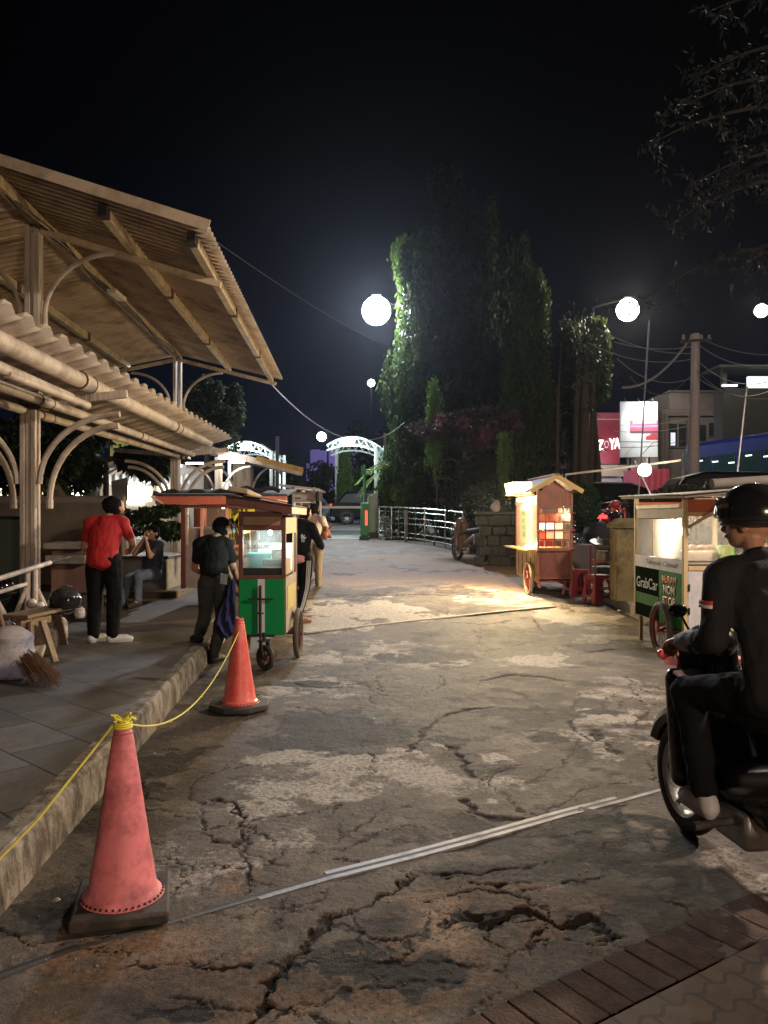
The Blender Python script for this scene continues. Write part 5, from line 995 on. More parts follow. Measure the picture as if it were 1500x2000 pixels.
# ---------------- CART 2: wide cart with red-orange roof board ----------------
ORB = mat('red_orange_board', (.52, .13, .075), .55, var=.12, grime=(.25, .07, .05), gscale=4, gamt=.4); PINKF = mat('salmon_frame', (.72, .36, .24), .5, var=.1); CRM = mat('cream_body', (.66, .52, .38), .55, var=.1, grime=(.35, .25, .17), gscale=3, gamt=.5); DRED = mat('dark_red_wood', (.11, .028, .02), .6, var=.3)
Y = 12.4; C2 = thing('food_cart', 'wide cart with a red-orange roof board and salmon window frames behind the capped man', 'food cart', (PX(430, Y), Y, gz(Y)), 0, 'food carts')
def wb(nm, m, px0, px1, py0, py1, y0, y1, par, bev=.004, Yr=None):
    Yr = Yr or y0; mb = MB(); mb.bb(PX(px0, Yr), PX(px1, Yr), y0, y1, PZ(py1, Yr), PZ(py0, Yr)); return mb.build(nm, m, par, world=True, bev=bev)
wb('roof_board', ORB, 303, 560, 969, 985, 11.95, 12.0, C2); wb('roof_under_board', DRED, 350, 560, 985.5, 992, 12.02, 12.06, C2)
rf = MB(); rf.prism([(PX(300, 12), 11.93, PZ(969, 12)), (PX(562, 12), 11.93, PZ(969, 12)), (PX(560, 12), 13.4, PZ(953, 12)), (PX(330, 12), 13.4, PZ(953, 12))], (0, 0, .03)); rf.build('roof', BLACKMATTE, C2, world=True)
rf = MB(); rf.tube([P(300+i*13, 962+4*sin(i*1.7)-(6 if i > 11 else 0), 12.3) for i in range(20)], .035, 8); rf.build('rolled_tarpaulin', BLACKRUB, C2, world=True)
mb = MB(); mb.prism([P(295, 968, 11.9), P(318, 982, 11.9), P(316, 984, 11.9), P(293, 971, 11.9)], (0, .3, 0)); mb.build('roof_end', mat('white_edge', (.6, .58, .52), .5), C2, world=True)
for a, c_ in ((391, 396.5), (440.5, 446), (362, 367)): wb('window_post', PINKF if a > 370 else mat('pale_post', (.45, .36, .3), .6), a, c_, 985 if a > 370 else 988, 1150 if a == 440.5 else 1066, 12.06, 12.10, C2)
wb('corner_post', DRED, 353, 361, 986, 1150, 12.06, 12.12, C2); wb('corner_post', DRED, 540, 548, 986, 1150, 12.06, 12.12, C2)
wb('window_head', PINKF, 391, 548, 985, 988.5, 12.05, 12.095, C2); wb('window_sill', PINKF, 446, 548, 1064, 1069, 12.05, 12.095, C2); wb('sill_under', ORB, 446, 548, 1069, 1072, 12.05, 12.09, C2)
wb('lower_body', CRM, 441, 548, 1072, 1148, 12.11, 13.2, C2, bev=.01); wb('lower_body_left', mat('grey_boards', (.28, .22, .19), .7, grime=(.12, .09, .07), gamt=.6), 361, 441, 1032, 1148, 12.13, 13.2, C2)
wb('back_board', DRED, 361, 548, 990, 1066, 13.15, 13.2, C2, Yr=12.1); wb('inner_box', mat('brown_red_box', (.20, .05, .035), .6), 369, 389, 992, 1030, 12.6, 12.9, C2, Yr=12.3)
wb('window_glass', DIRTGLASS, 397, 440, 989, 1066, 12.075, 12.08, C2, bev=0); 
wb('orange_cloth', mat('orange_cloth', (.55, .26, .05), .8, var=.3), 400, 422, 990, 1028, 12.35, 12.37, C2, Yr=12.2)
YEL = mat('yellow_letter', (.66, .55, .03), .6, var=.1, bump=0); FR2 = mat('dark_back', (.06, .03, .02), .7)
wb('sign_panel', FR2, 447, 548, 989, 1064, 12.085, 12.095, C2, bev=0)
yy = 12.08
text('sign_lettering', 'MIE', .40, .30, YEL, C2, (PX(466, 12.08)-PX(430, Y)+.05, yy-Y, PZ(1013, 12.08)-gz(Y)), extr=.004, bold=.02); text('sign_lettering', 'AYAM', .42, .24, mat('olive_letter', (.35, .28, .04), .6, bump=0), C2, (PX(468, 12.08)-PX(430, Y)+.05, yy-Y, PZ(1047, 12.08)-gz(Y)), extr=.004)
bw = MB(); bw.torus(P(476, 1124, 11.98), .30, .028, 'Y', 36, 8); w_ = bw.build('wheel', wood('wood_rim', (.12, .07, .03), (.2, .12, .06)), C2, world=True); bw = MB(); bw.cyl(P(476, 1124, 12.0), P(476, 1124, 12.02), .27); bw.build('wheel_disc', CRM, w_, world=True)
light('POINT', P(470, 1000, 11.2), 14, (1, .72, .5), .08); light('POINT', P(418, 1000, 12.6), 8, (1, .75, .5), .05)
mb = MB(); mb.ball(P(436, 990, 12.55), .03); mb.build('bulb', emit('cool_bulb', (.8, 1, .97), 20), C2, world=True)
# ---------------- CART 3: white aluminium cart ----------------
ALU = mat('dull_aluminium', (.42, .38, .38), .45, .3, grime=(.2, .17, .15), gamt=.5); LIL = mat('pale_lilac_board', (.55, .48, .45), .6)
Y = 15.2; C3 = thing('food_cart', 'tall white aluminium cart with a glass case behind the person in the black hoodie', 'food cart', (PX(595, Y), Y, gz(Y)), 0, 'food carts')
xa, xb, yb_ = 571, 616, Y+1.5
for px in (xa, xb-4):
    for y in (Y, yb_): mb = MB(); x = PX(px+2, Y); mb.bb(x-.022, x+.022, y-.022, y+.022, gz(Y)+.25, PZ(952, Y)); mb.build('corner_post', ALU, C3, world=True, bev=.004)
wb('head_board', LIL, xa+4, xb-4, 965, 976, Y-.005, Y+.01, C3, bev=0); wb('window_head', ALU, xa+4, xb-4, 976.5, 980, Y-.012, Y+.02, C3); wb('top_rail', ALU, xa+4, xb-4, 961, 964.5, Y-.012, Y+.02, C3)
wb('head_label', mat('black_ink', (.02, .02, .02), .6), xa+5, xa+16, 971.5, 974, Y-.009, Y-.006, C3, bev=0)
for px in (xa+4.5, xb-6.5): wb('pane_frame', mat('white_alu', (.7, .7, .7), .4), px, px+1.6, 980.5, 1035, Y-.01, Y+.0, C3, bev=0)
wb('pane_frame', mat('white_alu', (.7, .7, .7), .4), xa+6, xb-6.5, 980.5, 982, Y-.012, Y+.0, C3, bev=0); wb('front_glass', GLASS, xa+6, xb-6, 982, 1035, Y+.001, Y+.004, C3, bev=0)
wb('lower_body', LIL, xa+4, xb-4, 1035, 1100, Y, yb_, C3); wb('yellow_sign', mat('yellow_sign', (.62, .52, .05), .5), xb+.5, xb+7, 1060, 1078, Y-.05, Y+.01, C3)
rf = MB(); rf.prism([(PX(548, Y), Y-.3, PZ(949, Y)), (PX(624, Y), Y-.3, PZ(958, Y)), (PX(624, Y), yb_+.2, PZ(958, Y)), (PX(548, Y), yb_+.2, PZ(949, Y))], (0, 0, .03)); rf.build('roof', ALU, C3, world=True)
wb('dark_flap', BLACKMATTE, 618, 623, 959, 978, Y-.28, Y+.6, C3)
for sx_ in (PX(xb, Y)+.07, PX(xa, Y)-.07):
    mb = MB(); mb.torus((sx_, Y+.15, gz(Y)+.27), .25, .03, 'X', 28, 8); w_ = mb.build('wheel', mat('yellow_brown_tyre', (.16, .09, .03), .7), C3, world=True); mb = MB(); mb.torus((sx_, Y+.15, gz(Y)+.27), .2, .015, 'X', 24, 6); mb.cyl((sx_-.04, Y+.15, gz(Y)+.27), (sx_+.04, Y+.15, gz(Y)+.27), .03)
    for k in range(8): a = 2*pi*k/8; mb.tube([(sx_, Y+.15, gz(Y)+.27), (sx_, Y+.15+.2*cos(a), gz(Y)+.27+.2*sin(a))], .006, 5)
    mb.build('rim', STEEL, w_, world=True)
mb = MB(); mb.ball(P(600, 994, Y+.4), .035); mb.build('bulb', emit('cool_tube', (1, .97, .92), 14), C3, world=True); light('POINT', P(600, 990, Y+.3), 8, (1, .96, .9), .05)
# ---------------- CART 4: wooden noodle cart on the right ----------------
RW = wood('red_wood', (.16, .045, .022), (.33, .11, .055), rough=.5); RWD = wood('deep_red_wood', (.10, .018, .012), (.20, .045, .03), rough=.45); YW = wood('yellow_trim', (.45, .28, .07), (.62, .42, .12), rough=.5)
Y4c = 13.6; C4 = thing('food_cart', 'tall red-brown wooden cart with a small gabled roof and blazing side lamps', 'food cart', (2.93, Y4c, gz(Y4c)), radians(2.4), 'food carts')
g4 = gz(Y4c); fw_ = .31; Ld = 1.75     # local: x -.31...31, y 0..1.75, z above ground
def c4(nm, m, *a, bev=.005, par=None): mb = MB(); mb.bb(*a); return mb.build(nm, m, par or C4, bev=bev)
zz = lambda py: PZ(py, Y4c)-g4
for sx_ in (-1, 1):
    for y in (0, Ld-.05): x0 = sx_*fw_; c4('corner_post', RW, min(x0, x0-sx_*.045), max(x0, x0-sx_*.045), y, y+.05, .26, zz(958))
lp = c4('lower_panel', RWD, -fw_+.046, fw_-.046, .008, .03, zz(1128), zz(1076)); c4('lower_rail', RW, -fw_+.046, fw_-.046, 0, .045, zz(1131), zz(1127.9)); c4('counter_ledge', RW, -fw_-.02, fw_+.03, -.07, .06, zz(1076)+.001, zz(1070))
for (x0, x1) in ((-.25, -.02), (.02, .25)): c4('raised_field', RWD, x0, x1, -.002, .007, zz(1122), zz(1084), par=lp)
for py in (1001.5, 1035.5): c4('shelf', RW, -fw_+.02, fw_+.03, -.075, .16, zz(py)-.012, zz(py)+.002)
c4('gable_board', RW, -fw_+.046, fw_-.046, .01, .03, zz(993), zz(962)); gb = MB(); gb.prism([(-fw_+.046, .012, zz(962)+.001), (fw_-.046, .012, zz(962)+.001), (0, .012, zz(938))], (0, .015, 0)); gb.build('gable', RW, C4)
for x in (-.155, 0, .155): c4('mullion', RW, x-.008, x+.008, .0, .03, zz(1070), zz(1001))
c4('cross_rail', RW, -fw_+.046, fw_-.046, .005, .025, zz(1021), zz(1018)); c4('cross_rail', RW, -fw_+.046, fw_-.046, .005, .025, zz(1055), zz(1053))
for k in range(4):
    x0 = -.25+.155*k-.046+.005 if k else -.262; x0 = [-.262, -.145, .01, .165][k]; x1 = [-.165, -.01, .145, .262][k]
    c4(*[('lit_pane', emit('glow_pane', (1, .86, .60), 1.6)), ('lit_pane', emit('glow_pane', (1, .86, .60), 1.6)), ('lit_pane', emit('glow_pane_dim', (1, .72, .42), .9)), ('pane', DIRTGLASS)][k], x0, x1, .035, .04, zz(1033.5), zz(1021.5), bev=0)  # panes emit in place of lamp light shining through them
    c4(*[('lit_pane', emit('red_lit_pane', (1, .12, .04), .55)), ('lit_pane', emit('orange_lit_pane', (1, .45, .22), .8)), ('lit_pane', emit('glow_pane_dim', (1, .72, .42), .9)), ('pane', DIRTGLASS)][k], x0, x1, .035, .04, zz(1052), zz(1038.5), bev=0)
    c4('bottle_row', mat('red_tub', (.42, .01, .015), .4, bump=0) if k < 2 else mat('dim_brown', (.12, .06, .03), .6), x0, x1, .12, .18, zz(1068), zz(1056), bev=0)
# things on shelves
GLS = glass('cup_glass', (.95, .9, .85), .3, .05)
for x, py, r, h in ((.13, 1001.5, .022, .10), (.19, 1001.5, .03, .085), (.245, 1001.5, .028, .10), (.20, 1035.5, .032, .10), (.25, 1035.5, .026, .10), (.2, 1069.5, .03, .11)):
    mb = MB(); mb.lathe([(r*.8, 0), (r, h), (r*.93, h), (r*.74, .006)], n=16); c_ = TF[C4.name] @ V3(x, -.03, zz(py)+.004); tag(mb.build('drinking_glass', GLS, None, loc=c_), {1001: 'glass on the top shelf of the wooden noodle cart', 1035: 'glass on the middle shelf of the wooden noodle cart', 1069: 'glass jar on the counter ledge of the wooden noodle cart'}[int(py)], 'glass', 'glasses on the noodle cart shelves')
mb = MB(); mb.box((0, 0, .035), (.26, .09, .07)); mb.box((.0, 0, .082), (.32, .1, .012)); tag(mb.build('cutlery_box', mat('brown_plastic_box', (.22, .12, .08), .5), None, loc=TF[C4.name] @ V3(-.09, -.02, zz(1001.5)+.004)), 'shallow brown cutlery box on the top shelf of the wooden cart', 'box')
mb = MB(); mb.lathe([(.04, 0), (.036, .03), (.018, .08), (.010, .11), (.012, .12)], n=16); tag(mb.build('sauce_bottle', mat('pink_sauce_bottle', (.6, .42, .36), .4), None, loc=TF[C4.name] @ V3(.08, -.02, zz(1020)+.02-.02)), 'pale conical sauce bottle between the shelves of the wooden cart', 'bottle')
# left side (facing the road): boards + glass
c4('side_panel', YW, -fw_+.004, -fw_+.02, .051, Ld-.051, .27, zz(1078)); c4('side_panel', RWD, fw_-.02, fw_-.004, .051, Ld-.051, .27, zz(965)); c4('side_glass', milky('lit_glass', .5, .08), -fw_+.01, -fw_+.014, .051, Ld-.051, zz(1078), zz(985), bev=0)
for k in range(5): y = .15+k*.33; c4('side_slat', mat('dark_slat', (.10, .05, .02), .6), -fw_-.004, -fw_+.003, y, y+.03, .33, zz(1085))
c4('price_list', mat('cream_list', (.85, .80, .62), .6, var=.1), -fw_+.016, -fw_+.019, .6, 1.5, zz(1065), zz(995), bev=0)
for k in range(4): text('price_lettering', ['MIE', 'BAKSO', 'NASI', 'GORENG'][k], .30, .09, mat('green_ink', (.05, .16, .03), .6), C4, (-fw_-.001, 1.05, zz(1003+14*k)), rot=(radians(90), 0, radians(-90)), extr=.001)
c4('side_header', mat('pinkish_header', (.6, .4, .32), .6), -fw_-.005, -fw_+.004, .03, Ld, zz(985), zz(968)); c4('side_ledge', YW, -fw_-.16, -fw_+.0, .05, Ld+.3, zz(1077), zz(1073)); c4('back_panel', RWD, -fw_+.05, fw_-.05, Ld-.03, Ld-.01, .27, zz(965))
c4('floor_board', RWD, -fw_+.02, fw_-.02, .03, Ld-.03, .27, .29); c4('work_top', YW, -fw_+.02, fw_-.02, .25, Ld-.05, zz(1074), zz(1071))
# roof
ez, rz2, ov = zz(956), zz(931), .14
for sg in (-1, 1):
    mb = MB(); mb.prism([(0, -.10, rz2), (sg*(fw_+ov), -.10, ez-.05), (sg*(fw_+ov), Ld+.12, ez-.05), (0, Ld+.12, rz2)], (0, 0, .03)); mb.build('roof_slope', mat('dark_roof', (.05, .03, .022), .7, var=.3), C4)
    mb = MB(); mb.beam((0, -.125, rz2+.006), (sg*(fw_+ov), -.125, ez-.045), .03, .075); mb.build('barge_board', YW, C4, bev=.004)
mb = MB(); mb.box((0, Ld/2, rz2+.035), (.10, Ld+.3, .03)); mb.build('ridge_cap', RWD, C4)
# lamps on the road side
lm = MB(); lm.prism([(-fw_-.36, .30, zz(940)), (-fw_-.02, .30, zz(940)), (-fw_-.02, .30, zz(962)), (-fw_-.32, .30, zz(962))], (0, .75, 0)); lm.build('light_box', emit('light_box_warm', (1, .72, .30), 7), C4, bev=.01)
lm = MB(); lm.box((-fw_-.16, .68, zz(964)-.005), (.36, .8, .02)); lm.box((-fw_-.34, .27, zz(951)), (.02, .02, .22)); lm.build('light_box_frame', YW, C4)
lm = MB(); lm.capsule((-fw_-.10, .2, zz(974)), .035, (-fw_-.10, 1.0, zz(974)), .035); lm.build('tube_lamp', emit('tube_warm', (1, .82, .5), 22), C4)
lm = MB(); lm.ball((-fw_-.05, .55, zz(1072)), (.04, .04, .05)); lm.build('bulb', emit('bulb_warm', (1, .8, .45), 40), C4)
w4 = lambda x, y, z: TF[C4.name] @ V3(x, y, z)
sp_ = light('SPOT', w4(-fw_-.42, .6, zz(972)), 900, (1, .74, .38), .10, spot=150, blend=.7); aim(sp_, (0.6, 13.0, 0)); light('POINT', w4(-fw_-.42, .6, zz(960)), 260, (1, .74, .38), .10); light('POINT', w4(-.05, .9, zz(1000)), 60, (1, .76, .42), .08); None; light('POINT', w4(-fw_-.12, .5, zz(1066)), 22, (1, .76, .42), .05)
for sx_ in (-1, 1):
    x = sx_*(fw_+.055); mb = MB(); mb.torus((x, .42, .30), .268, .032, 'X', 36, 10); w_ = mb.build('wheel', mat('yellowish_tyre', (.30, .22, .14), .7, grime=(.1, .07, .05), gamt=.6), C4); mb = MB(); mb.torus((x, .42, .30), .225, .016, 'X', 32, 8); mb.cyl((x-.05, .42, .30), (x+.05, .42, .30), .03)
    for k in range(9): a = 2*pi*k/9; mb.tube([(x, .42, .30), (x, .42+.225*cos(a), .30+.225*sin(a))], .008, 5)
    mb.build('rim', mat('red_rim', (.28, .03, .03), .5), w_)
mb = MB(); mb.beam((.0, Ld-.3, .27), (.0, Ld-.3, .0), .05, .05); mb.beam((-.26, .03, .27), (-.26, .03, .17), .04, .04); mb.build('leg', RW, C4)
# ---------------- CART 5: green printed glass cart at the right ----------------
Y5c = 8.6; X5 = PX(1335, 8.6); C5 = thing('food_cart', 'glass-walled cart with a green printed side panel and glowing interior at the right', 'food cart', (X5, Y5c, 0), radians(1.0), 'food carts')
YWD = mat('yellow_painted_post', (.50, .38, .20), .6, var=.2, grime=(.22, .15, .08), gscale=6, gamt=.6); OR5 = mat('orange_red_board', (.42, .10, .04), .55, var=.15, grime=(.25, .06, .03), gamt=.5)
W5, L5 = 1.06, 1.62; z5 = lambda py: PZ(py, 8.6)
def c5(nm, m, *a, bev=.005, par=None): mb = MB(); mb.bb(*a); return mb.build(nm, m, par or C5, bev=bev)
for x in (0, W5-.05):
    for y in (0, L5-.05): c5('corner_post', YWD, x, x+.05, y, y+.05, z5(1235), z5(962))
sp = c5('side_panel', mat('dark_green_print', (.010, .018, .007), .9, var=.3, spec=0), .006, .012, .051, L5-.051, z5(1232), z5(1122), bev=0)
c5('green_print', mat('green_print', (.008, .17, .022), .7, var=.15, spec=.1), .002, .006, .051, .74, z5(1232), z5(1122), bev=0, par=sp); c5('green_print', mat('leafy_print', (.03, .14, .02), .7, var=.6, scale=12, spec=.1), .002, .006, .76, L5-.06, z5(1204), z5(1180), bev=0, par=sp)
c5('white_band', mat('white_band', (.55, .52, .56), .5), .001, .005, .051, L5-.051, z5(1121.5), z5(1096), bev=0)
RS = (radians(90), 0, radians(-90))
text('sign_lettering', 'Takoyaki Citimall', 1.0, .075, mat('black_ink', (.02, .02, .02), .6), C5, (-.001, .66, z5(1109)), rot=RS, extr=.001, font_shear=.2)
text('sign_lettering', 'GrabCar', .74, .13, mat('white_ink', (.62, .62, .62), .6, bump=0), C5, (.004, 1.15, z5(1156)), rot=RS, extr=.002)
text('sign_lettering', 'MURAH', .42, .085, mat('orange_ink', (.72, .22, .03), .6, bump=0), C5, (-.001, .42, z5(1139)), rot=RS, extr=.002, bold=.03); text('sign_lettering', 'NON', .34, .10, mat('pink_ink', (.72, .45, .38), .6, bump=0), C5, (-.001, .42, z5(1160)), rot=RS, extr=.002, bold=.03); text('sign_lettering', 'STOP', .38, .10, mat('pink_ink', (.72, .45, .38), .6), C5, (-.001, .42, z5(1183)), rot=RS, extr=.002, bold=.03)
c5('side_glass', milky('steamed_glass', .45, .12), .02, .024, .051, L5-.051, z5(1095), z5(1014), bev=0); c5('side_head_board', mat('purple_grey_board', (.34, .24, .24), .6), .008, .02, .051, L5-.051, z5(1013), z5(990)); c5('side_strip', mat('cream_strip', (.6, .54, .5), .5), -.012, .0, .10, L5-.1, z5(992), z5(983)); c5('mullion', YWD, .01, .03, .98, 1.02, z5(1095), z5(1014))
c5('front_head_board', OR5, .051, W5-.051, .008, .02, z5(1000), z5(975)); c5('front_rail', YWD, .051, W5-.051, .0, .03, z5(1008), z5(1000.5)); c5('front_sill', YWD, .051, W5-.051, -.004, .04, z5(1115), z5(1106)); c5('front_glass', milky('hazy_glass', .06, .05), .051, W5-.051, .012, .016, z5(1105.5), z5(1008.5), bev=0)
c5('front_panel', mat('white_panel', (.50, .49, .52), .45, grime=(.25, .24, .25), gamt=.5), .051, W5-.051, .004, .02, z5(1228), z5(1115.5)); c5('front_bottom_rail', YWD, .051, W5-.051, 0, .03, z5(1234), z5(1228.5))
mb = MB(); mb.beam((.05, -.01, z5(1030)), (.34, -.32, z5(985)), .025, .03); mb.build('roof_strut', YWD, C5)
for py in (1148, 1194): c5('hinge', DARKMETAL, .048, .07, -.012, -.002, z5(py+7), z5(py-7))
c5('far_panel', PLY, .051, W5-.051, L5-.02, L5-.006, z5(1232), z5(1096)); c5('right_panel', PLY, W5-.02, W5-.006, .051, L5-.051, z5(1232), z5(1096)); c5('right_board', OR5, W5-.02, W5-.006, .051, L5-.051, z5(1010), z5(975)); c5('counter', mat('steel_counter', (.5, .47, .42), .4, .5), .03, W5-.03, .03, L5-.03, z5(1103), z5(1100))
c5('left_head_board', OR5, .05, W5-.05, L5-.02, L5-.006, z5(1010), z5(975))
rf = MB(); rf.prism([(-.14, -.35, z5(975)), (W5+.12, -.35, z5(953)), (W5+.12, L5+.10, z5(953)), (-.14, L5+.10, z5(968))], (0, 0, .035)); rf.build('roof', mat('brown_roof_slab', (.12, .08, .06), .7, var=.3), C5, bev=.006)
rf = MB(); rf.prism([(-.16, -.37, z5(968)), (W5+.14, -.37, z5(946)), (W5+.14, L5+.12, z5(948)), (-.16, L5+.12, z5(962))], (0, 0, .01)); rf.build('roof_sheet', mat('grey_green_sheet', (.24, .24, .2), .6, grime=(.1, .09, .07), gamt=.8), C5)
rf = MB(); rf.cyl((.35, .1, z5(950)+.03), (W5+.1, .2, z5(940)+.03), .055); rf.build('rolled_mat', mat('grey_roll', (.10, .09, .08), .9), C5)
bigwheel(C5, -.065, .50, .315, .034, rimm=mat('red_rim', (.28, .03, .03), .5)); bigwheel(C5, W5+.065, .50, .315, .034)
mb = MB(); mb.cyl((-.06, .50, .315), (W5+.06, .50, .315), .016); mb.build('axle', RUST, C5); mb = MB(); mb.beam((.05, 1.5, .34), (.05, 1.5, 0), .04, .04); mb.build('leg', YWD, C5); mb = MB(); mb.beam((W5-.05, 1.5, .34), (W5-.05, 1.5, 0), .04, .04); mb.build('leg', YWD, C5)
w5 = lambda x, y, z: TF[C5.name] @ V3(x, y, z)
lm = MB(); lm.ball((.15, .50, z5(1040)), (.045, .045, .06)); lm.cyl((.15, .50, z5(1032)), (.15, .50, z5(990)), .016); lm.build('bulb', emit('bulb_white_warm', (1, .85, .58), 60), C5); light('POINT', w5(.17, .50, z5(1040)), 110, (1, .83, .56), .05)
lm = MB(); lm.ball((.64, .03, z5(1090)), .022); lm.build('small_lamp', emit('bulb_white_warm', (1, .85, .58), 60), C5)
STV = mat('dark_steel_pan', (.12, .10, .09), .35, .8); 
mb = MB(); mb.bb(0, .42, 0, .5, 0, .05); mb.bb(.02, .40, .02, .48, .05, .07); tag(mb.build('grill_plate', STV, None, loc=w5(.10, .30, z5(1100)+.002), bev=.006), 'dark moulded grill plate on the counter inside the green printed cart', 'grill')
for k in range(5):
    mb = MB(); mb.ball((0, 0, .035), (.06, .05, .035), 14, 8); tag(mb.build('bread_roll', mat('brown_food', (.36, .20, .12), .6), None, loc=w5(.10+.10*k, .22+.03*(k % 2), z5(1078)+.002)), 'round brown snack on the tray inside the green printed cart', 'snack', 'snacks on the tray')
mb = MB(); mb.bb(0, .52, 0, .2, -.11, 0); tag(mb.build('display_tray', mat('pale_tray', (.6, .5, .38), .5), None, loc=w5(.06, .14, z5(1078)), bev=.008), 'pale display tray holding the snacks behind the cart glass', 'tray')
mb = MB(); mb.lathe([(.11, 0), (.12, .10), (.10, .16), (.05, .20), (.02, .22)], n=20); tag(mb.build('white_pot', mat('white_bag_food', (.8, .72, .6), .5), None, loc=w5(.22, 1.15, z5(1100)+.002)), 'rounded white pot inside the far end of the green printed cart', 'pot')
mb = MB(); mb.bb(0, .15, 0, .1, 0, .19); tag(mb.build('green_box', mat('green_yellow_box', (.12, .35, .06), .5, var=.4, scale=10, grime=(.7, .4, .05), gscale=8, gamt=1), None, loc=w5(.43, .06, z5(1100)+.002), bev=.004), 'small green and orange carton behind the cart window', 'carton')
mb = MB(); mb.lathe([(.035, 0), (.036, .14), (.014, .19), (.014, .22)], n=14); tag(mb.build('water_bottle', GLS, None, loc=w5(.80, .10, z5(1100)+.002)), 'clear plastic bottle on the counter at the rider side of the cart', 'bottle')
# string of the leaning bamboo pole with lamp above
bl = thing('bulb_pole', 'long bamboo pole slanting above the carts with one bright bare bulb', 'lamp', P(1259, 918, 14))
mb = MB(); mb.tube([P(1105, 927, 14.9), P(1180, 918, 14.6), P(1330, 899, 13.9)], .020); mb.build('bamboo', mat('bamboo', (.42, .34, .22), .6, grime=(.2, .15, .1), gamt=.6), bl, world=True)
mb = MB(); mb.ball(P(1259, 918, 13.9), .115, 20, 14); mb.build('bulb', emit('bare_bulb', (1, .98, .95), 16), bl, world=True); light('POINT', P(1259, 918, 13.72), 62, (1, .96, .92), .10)
mb = MB(); mb.tube([P(1240, 900, 14.2), P(1275, 975, 9.4)], .010); mb.tube([P(1240, 900, 14.2), P(1259, 912, 13.9)], .006); mb.build('support_wire', STEEL, bl, world=True)
# stools
SR = mat('dark_red_plastic', (.30, .022, .030), .42, var=.12, scale=4, bump=.05)
def stool(label, loc, rz):
    t_ = thing('plastic_stool', label, 'stool', loc, rz, 'red plastic stools'); h = .47; wt, wb_ = .145, .205
    mb = MB(); mb.prism([(-wt, -wt, h-.022), (wt, -wt, h-.022), (wt, wt, h-.022), (-wt, wt, h-.022)], (0, 0, .022)); mb.build('seat', SR, t_, bev=.012)
    for k in range(4):
        R_ = Matrix.Rotation(k*pi/2, 4, 'Z'); b = MB()
        def pt(u, z, off=0):  # u -1..1 across face
            f = 1-z/h; w = wt+(wb_-wt)*f; return R_ @ V3(u*w, -w-off, z)
        def quadp(u0a, u1a, z0, u0b, u1b, z1): b.prism([pt(u0a, z0), pt(u1a, z0), pt(u1b, z1), pt(u0b, z1)], R_ @ V3(0, .012, 0))
        quadp(-.93, .93, .40, -.95, .95, h-.023)
        def arcp(sg):
            n = 7
            for i in range(n):
                a0, a1 = pi/2*i/n, pi/2*(i+1)/n; x0, x1 = .5*cos(a0), .5*cos(a1); z0, z1 = .30+.09*sin(a0), .30+.09*sin(a1); quadp(*(sorted((sg*x0, sg*.95))), z0, *(sorted((sg*x1, sg*.95))), z1)
            quadp(*sorted((sg*.5, sg*.95)), .19, *sorted((sg*.5, sg*.95)), .30); quadp(*sorted((sg*.22, sg*.95)), .14, *sorted((sg*.5, sg*.95)), .19)
        arcp(-1); arcp(1); quadp(-.95, .95, .10, -.95, .95, .14)
        quadp(-.95, -.55, .0, -.95, -.42, .10); quadp(.55, .95, .0, .42, .95, .10); b.build('leg_frame', SR, t_, bev=.004)
    return t_
q = G(1168, 1178); stool('dark red plastic stool nearest the camera, in front of its twin', (q.x, q.y, gz(q.y)), radians(20)); q = G(1138, 1168); stool('dark red plastic stool half hidden behind the other, close to the wooden cart', (q.x-.03, q.y+.25, gz(q.y+.25)), radians(12))
# wok stand
yk = 13.0; WS = thing('wok_stand', 'red metal burner stand carrying a steel wok with an orange gas hose', 'burner stand', (PX(1178, yk), yk, gz(yk)+.17)); REDM = mat('red_metal', (.34, .05, .035), .5, grime=(.08, .04, .03), gamt=.7)
zt = PZ(1064, yk)-gz(yk)-.17
for sx_ in (-.17, .17):
    for sy_ in (-.15, .15): mb = MB(); mb.beam((sx_, sy_, 0), (sx_, sy_, zt), .022, .022); mb.build('leg', REDM, WS)
mb = MB()
for z in (zt-.01, .34*zt*2, .08):
    for s_ in (-1, 1): mb.beam((-.17, s_*.15, z), (.17, s_*.15, z), .016, .02); mb.beam((s_*.17, -.15, z-.001), (s_*.17, .15, z-.001), .016, .02)
mb.build('cross_bars', REDM, WS)
mb = MB(); mb.lathe([(.09, zt-.30), (.12, zt-.28), (.12, zt-.12), (.10, zt-.10), (.0, zt-.10)], n=20); mb.build('burner', mat('dull_steel', (.3, .27, .24), .5, .5), WS); mb = MB(); mb.box((0, 0, zt-.36), (.3, .28, .015)); mb.build('shelf', STEEL, WS)
mb = MB(); mb.tube([(.12, -.1, zt-.33), (.30, -.12, zt-.33), (.40, -.12, zt-.55), (.42, -.1, .05), (.48, -.05, .0), (.42, .0, .02), (.5, .05, .05)], .010, 6); mb.build('gas_hose', mat('orange_hose', (.75, .25, .08), .5), WS)
wk = thing('wok', 'wide steel wok with a ladle resting on the red burner stand', 'wok', (PX(1178, yk), yk, gz(yk)+.17+zt)); mb = MB(); mb.lathe([(.0, -.08), (.10, -.06), (.17, -.01), (.212, .05), (.218, .052), (.205, .048), (.165, .0), (.09, -.045), (.0, -.06)], n=36, M=Matrix.Rotation(radians(13), 4, 'X')); mb.build('bowl', mat('wok_steel', (.5, .46, .42), .3, .8, grime=(.08, .06, .05), gamt=.7), wk)
mb = MB(); mb.tube([(-.02, -.12, .0), (-.01, -.05, .12), (.0, .0, .16)], .008); mb.ball((-.02, -.13, -.01), (.04, .03, .012)); mb.build('ladle', BLACKMATTE, wk); mb = MB(); mb.torus((-.06, .10, .09), .03, .007, 'Y', 16, 6); mb.build('handle', STEEL, wk)
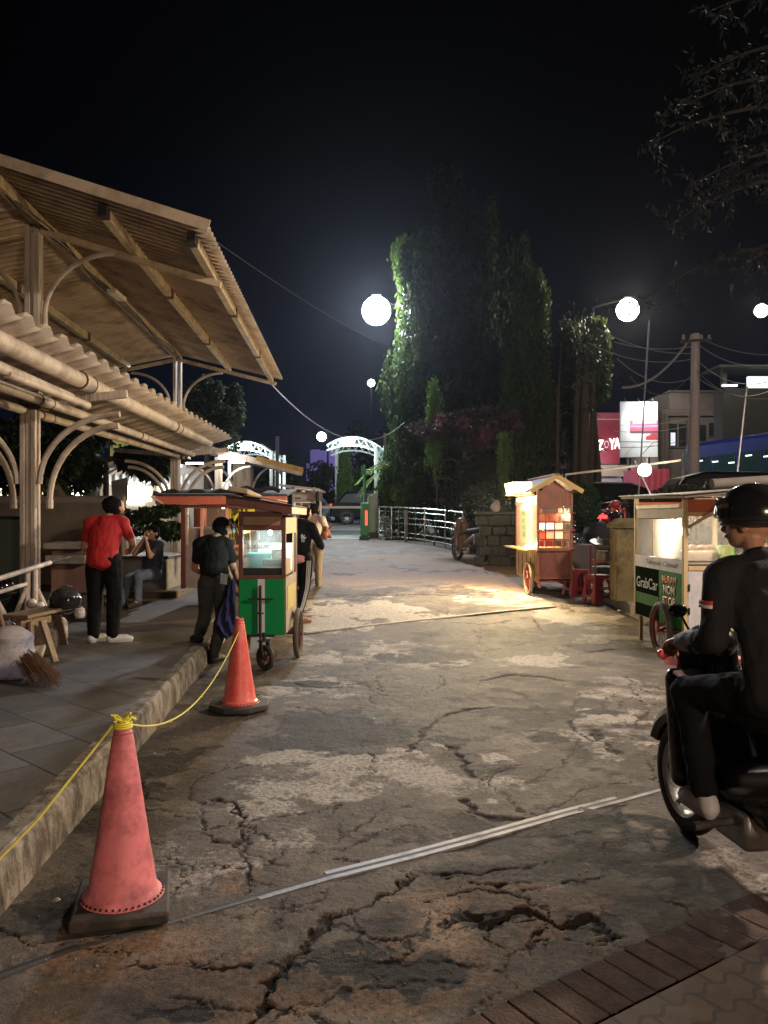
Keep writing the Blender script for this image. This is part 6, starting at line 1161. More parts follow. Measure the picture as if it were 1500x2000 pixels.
# kettle
kt = thing('kettle', 'shiny steel kettle standing on a box behind the wooden cart', 'kettle', P(1121, 1063, 14.3)); mb = MB(); mb.lathe([(.075, 0), (.10, .03), (.10, .07), (.06, .12), (.02, .13), (.015, .15), (0, .155)], n=24); mb.build('body', CHROME, kt); mb = MB(); mb.tube([(.08, 0, .06), (.13, 0, .09), (.16, 0, .13)], [.02, .014, .01]); mb.build('spout', CHROME, kt)
mb = MB(); mb.torus((0, 0, .12), .075, .006, 'Y', 16, 6, 0, pi); mb.build('handle', BLACKMATTE, kt)
mb = MB(); q = P(1121, 1063, 14.3); mb.bb(q.x-.25, q.x+.36, 14.1, 14.7, gz(14.3)+.15, q.z-.003); tag(mb.build('wooden_crate', mat('dark_crate', (.05, .04, .035), .8), None, world=True, loc=(q.x, 14.3, gz(14.3)), bev=.01), 'dark box under the steel kettle beside the wooden cart', 'crate')
# yellowish bollard pillar
yb = 12.2; bp = thing('brick_pillar', 'stained yellowish concrete pillar with a wide cap beside the wok', 'pillar', (PX(1225, yb), yb, gz(yb)+.17)); YC = mat('stained_yellow_concrete', (.17, .135, .07), .9, var=.35, grime=(.04, .03, .018), gscale=3.2, gamt=1.0, spec=.1, bump=.4)
mb = MB(); mb.bb(PX(1204, yb), PX(1250, yb), yb, yb+.38, gz(yb)+.17, PZ(1032, yb)); mb.build('shaft', YC, bp, world=True, bev=.01); mb = MB(); mb.bb(PX(1200, yb), PX(1254, yb), yb-.04, yb+.42, PZ(1032, yb), PZ(1024, yb)); mb.build('cap', YC, bp, world=True, bev=.01)
mb = MB(); mb.loft([[V3(PX(1201, yb)+d_, yb-.03+d_, z), V3(PX(1253, yb)-d_, yb-.03+d_, z), V3(PX(1253, yb)-d_, yb+.41-d_, z), V3(PX(1201, yb)+d_, yb+.41-d_, z)] for d_, z in ((0, PZ(1024, yb)+.001), (.1, PZ(1012, yb)))]); mb.build('cap_top', YC, bp, world=True)
# dark covered bikes + topiary
mb = MB(); q = P(1172, 1010, 14.9)
o = sack('covered_load', 'black plastic sheet draped over a load behind the wok', 'cover', (q.x, 15.0, gz(15)+.1), (.62, .6, 1.12), mat('black_sheet', (.008, .008, .009), .8, bump=.6, spec=.15), 22)
tb = thing('topiary_bush', 'clipped dark green oval bush in a round grey pot behind the wooden cart', 'bush', (PX(1143, 15.6), 15.6, gz(15.6)+.17)); ctr = P(1143, 985, 15.6)
mb = MB(); mb.lathe([(.20, 0), (.26, .15), (.28, .42), (.30, .44), (.26, .45), (.0, .42)], n=24); mb.build('pot', mat('grey_pot', (.25, .23, .21), .8, grime=(.1, .08, .07), gamt=.6), tb)
n = 5200; a = np.random.normal(size=(n, 3)); a /= np.linalg.norm(a, axis=1)[:, None]; rr_ = .86+.14*np.random.rand(n, 1); C = np.array(ctr)+a*rr_*np.array([.30, .30, .43]); leaves('crown', C, a+np.random.normal(size=a.shape)*.7, .05, .028, leafmat('topiary_leaf', (.012, .03, .012), (.03, .06, .02)), tb)
mb = MB(); mb.cyl((ctr.x, ctr.y, gz(15.6)+.5), (ctr.x, ctr.y, ctr.z), .03); mb.build('stem', RUST, tb, world=True)
# ---------------- BACKGROUND: lamps ----------------
def lamp(label, px, py, Y, py_foot, col, pw, r, es, arm=None, name='street_lamp', polev=True, loff=None):
    q = P(px, py, Y); t_ = thing(name, label, 'street lamp', (q.x, Y, gz(Y)))
    if arm: x2 = PX(arm, Y)
    else: x2 = q.x
    mb = MB(); mb.tube([(x2, Y+.1, gz(Y)), (x2, Y+.1, q.z*.6), (x2, Y+.1, q.z+.1)], [.09, .07, .05]); mb.build('pole', mat('lamp_pole', (.003, .003, .003), .9, 0, spec=0), t_, world=True)
    if arm: mb = MB(); mb.tube([(x2, Y+.1, q.z+.1), ((x2+q.x)/2, Y+.05, q.z+.25), (q.x, Y, q.z+r)], .035); mb.build('arm', mat('lamp_pole', (.003, .003, .003), .9, 0, spec=0), t_, world=True)
    mb = MB(); mb.box((q.x, Y+.05, q.z+r*1.0+.03), (r*.7, r*.7, .06)); mb.build('head', DARKMETAL, t_, world=True, bev=.01)
    mb = MB(); mb.ball(q, r, 24, 16); mb.build('globe', emit('globe_'+name+str(px), col, es), t_, world=True)
    if pw:
        lo = q+Vector(loff or (0, -r-.15, -r*.3)); light('POINT', lo, pw, col, r)
    return t_
lamp('blazing cool white street lamp beside the tall dark trees', 735, 607, 29.5, 1000, (.88, .92, 1), 6800, .53, 30, arm=800)
lamp('small white lamp on a thin tall pole beyond the gate', 725, 748, 45, 960, (.9, .94, 1), 500, .20, 22)
lamp('round greenish white lamp far beyond the gate canopy', 628, 853, 52, 960, (.92, 1, .97), 300, .30, 22, arm=640)
lamp('large warm white street lamp above the right-hand carts', 1226, 605, 26.5, 960, (1, .86, .68), 1800, .37, 30, arm=1160)
lamp('warm street lamp at the far right edge of the view', 1487, 607, 33, 960, (1, .86, .68), 700, .27, 25, arm=1560)
# ---------------- gate canopies ----------------
GW = mat('white_steel_tube', (.6, .64, .64), .4, .2, var=.1); GREENG = mat('green_poly', (.10, .24, .20), .35, var=.2); 
def gatecan(label, pL, pR, Y, ytop, yeL, yeR, posts, side=True):
    t_ = thing('gate_canopy', label, 'gate canopy', (PX((pL+pR)/2, Y), Y, gz(Y)), 0, 'arched canopies at the parking gates')
    x0, x1 = PX(pL, Y), PX(pR, Y); z0, zt, z1 = PZ(yeL, Y), PZ(ytop, Y), PZ(yeR, Y); n = 16
    def arc(u, dz=0): z = (z0*(1-u)**2+2*u*(1-u)*(2*zt-(z0+z1)/2)+z1*u*u); return V3(x0+(x1-x0)*u, 0, z+dz)
    rings = [[arc(i/n)+V3(0, Y+dy, 0) for i in range(n+1)] for dy in (0, .8, 1.6, 2.4)]; mb = MB(); m_ = n+1
    mb.add([p for r in rings for p in r], [(i*m_+j, i*m_+j+1, (i+1)*m_+j+1, (i+1)*m_+j) for i in range(3) for j in range(n)]); o = mb.build('roof_sheet', GREENG, t_, world=True); md = o.modifiers.new('t', 'SOLIDIFY'); md.thickness = .015
    for dy in (0, 2.4):
        mb = MB(); mb.tube([arc(i/n, -.03)+V3(0, Y+dy, 0) for i in range(n+1)], .035, 6); mb.tube([arc(i/n, -.22-.10*sin(pi*i/n))+V3(0, Y+dy, 0) for i in range(n+1)], .035, 6)
        for i in range(0, n, 2): mb.tube([arc(i/n, -.03)+V3(0, Y+dy, 0), arc((i+1)/n, -.28)+V3(0, Y+dy, 0), arc((i+2)/n, -.03)+V3(0, Y+dy, 0)], .022, 5)
        mb.build('truss', GW, t_, world=True)
    for u in (.1, .3, .5, .7, .9): mb = MB(); mb.tube([arc(u, .03)+V3(0, Y-.1, 0), arc(u, .03)+V3(0, Y+2.5, 0)], .022, 6); mb.build('purlin', DARKMETAL, t_, world=True)
    for px in posts: 
        for dy in (0, 2.3): mb = MB(); x = PX(px, Y); mb.bb(x-.055, x+.055, Y+dy-.05, Y+dy+.05, gz(Y), PZ(880 if px < 700 else 872, Y)); mb.build('post', GW, t_, world=True, bev=.008)
    return t_
gA = gatecan('arched glass canopy lit white over the parking gate barrier', 638, 757, 29, 853, 868, 884, (734, 751))
mb = MB(); mb.bb(PX(738, 28.95), PX(749, 28.95), 28.95, 28.99, PZ(933, 28.95), PZ(880, 28.95)); mb.build('side_panel', mat('blue_grey_sheet', (.28, .36, .38), .4), gA, world=True); mb = MB(); mb.bb(PX(736, 28.9), PX(750, 28.9), 28.88, 29.0, PZ(940, 28.9), PZ(933, 28.9)); mb.build('panel_beam', GW, gA, world=True)
lm = MB(); lm.capsule(P(668, 864, 29.8), .07, P(690, 862, 29.8), .07); lm.build('tube_lamp', emit('cool_white_tube', (.9, 1, .98), 25), gA, world=True); light('POINT', P(680, 880, 28.7), 190, (.82, 1, .95), .2)
gB = gatecan('second arched canopy lit white behind the small shelter roof', 432, 543, 30, 862, 878, 893, (448, 530, 540))
lm = MB(); lm.capsule(P(466, 872, 30.8), .07, P(486, 870, 30.8), .07); lm.build('tube_lamp', emit('cool_white_tube', (.9, 1, .98), 25), gB, world=True); light('POINT', P(478, 886, 29.6), 190, (.85, 1, .96), .2)
mb = MB(); q = P(541, 852, 29.8); mb.bb(q.x-.06, q.x+.06, 29.8, 29.92, gz(30), q.z); tag(mb.build('steel_post', DARKMETAL, None, world=True, loc=(q.x, 29.8, gz(30))), 'tall grey steel post beside the second arched canopy', 'post')
mb = MB(); q = P(752, 846, 28.5); mb.bb(q.x-.05, q.x+.05, 28.5, 28.6, gz(28.5), q.z); tag(mb.build('steel_post', mat('grey_post', (.25, .26, .26), .5), None, world=True, loc=(q.x, 28.5, gz(28.5))), 'tall grey steel post beside the parking gate canopy', 'post')
# booth wall
Yb = 27.6; bw = thing('gate_booth', 'pale concrete gate booth wall with a slanted top next to the barrier', 'booth', (PX(728, Yb), Yb, gz(Yb)))
PALEC = mat('pale_booth_wall', (.40, .42, .38), .7, var=.15, grime=(.2, .2, .17), gamt=.6)
mb = MB(); mb.prism([(PX(722, Yb), Yb, gz(Yb)+.2), (PX(738, Yb), Yb, gz(Yb)+.2), (PX(738, Yb), Yb, PZ(959, Yb)), (PX(722, Yb), Yb, PZ(968, Yb))], (0, 1.1, 0)); mb.build('wall', PALEC, bw, world=True, bev=.02)
mb = MB(); mb.prism([(PX(717, Yb), Yb-.1, gz(Yb)+.2), (PX(721.5, Yb), Yb-.02, gz(Yb)+.2), (PX(721.5, Yb), Yb-.02, PZ(966, Yb)), (PX(717, Yb), Yb-.1, PZ(974, Yb))], (0, 1.2, 0)); mb.build('edge_panel', mat('bright_white_panel', (.75, .78, .75), .5), bw, world=True)
mb = MB(); mb.bb(PX(719, Yb), PX(741, Yb), Yb-.12, Yb+1.3, gz(Yb)-.05, gz(Yb)+.19); mb.build('kerb_base', mat('dark_kerb', (.09, .09, .085), .8), bw, world=True)
br_ = thing('barrier_gate', 'green barrier cabinet with a red lamp strip and long white boom', 'barrier gate', (PX(713, 27.2), 27.2, gz(27.2))); GB = mat('barrier_green', (.02, .26, .09), .4, var=.08)
mb = MB(); mb.bb(PX(704, 27), PX(720, 27), 27.0, 27.3, gz(27)+.12, PZ(982, 27)); mb.build('cabinet', GB, br_, world=True, bev=.03); mb = MB(); mb.bb(PX(713, 27), PX(718, 27), 26.96, 26.995, PZ(1026, 27), PZ(997, 27)); mb.build('lamp_strip', emit('red_strip', (1, .12, .08), 1.1), br_, world=True, bev=.01)
mb = MB(); mb.bb(PX(585, 27), PX(706, 27), 26.93, 26.98, PZ(993, 27), PZ(988.5, 27)); mb.build('boom', mat('white_boom', (.7, .72, .7), .4), br_, world=True); mb = MB(); mb.bb(PX(702, 27), PX(722, 27), 26.9, 27.5, gz(27)-.05, gz(27)+.12); mb.build('plinth', mat('dark_kerb', (.09, .09, .085), .8), br_, world=True)
mb = MB(); mb.cyl(P(712, 982, 27.2), P(712, 908, 27.2), .045); mb.cyl(P(706, 918, 27.2), P(724, 918, 27.2), .02); mb.cyl(P(707, 910, 27.2), P(707, 925, 27.2), .02); gp2 = mb.build('green_pole', GB, None, world=True, loc=P(712, 982, 27.2)); tag(gp2, 'slim green pole with a small crossbar above the barrier cabinet', 'pole')
# ---------------- curved fence ----------------
FT = mat('stainless_rail', (.50, .52, .50), .25, .9, var=.15, grime=(.12, .10, .08), gscale=6, gamt=.4)
fn = thing('pipe_fence', 'curved stainless steel pipe fence running right from the gate booth', 'fence', (PX(820, 25), 25, gz(25)))
fx_ = [(741, 27.2), (765, 26.6), (793, 26.0), (830, 25.0), (870, 23.6), (905, 22.0)]
def fz(i, h): x, y = fx_[i]; return V3(PX(x, y), y, gz(y)+h)
def fsm(h, i0=0, i1=5, n=4):
    pts = []
    for i in range(i0, i1):
        for k in range(n): pts.append(fz(i, h).lerp(fz(i+1, h), k/n))
    return pts+[fz(i1, h)]
for h, e1 in ((1.12, 5), (.98, 4), (.78, 5), (.60, 5), (.30, 5), (.14, 5)): mb = MB(); mb.tube(fsm(h, 0, e1), .026 if h > 1 else .02, 6); mb.build('rail', FT, fn, world=True)
for i, r in ((0, .03), (1, .025), (2, .06), (3, .025), (4, .025), (5, .03)): mb = MB(); p_ = fz(i, 0); mb.cyl(p_, p_+V3(0, 0, 1.12 if i != 2 else 1.05), r); mb.build('fence_post', FT if i != 2 else mat('grey_post', (.25, .26, .26), .5), fn, world=True)
for k in (.5, 1.5, 2.5, 3.5, 4.5): i = int(k); mb = MB(); p_ = fz(i, .14).lerp(fz(i+1, .14), .5); mb.cyl(p_, p_+V3(0, 0, .98), .014, n=6); mb.build('bar', FT, fn, world=True)
# garden bed beyond fence
LAWN = mat('lawn_soil', (.045, .05, .025), .95, var=.5, scale=8, bump=.8); mb = MB()
mb.loft([[V3(PX(752, y), y, gz(y)+.06), V3(26, y, gz(y)+.06), V3(26, y, gz(y)-.1), V3(PX(752, y), y, gz(y)-.1)] for y in (26.9, 28, 32, 36, 40)]); o = mb.build('planting_bed', LAWN, None, world=True, loc=(5, 32, 1)); tag(o, kind='structure')
# garden wall behind wood cart
STW = mat('stone_wall', (.026, .022, .019), .9, var=.5, scale=6, grime=(.04, .035, .03), gamt=.7, bump=1, bscale=18); Yw = 18.6
gw = thing('garden_wall', 'low dark stone garden wall behind the wooden cart', 'wall', (PX(975, Yw), Yw, gz(Yw))); mb = MB()
for r in range(5):
    for c_ in range(9): x = PX(938, Yw)+c_*.30+(r % 2)*.12; mb.box((x+random.uniform(-.03, .03), Yw+random.uniform(-.03, .05), gz(Yw)+.12+r*.235), (random.uniform(.22, .30), .3, random.uniform(.18, .235)), rz=random.uniform(-.08, .08), ry=random.uniform(-.07, .07))
mb.build('stones', STW, gw, world=True, bev=.02); mb = MB(); mb.bb(PX(936, Yw)-.1, PX(936, Yw)+2.8, Yw-.2, Yw+.22, gz(Yw)+1.2, gz(Yw)+1.27); mb.build('coping', STW, gw, world=True, bev=.02)
mb = MB(); mb.ball((0, 0, .1), (.12, .10, .12)); mb.ball((.03, 0, .2), (.07, .06, .07)); tag(mb.build('garden_rock', mat('pale_rock', (.25, .22, .2), .9), None, loc=(PX(968, Yw), Yw, gz(Yw)+1.27)), 'pale rounded stone resting on the low garden wall', 'rock')
# ---------------- TREES ----------------
LF1 = leafmat('weeping_leaf', (.024, .040, .010), (.060, .10, .022)); LF2 = leafmat('unlit_leaf', (.007, .012, .005), (.018, .028, .009)); LF3 = leafmat('bright_leaf', (.06, .12, .02), (.12, .20, .04)); BARK = mat('bark', (.07, .055, .04), .9, var=.5, scale=12, bump=1, bscale=25)  # LF2 is a darkened leaf copy for trees standing unlit
def trunk(t_, pts, r, m=BARK, limbs=8, spread=1.0, seed=1):
    rnd = random.Random(seed); mb = MB(); mb.tube(pts, r, 9)
    for k in range(limbs):
        u = .35+.6*k/limbs; i = min(len(pts)-2, int(u*(len(pts)-1))); a = Vector(pts[i]).lerp(Vector(pts[i+1]), (u*(len(pts)-1)) % 1); an = rnd.uniform(0, 2*pi); L_ = spread*rnd.uniform(.5, 1)
        mb.tube([a, a+V3(cos(an)*L_*.5, sin(an)*L_*.5, .25*L_), a+V3(cos(an)*L_, sin(an)*L_, .15*L_)], [r[i]*.4, r[i]*.25, r[i]*.1], 6)
    mb.build('trunk', m, t_, world=True)
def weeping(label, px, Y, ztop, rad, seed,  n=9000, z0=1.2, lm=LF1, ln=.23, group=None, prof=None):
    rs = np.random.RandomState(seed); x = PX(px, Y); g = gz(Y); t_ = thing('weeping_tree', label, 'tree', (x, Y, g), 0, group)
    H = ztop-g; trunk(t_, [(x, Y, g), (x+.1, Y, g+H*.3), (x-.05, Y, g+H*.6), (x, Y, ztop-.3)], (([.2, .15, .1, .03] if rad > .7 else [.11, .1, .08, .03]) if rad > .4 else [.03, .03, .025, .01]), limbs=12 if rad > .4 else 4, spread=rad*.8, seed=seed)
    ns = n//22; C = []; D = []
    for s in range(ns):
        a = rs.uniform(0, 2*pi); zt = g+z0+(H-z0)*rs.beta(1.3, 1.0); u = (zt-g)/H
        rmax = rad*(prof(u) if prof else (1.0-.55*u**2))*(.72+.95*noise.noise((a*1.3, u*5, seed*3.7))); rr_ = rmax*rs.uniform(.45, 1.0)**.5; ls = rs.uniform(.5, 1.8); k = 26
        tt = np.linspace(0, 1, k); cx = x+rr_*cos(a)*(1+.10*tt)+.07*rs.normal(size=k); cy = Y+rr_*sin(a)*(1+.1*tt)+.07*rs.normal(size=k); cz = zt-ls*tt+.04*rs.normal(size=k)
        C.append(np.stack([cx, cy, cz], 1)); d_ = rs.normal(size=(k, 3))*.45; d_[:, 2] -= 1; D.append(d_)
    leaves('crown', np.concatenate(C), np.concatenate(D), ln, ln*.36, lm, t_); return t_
G_ = 'weeping columnar trees in the dark central group'
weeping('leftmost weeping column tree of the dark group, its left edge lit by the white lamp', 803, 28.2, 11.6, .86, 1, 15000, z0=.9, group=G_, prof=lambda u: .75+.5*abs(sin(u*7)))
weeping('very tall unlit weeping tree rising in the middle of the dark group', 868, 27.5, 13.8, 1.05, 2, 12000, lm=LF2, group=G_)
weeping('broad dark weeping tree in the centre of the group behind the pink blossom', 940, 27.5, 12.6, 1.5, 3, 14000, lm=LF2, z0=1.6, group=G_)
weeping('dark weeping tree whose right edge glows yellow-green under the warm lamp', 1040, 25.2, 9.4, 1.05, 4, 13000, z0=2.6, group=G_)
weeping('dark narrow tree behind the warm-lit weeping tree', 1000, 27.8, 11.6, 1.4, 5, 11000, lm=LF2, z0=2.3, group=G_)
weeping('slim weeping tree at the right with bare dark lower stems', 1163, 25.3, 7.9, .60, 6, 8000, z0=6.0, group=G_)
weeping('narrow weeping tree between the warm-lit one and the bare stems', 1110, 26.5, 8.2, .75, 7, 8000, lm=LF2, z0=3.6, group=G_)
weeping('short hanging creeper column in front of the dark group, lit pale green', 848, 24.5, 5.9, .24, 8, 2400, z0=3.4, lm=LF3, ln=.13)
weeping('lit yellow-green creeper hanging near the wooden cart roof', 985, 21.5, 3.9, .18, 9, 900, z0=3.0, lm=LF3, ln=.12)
for px, Y, r in ((1122, 24.2, .13), (1138, 23.8, .16), (1152, 24.0, .10), (1085, 24.5, .07)):
    t_ = thing('bare_tree', {1122: 'dark bare trunk left of the thickest one behind the cart roof', 1138: 'thickest dark bare trunk behind the cart roof', 1152: 'dark bare trunk beside the red wall sign', 1085: 'thin dark bare trunk between the lit shops'}[px], 'tree', (PX(px, Y), Y, gz(Y))); x = PX(px, Y)
    trunk(t_, [(x, Y, gz(Y)), (x+.05, Y, 3), (x+.08, Y, 5.2), (x+.18, Y, 7.0)], [r, r*.85, r*.7, r*.3], limbs=5, spread=.5, seed=px)
    a = np.random.normal(size=(260, 3))*np.array([.3, .3, .6])+np.array([x+.15, Y, 6.4]); leaves('crown', a, np.random.normal(size=a.shape)-np.array([0, 0, 1]), .16, .06, LF2, t_)
def clumptree(name, label, c, rad, H, n, seed, lm, ln=.12, nclump=22, trunkpts=None, tr=None, cat='tree', flat=1.0, group=None, extra=None, droop=.3):
    rs = np.random.RandomState(seed); t_ = thing(name, label, cat, (c[0], c[1], c[2]), 0, group)
    if trunkpts: trunk(t_, trunkpts, tr, limbs=7, spread=max(rad[0], rad[1])*.7, seed=seed)
    C = []; D = []
    for k in range(nclump):
        v = rs.normal(size=3); v /= np.linalg.norm(v); cc = np.array(c)+np.array([0, 0, H])+v*np.array(rad)*rs.uniform(.45, .95); s = np.array(rad)*rs.uniform(.18, .36); m_ = n//nclump
        p = rs.normal(size=(m_, 3)); p /= np.linalg.norm(p, axis=1)[:, None]; p *= rs.uniform(.55, 1.05, (m_, 1)); C.append(cc+p*s*np.array([1, 1, flat])); d_ = p+rs.normal(size=p.shape)*.8; d_[:, 2] -= droop; D.append(d_)
    C = np.concatenate(C); D = np.concatenate(D); leaves('crown', C, D, ln, ln*.5, lm, t_)
    if extra: extra(t_, C, rs)
    return t_
def blossoms(t_, C, rs):
    idx = rs.choice(len(C), 16, replace=False); cs = []; ds = []
    for i in idx:
        cc = C[i]
        if cc[1] > 24.3: cc = cc-np.array([0, 1.6, 0])
        p = rs.normal(size=(60, 3)); p /= np.linalg.norm(p, axis=1)[:, None]; cs.append(cc+p*.17); ds.append(p)
    leaves('blossom', np.concatenate(cs), np.concatenate(ds), .12, .07, leafmat('pink_petal', (.14, .045, .065), (.22, .08, .11)), t_)
c_ = (PX(905, 24), 24.2, gz(24)); clumptree('flowering_tree', 'dim flowering tree with dusky pink blossoms in front of the dark group', c_, (1.75, 1.2, .85), 3.6, 9000, 11, leafmat('reddish_leaf', (.035, .028, .02), (.06, .045, .035)), nclump=26, trunkpts=[c_, (c_[0], c_[1], 2.5), (c_[0]+.1, c_[1], 4)], tr=[.12, .09, .05], extra=blossoms)
# shrubs and palms by the fence
clumptree('leafy_shrub', 'bright lit green shrub behind the curved fence beside the booth', (PX(790, 28), 28, gz(28)), (.75, .7, .95), 1.3, 5000, 21, LF3, ln=.15, nclump=20, cat='shrub')
clumptree('leafy_shrub', 'dark rounded shrub behind the middle of the curved fence', (PX(875, 26.5), 26.5, gz(26)), (1.2, .7, .6), .9, 5000, 22, LF2, ln=.12, nclump=22, cat='shrub')
clumptree('leafy_shrub', 'shadowy shrub mass above the low garden wall', (PX(975, 20), 20.4, gz(20)), (1.0, .7, .9), 1.2, 6000, 23, LF2, ln=.12, nclump=22, cat='shrub')
clumptree('leafy_shrub', 'dark leafy shrub behind the dusty parked motorbike', (PX(930, 23.5), 23.8, gz(23)), (.9, .7, 1.3), 1.5, 6000, 24, LF2, ln=.13, nclump=22, cat='shrub')
clumptree('leafy_shrub', 'low green undergrowth at the foot of the lit weeping tree', (PX(820, 27.5), 27.2, gz(27)), (1.2, .6, .8), 1.8, 5200, 25, LF1, ln=.14, nclump=22, cat='shrub')
def palm(label, px, Y, h, nf, L_, seed, lm=LF3):
    rs = random.Random(seed); t_ = thing('small_palm', label, 'palm', (PX(px, Y), Y, gz(Y))); x = PX(px, Y); top = V3(x, Y, gz(Y)+h); mb = MB(); mb.tube([(x, Y, gz(Y)), top], [.07, .05]); mb.build('trunk', BARK, t_, world=True); C = []; D = []; st = MB()
    for k in range(nf):
        a = 2*pi*k/nf+rs.uniform(-.3, .3); e_ = rs.uniform(.2, 1.0); pts = []
        for i in range(9): u = i/8; pts.append(top+V3(cos(a)*L_*u, sin(a)*L_*u, L_*(e_*u-.95*u*u)))
        st.tube(pts, .012, 4)
        for i in range(1, 9):
            for q_ in range(6):
                p = pts[i-1].lerp(pts[i], q_/6); sd = V3(-sin(a), cos(a), -.35)
                for sg in (-1, 1): sv = V3(sd.x*sg, sd.y*sg, sd.z)+V3(cos(a), sin(a), 0)*.5; C.append(p+sv*.13); D.append(sv)
    st.build('frond_stem', mat('stem_green', (.08, .12, .03), .6), t_, world=True); leaves('frond', np.array([tuple(c) for c in C]), np.array([tuple(c) for c in D]), .30, .035, lm, t_)
palm('small feathery palm lit green behind the booth wall', 768, 28.6, 2.4, 11, 1.3, 1); palm('low fan-shaped palm at the base of the trees behind the fence', 815, 27.6, 1.2, 9, .9, 2)
for (px, Y, top, s_) in ((678, 31, 868, 31),):
    t_ = weeping('narrow creeper-covered column glowing yellow-green under the gate canopy', 673, 45, PZ(872, 45), .50, 33, 5600, z0=.6, lm=LF3, ln=.22); x = PX(658, 45.5); mb = MB(); mb.bb(x-.10, x+.10, 45.5, 45.7, gz(45), PZ(870, 45.5)); mb.build('white_post', mat('bright_white_panel', (.75, .78, .75), .5), t_, world=True)
clumptree('leafy_shrub', 'rounded lit shrub under the gate canopy behind the parked black car', (PX(700, 33), 48, gz(48)), (1.4, 1.0, 1.3), 2.3, 4200, 34, LF1, ln=.2, nclump=18, cat='shrub')
# trees at left behind shelter
LF4 = leafmat('broad_dark_leaf', (.022, .032, .016), (.05, .065, .03))
c_ = (PX(140, 16), 18.0, gz(16)); clumptree('broadleaf_tree', 'dark broad-leaved tree hanging behind the near shelter column', c_, (1.9, 1.2, 1.5), 3.0, 9000, 41, LF4, ln=.2, nclump=26, trunkpts=[(c_[0]-1.6, c_[1], c_[2]), (c_[0]-1.9, c_[1], 2), (c_[0]-1.2, c_[1], 3.6)], tr=[.28, .22, .15], droop=1)
c_ = (PX(405, 26), 26, gz(26)); clumptree('broadleaf_tree', 'dark round-crowned tree behind the far end of the shelter roof', c_, (1.15, 1.0, 1.5), 4.2, 7000, 42, LF4, ln=.17, nclump=24, trunkpts=[c_, (c_[0], c_[1], 3), (c_[0], c_[1], 4.5)], tr=[.16, .12, .06])
c_ = (PX(10, 14), 15.5, gz(14)); clumptree('broadleaf_tree', 'dark leaning tree at the left edge behind the shelter column', c_, (1.0, .8, 1.3), 2.6, 4200, 43, LF4, ln=.18, nclump=18, trunkpts=[(c_[0]-.2, c_[1], c_[2]), (c_[0]+.3, c_[1], 2), (c_[0]-.6, c_[1], 3.4)], tr=[.22, .18, .12], droop=.8)
clumptree('flower_bush', 'leafy bush with small pale flowers above the planter bench', (PX(292, 13.9), 14.0, gz(13.9)), (.68, .55, .34), 1.28, 5200, 44, LF1, ln=.085, nclump=24, cat='bush')
c_ = (PX(660, 70), 72, 1.3); clumptree('distant_tree', 'dark distant tree in front of the purple lit building', (PX(620, 60), 62, 1.3), (2.2, 1.5, 2.4), 3.0, 3000, 45, LF2, ln=.35, nclump=16)
clumptree('distant_tree', 'very dark tall tree beyond the gate under the thin lamp pole', (PX(745, 52), 56, 1.3), (3.0, 2, 4.0), 4.6, 5000, 46, LF2, ln=.4, nclump=22)
clumptree('distant_tree', 'dark tree beyond the second canopy between shelter roof and street', (PX(560, 42), 44, 1.3), (2.4, 1.5, 1.5), 2.0, 3600, 47, LF2, ln=.28, nclump=18)
# overhanging dark tree at top right
rs = np.random.RandomState(77); ot = thing('overhanging_tree', 'huge barely visible dark tree spreading over the top right of the view', 'tree', (9.8, 14.5, gz(14.5)))
tb_ = MB(); tb_.tube([(9.8, 14.5, gz(14.5)), (9.7, 14.4, 4), (9.2, 14.2, 7.5), (8.6, 14, 10.5), (8.2, 13.8, 12.5)], [.38, .30, .24, .16, .06], 10); C = []; D = []
for k in range(34):
    u = rs.uniform(0, 1); p = V3(9.3-1.0*u, 14.2, 6.0+6.5*u); a = rs.uniform(pi*.55, pi*1.45); L_ = rs.uniform(1.6, 4.6)*(1.15-.5*u); pts = [p]
    for i_ in range(7): a += rs.uniform(-.25, .25); p = p+V3(cos(a)*L_/7, sin(a)*L_/7*.6, L_/7*(.45-.16*i_)); pts.append(p)
    tb_.tube(pts, [.07-.009*q_ for q_ in range(8)], 5)
    for i_ in range(2, 8):
        for t_i in range(3):
            dv = V3(*rs.normal(size=3)); dv.z -= .5; dv.normalize(); e2 = pts[i_]+dv*rs.uniform(.3, .8)
            for q_ in range(16): w_ = q_/16; pp = pts[i_].lerp(e2, w_); sd = V3(*rs.normal(size=3)); C.append(tuple(pp+sd*.05)); D.append(tuple(dv*.6+sd*.7-V3(0, 0, .5)))
tb_.build('trunk', mat('black_bark', (.012, .010, .009), .95), ot, world=True); leaves('crown', np.array(C), np.array(D), .15, .05, leafmat('brown_dark_leaf', (.012, .012, .009), (.026, .024, .017)), ot)
# hedge
hr = np.random.RandomState(9); n = 26000; x = hr.uniform(PX(1232, 17), PX(1560, 17), n); y = hr.uniform(16.6, 17.6, n); tz = PZ(957, 17)+.10*np.sin(x*2.1)+.06*np.sin(x*5.3); z = gz(17)+(tz-gz(17))*hr.uniform(0, 1, n)**.35
hd = thing('hedge', 'long clipped dark hedge between the food cart and the street', 'hedge', (PX(1380, 17), 17.1, gz(17))); leaves('foliage', np.stack([x, y, z], 1), hr.normal(size=(n, 3)), .085, .045, leafmat('hedge_leaf', (.035, .032, .015), (.07, .062, .03)), hd); mb = MB(); mb.bb(PX(1232, 17)+.06, PX(1560, 17), 16.75, 17.45, gz(17), PZ(970, 17)); mb.build('inner_branches', mat('hedge_core', (.015, .014, .01), .95), hd, world=True)
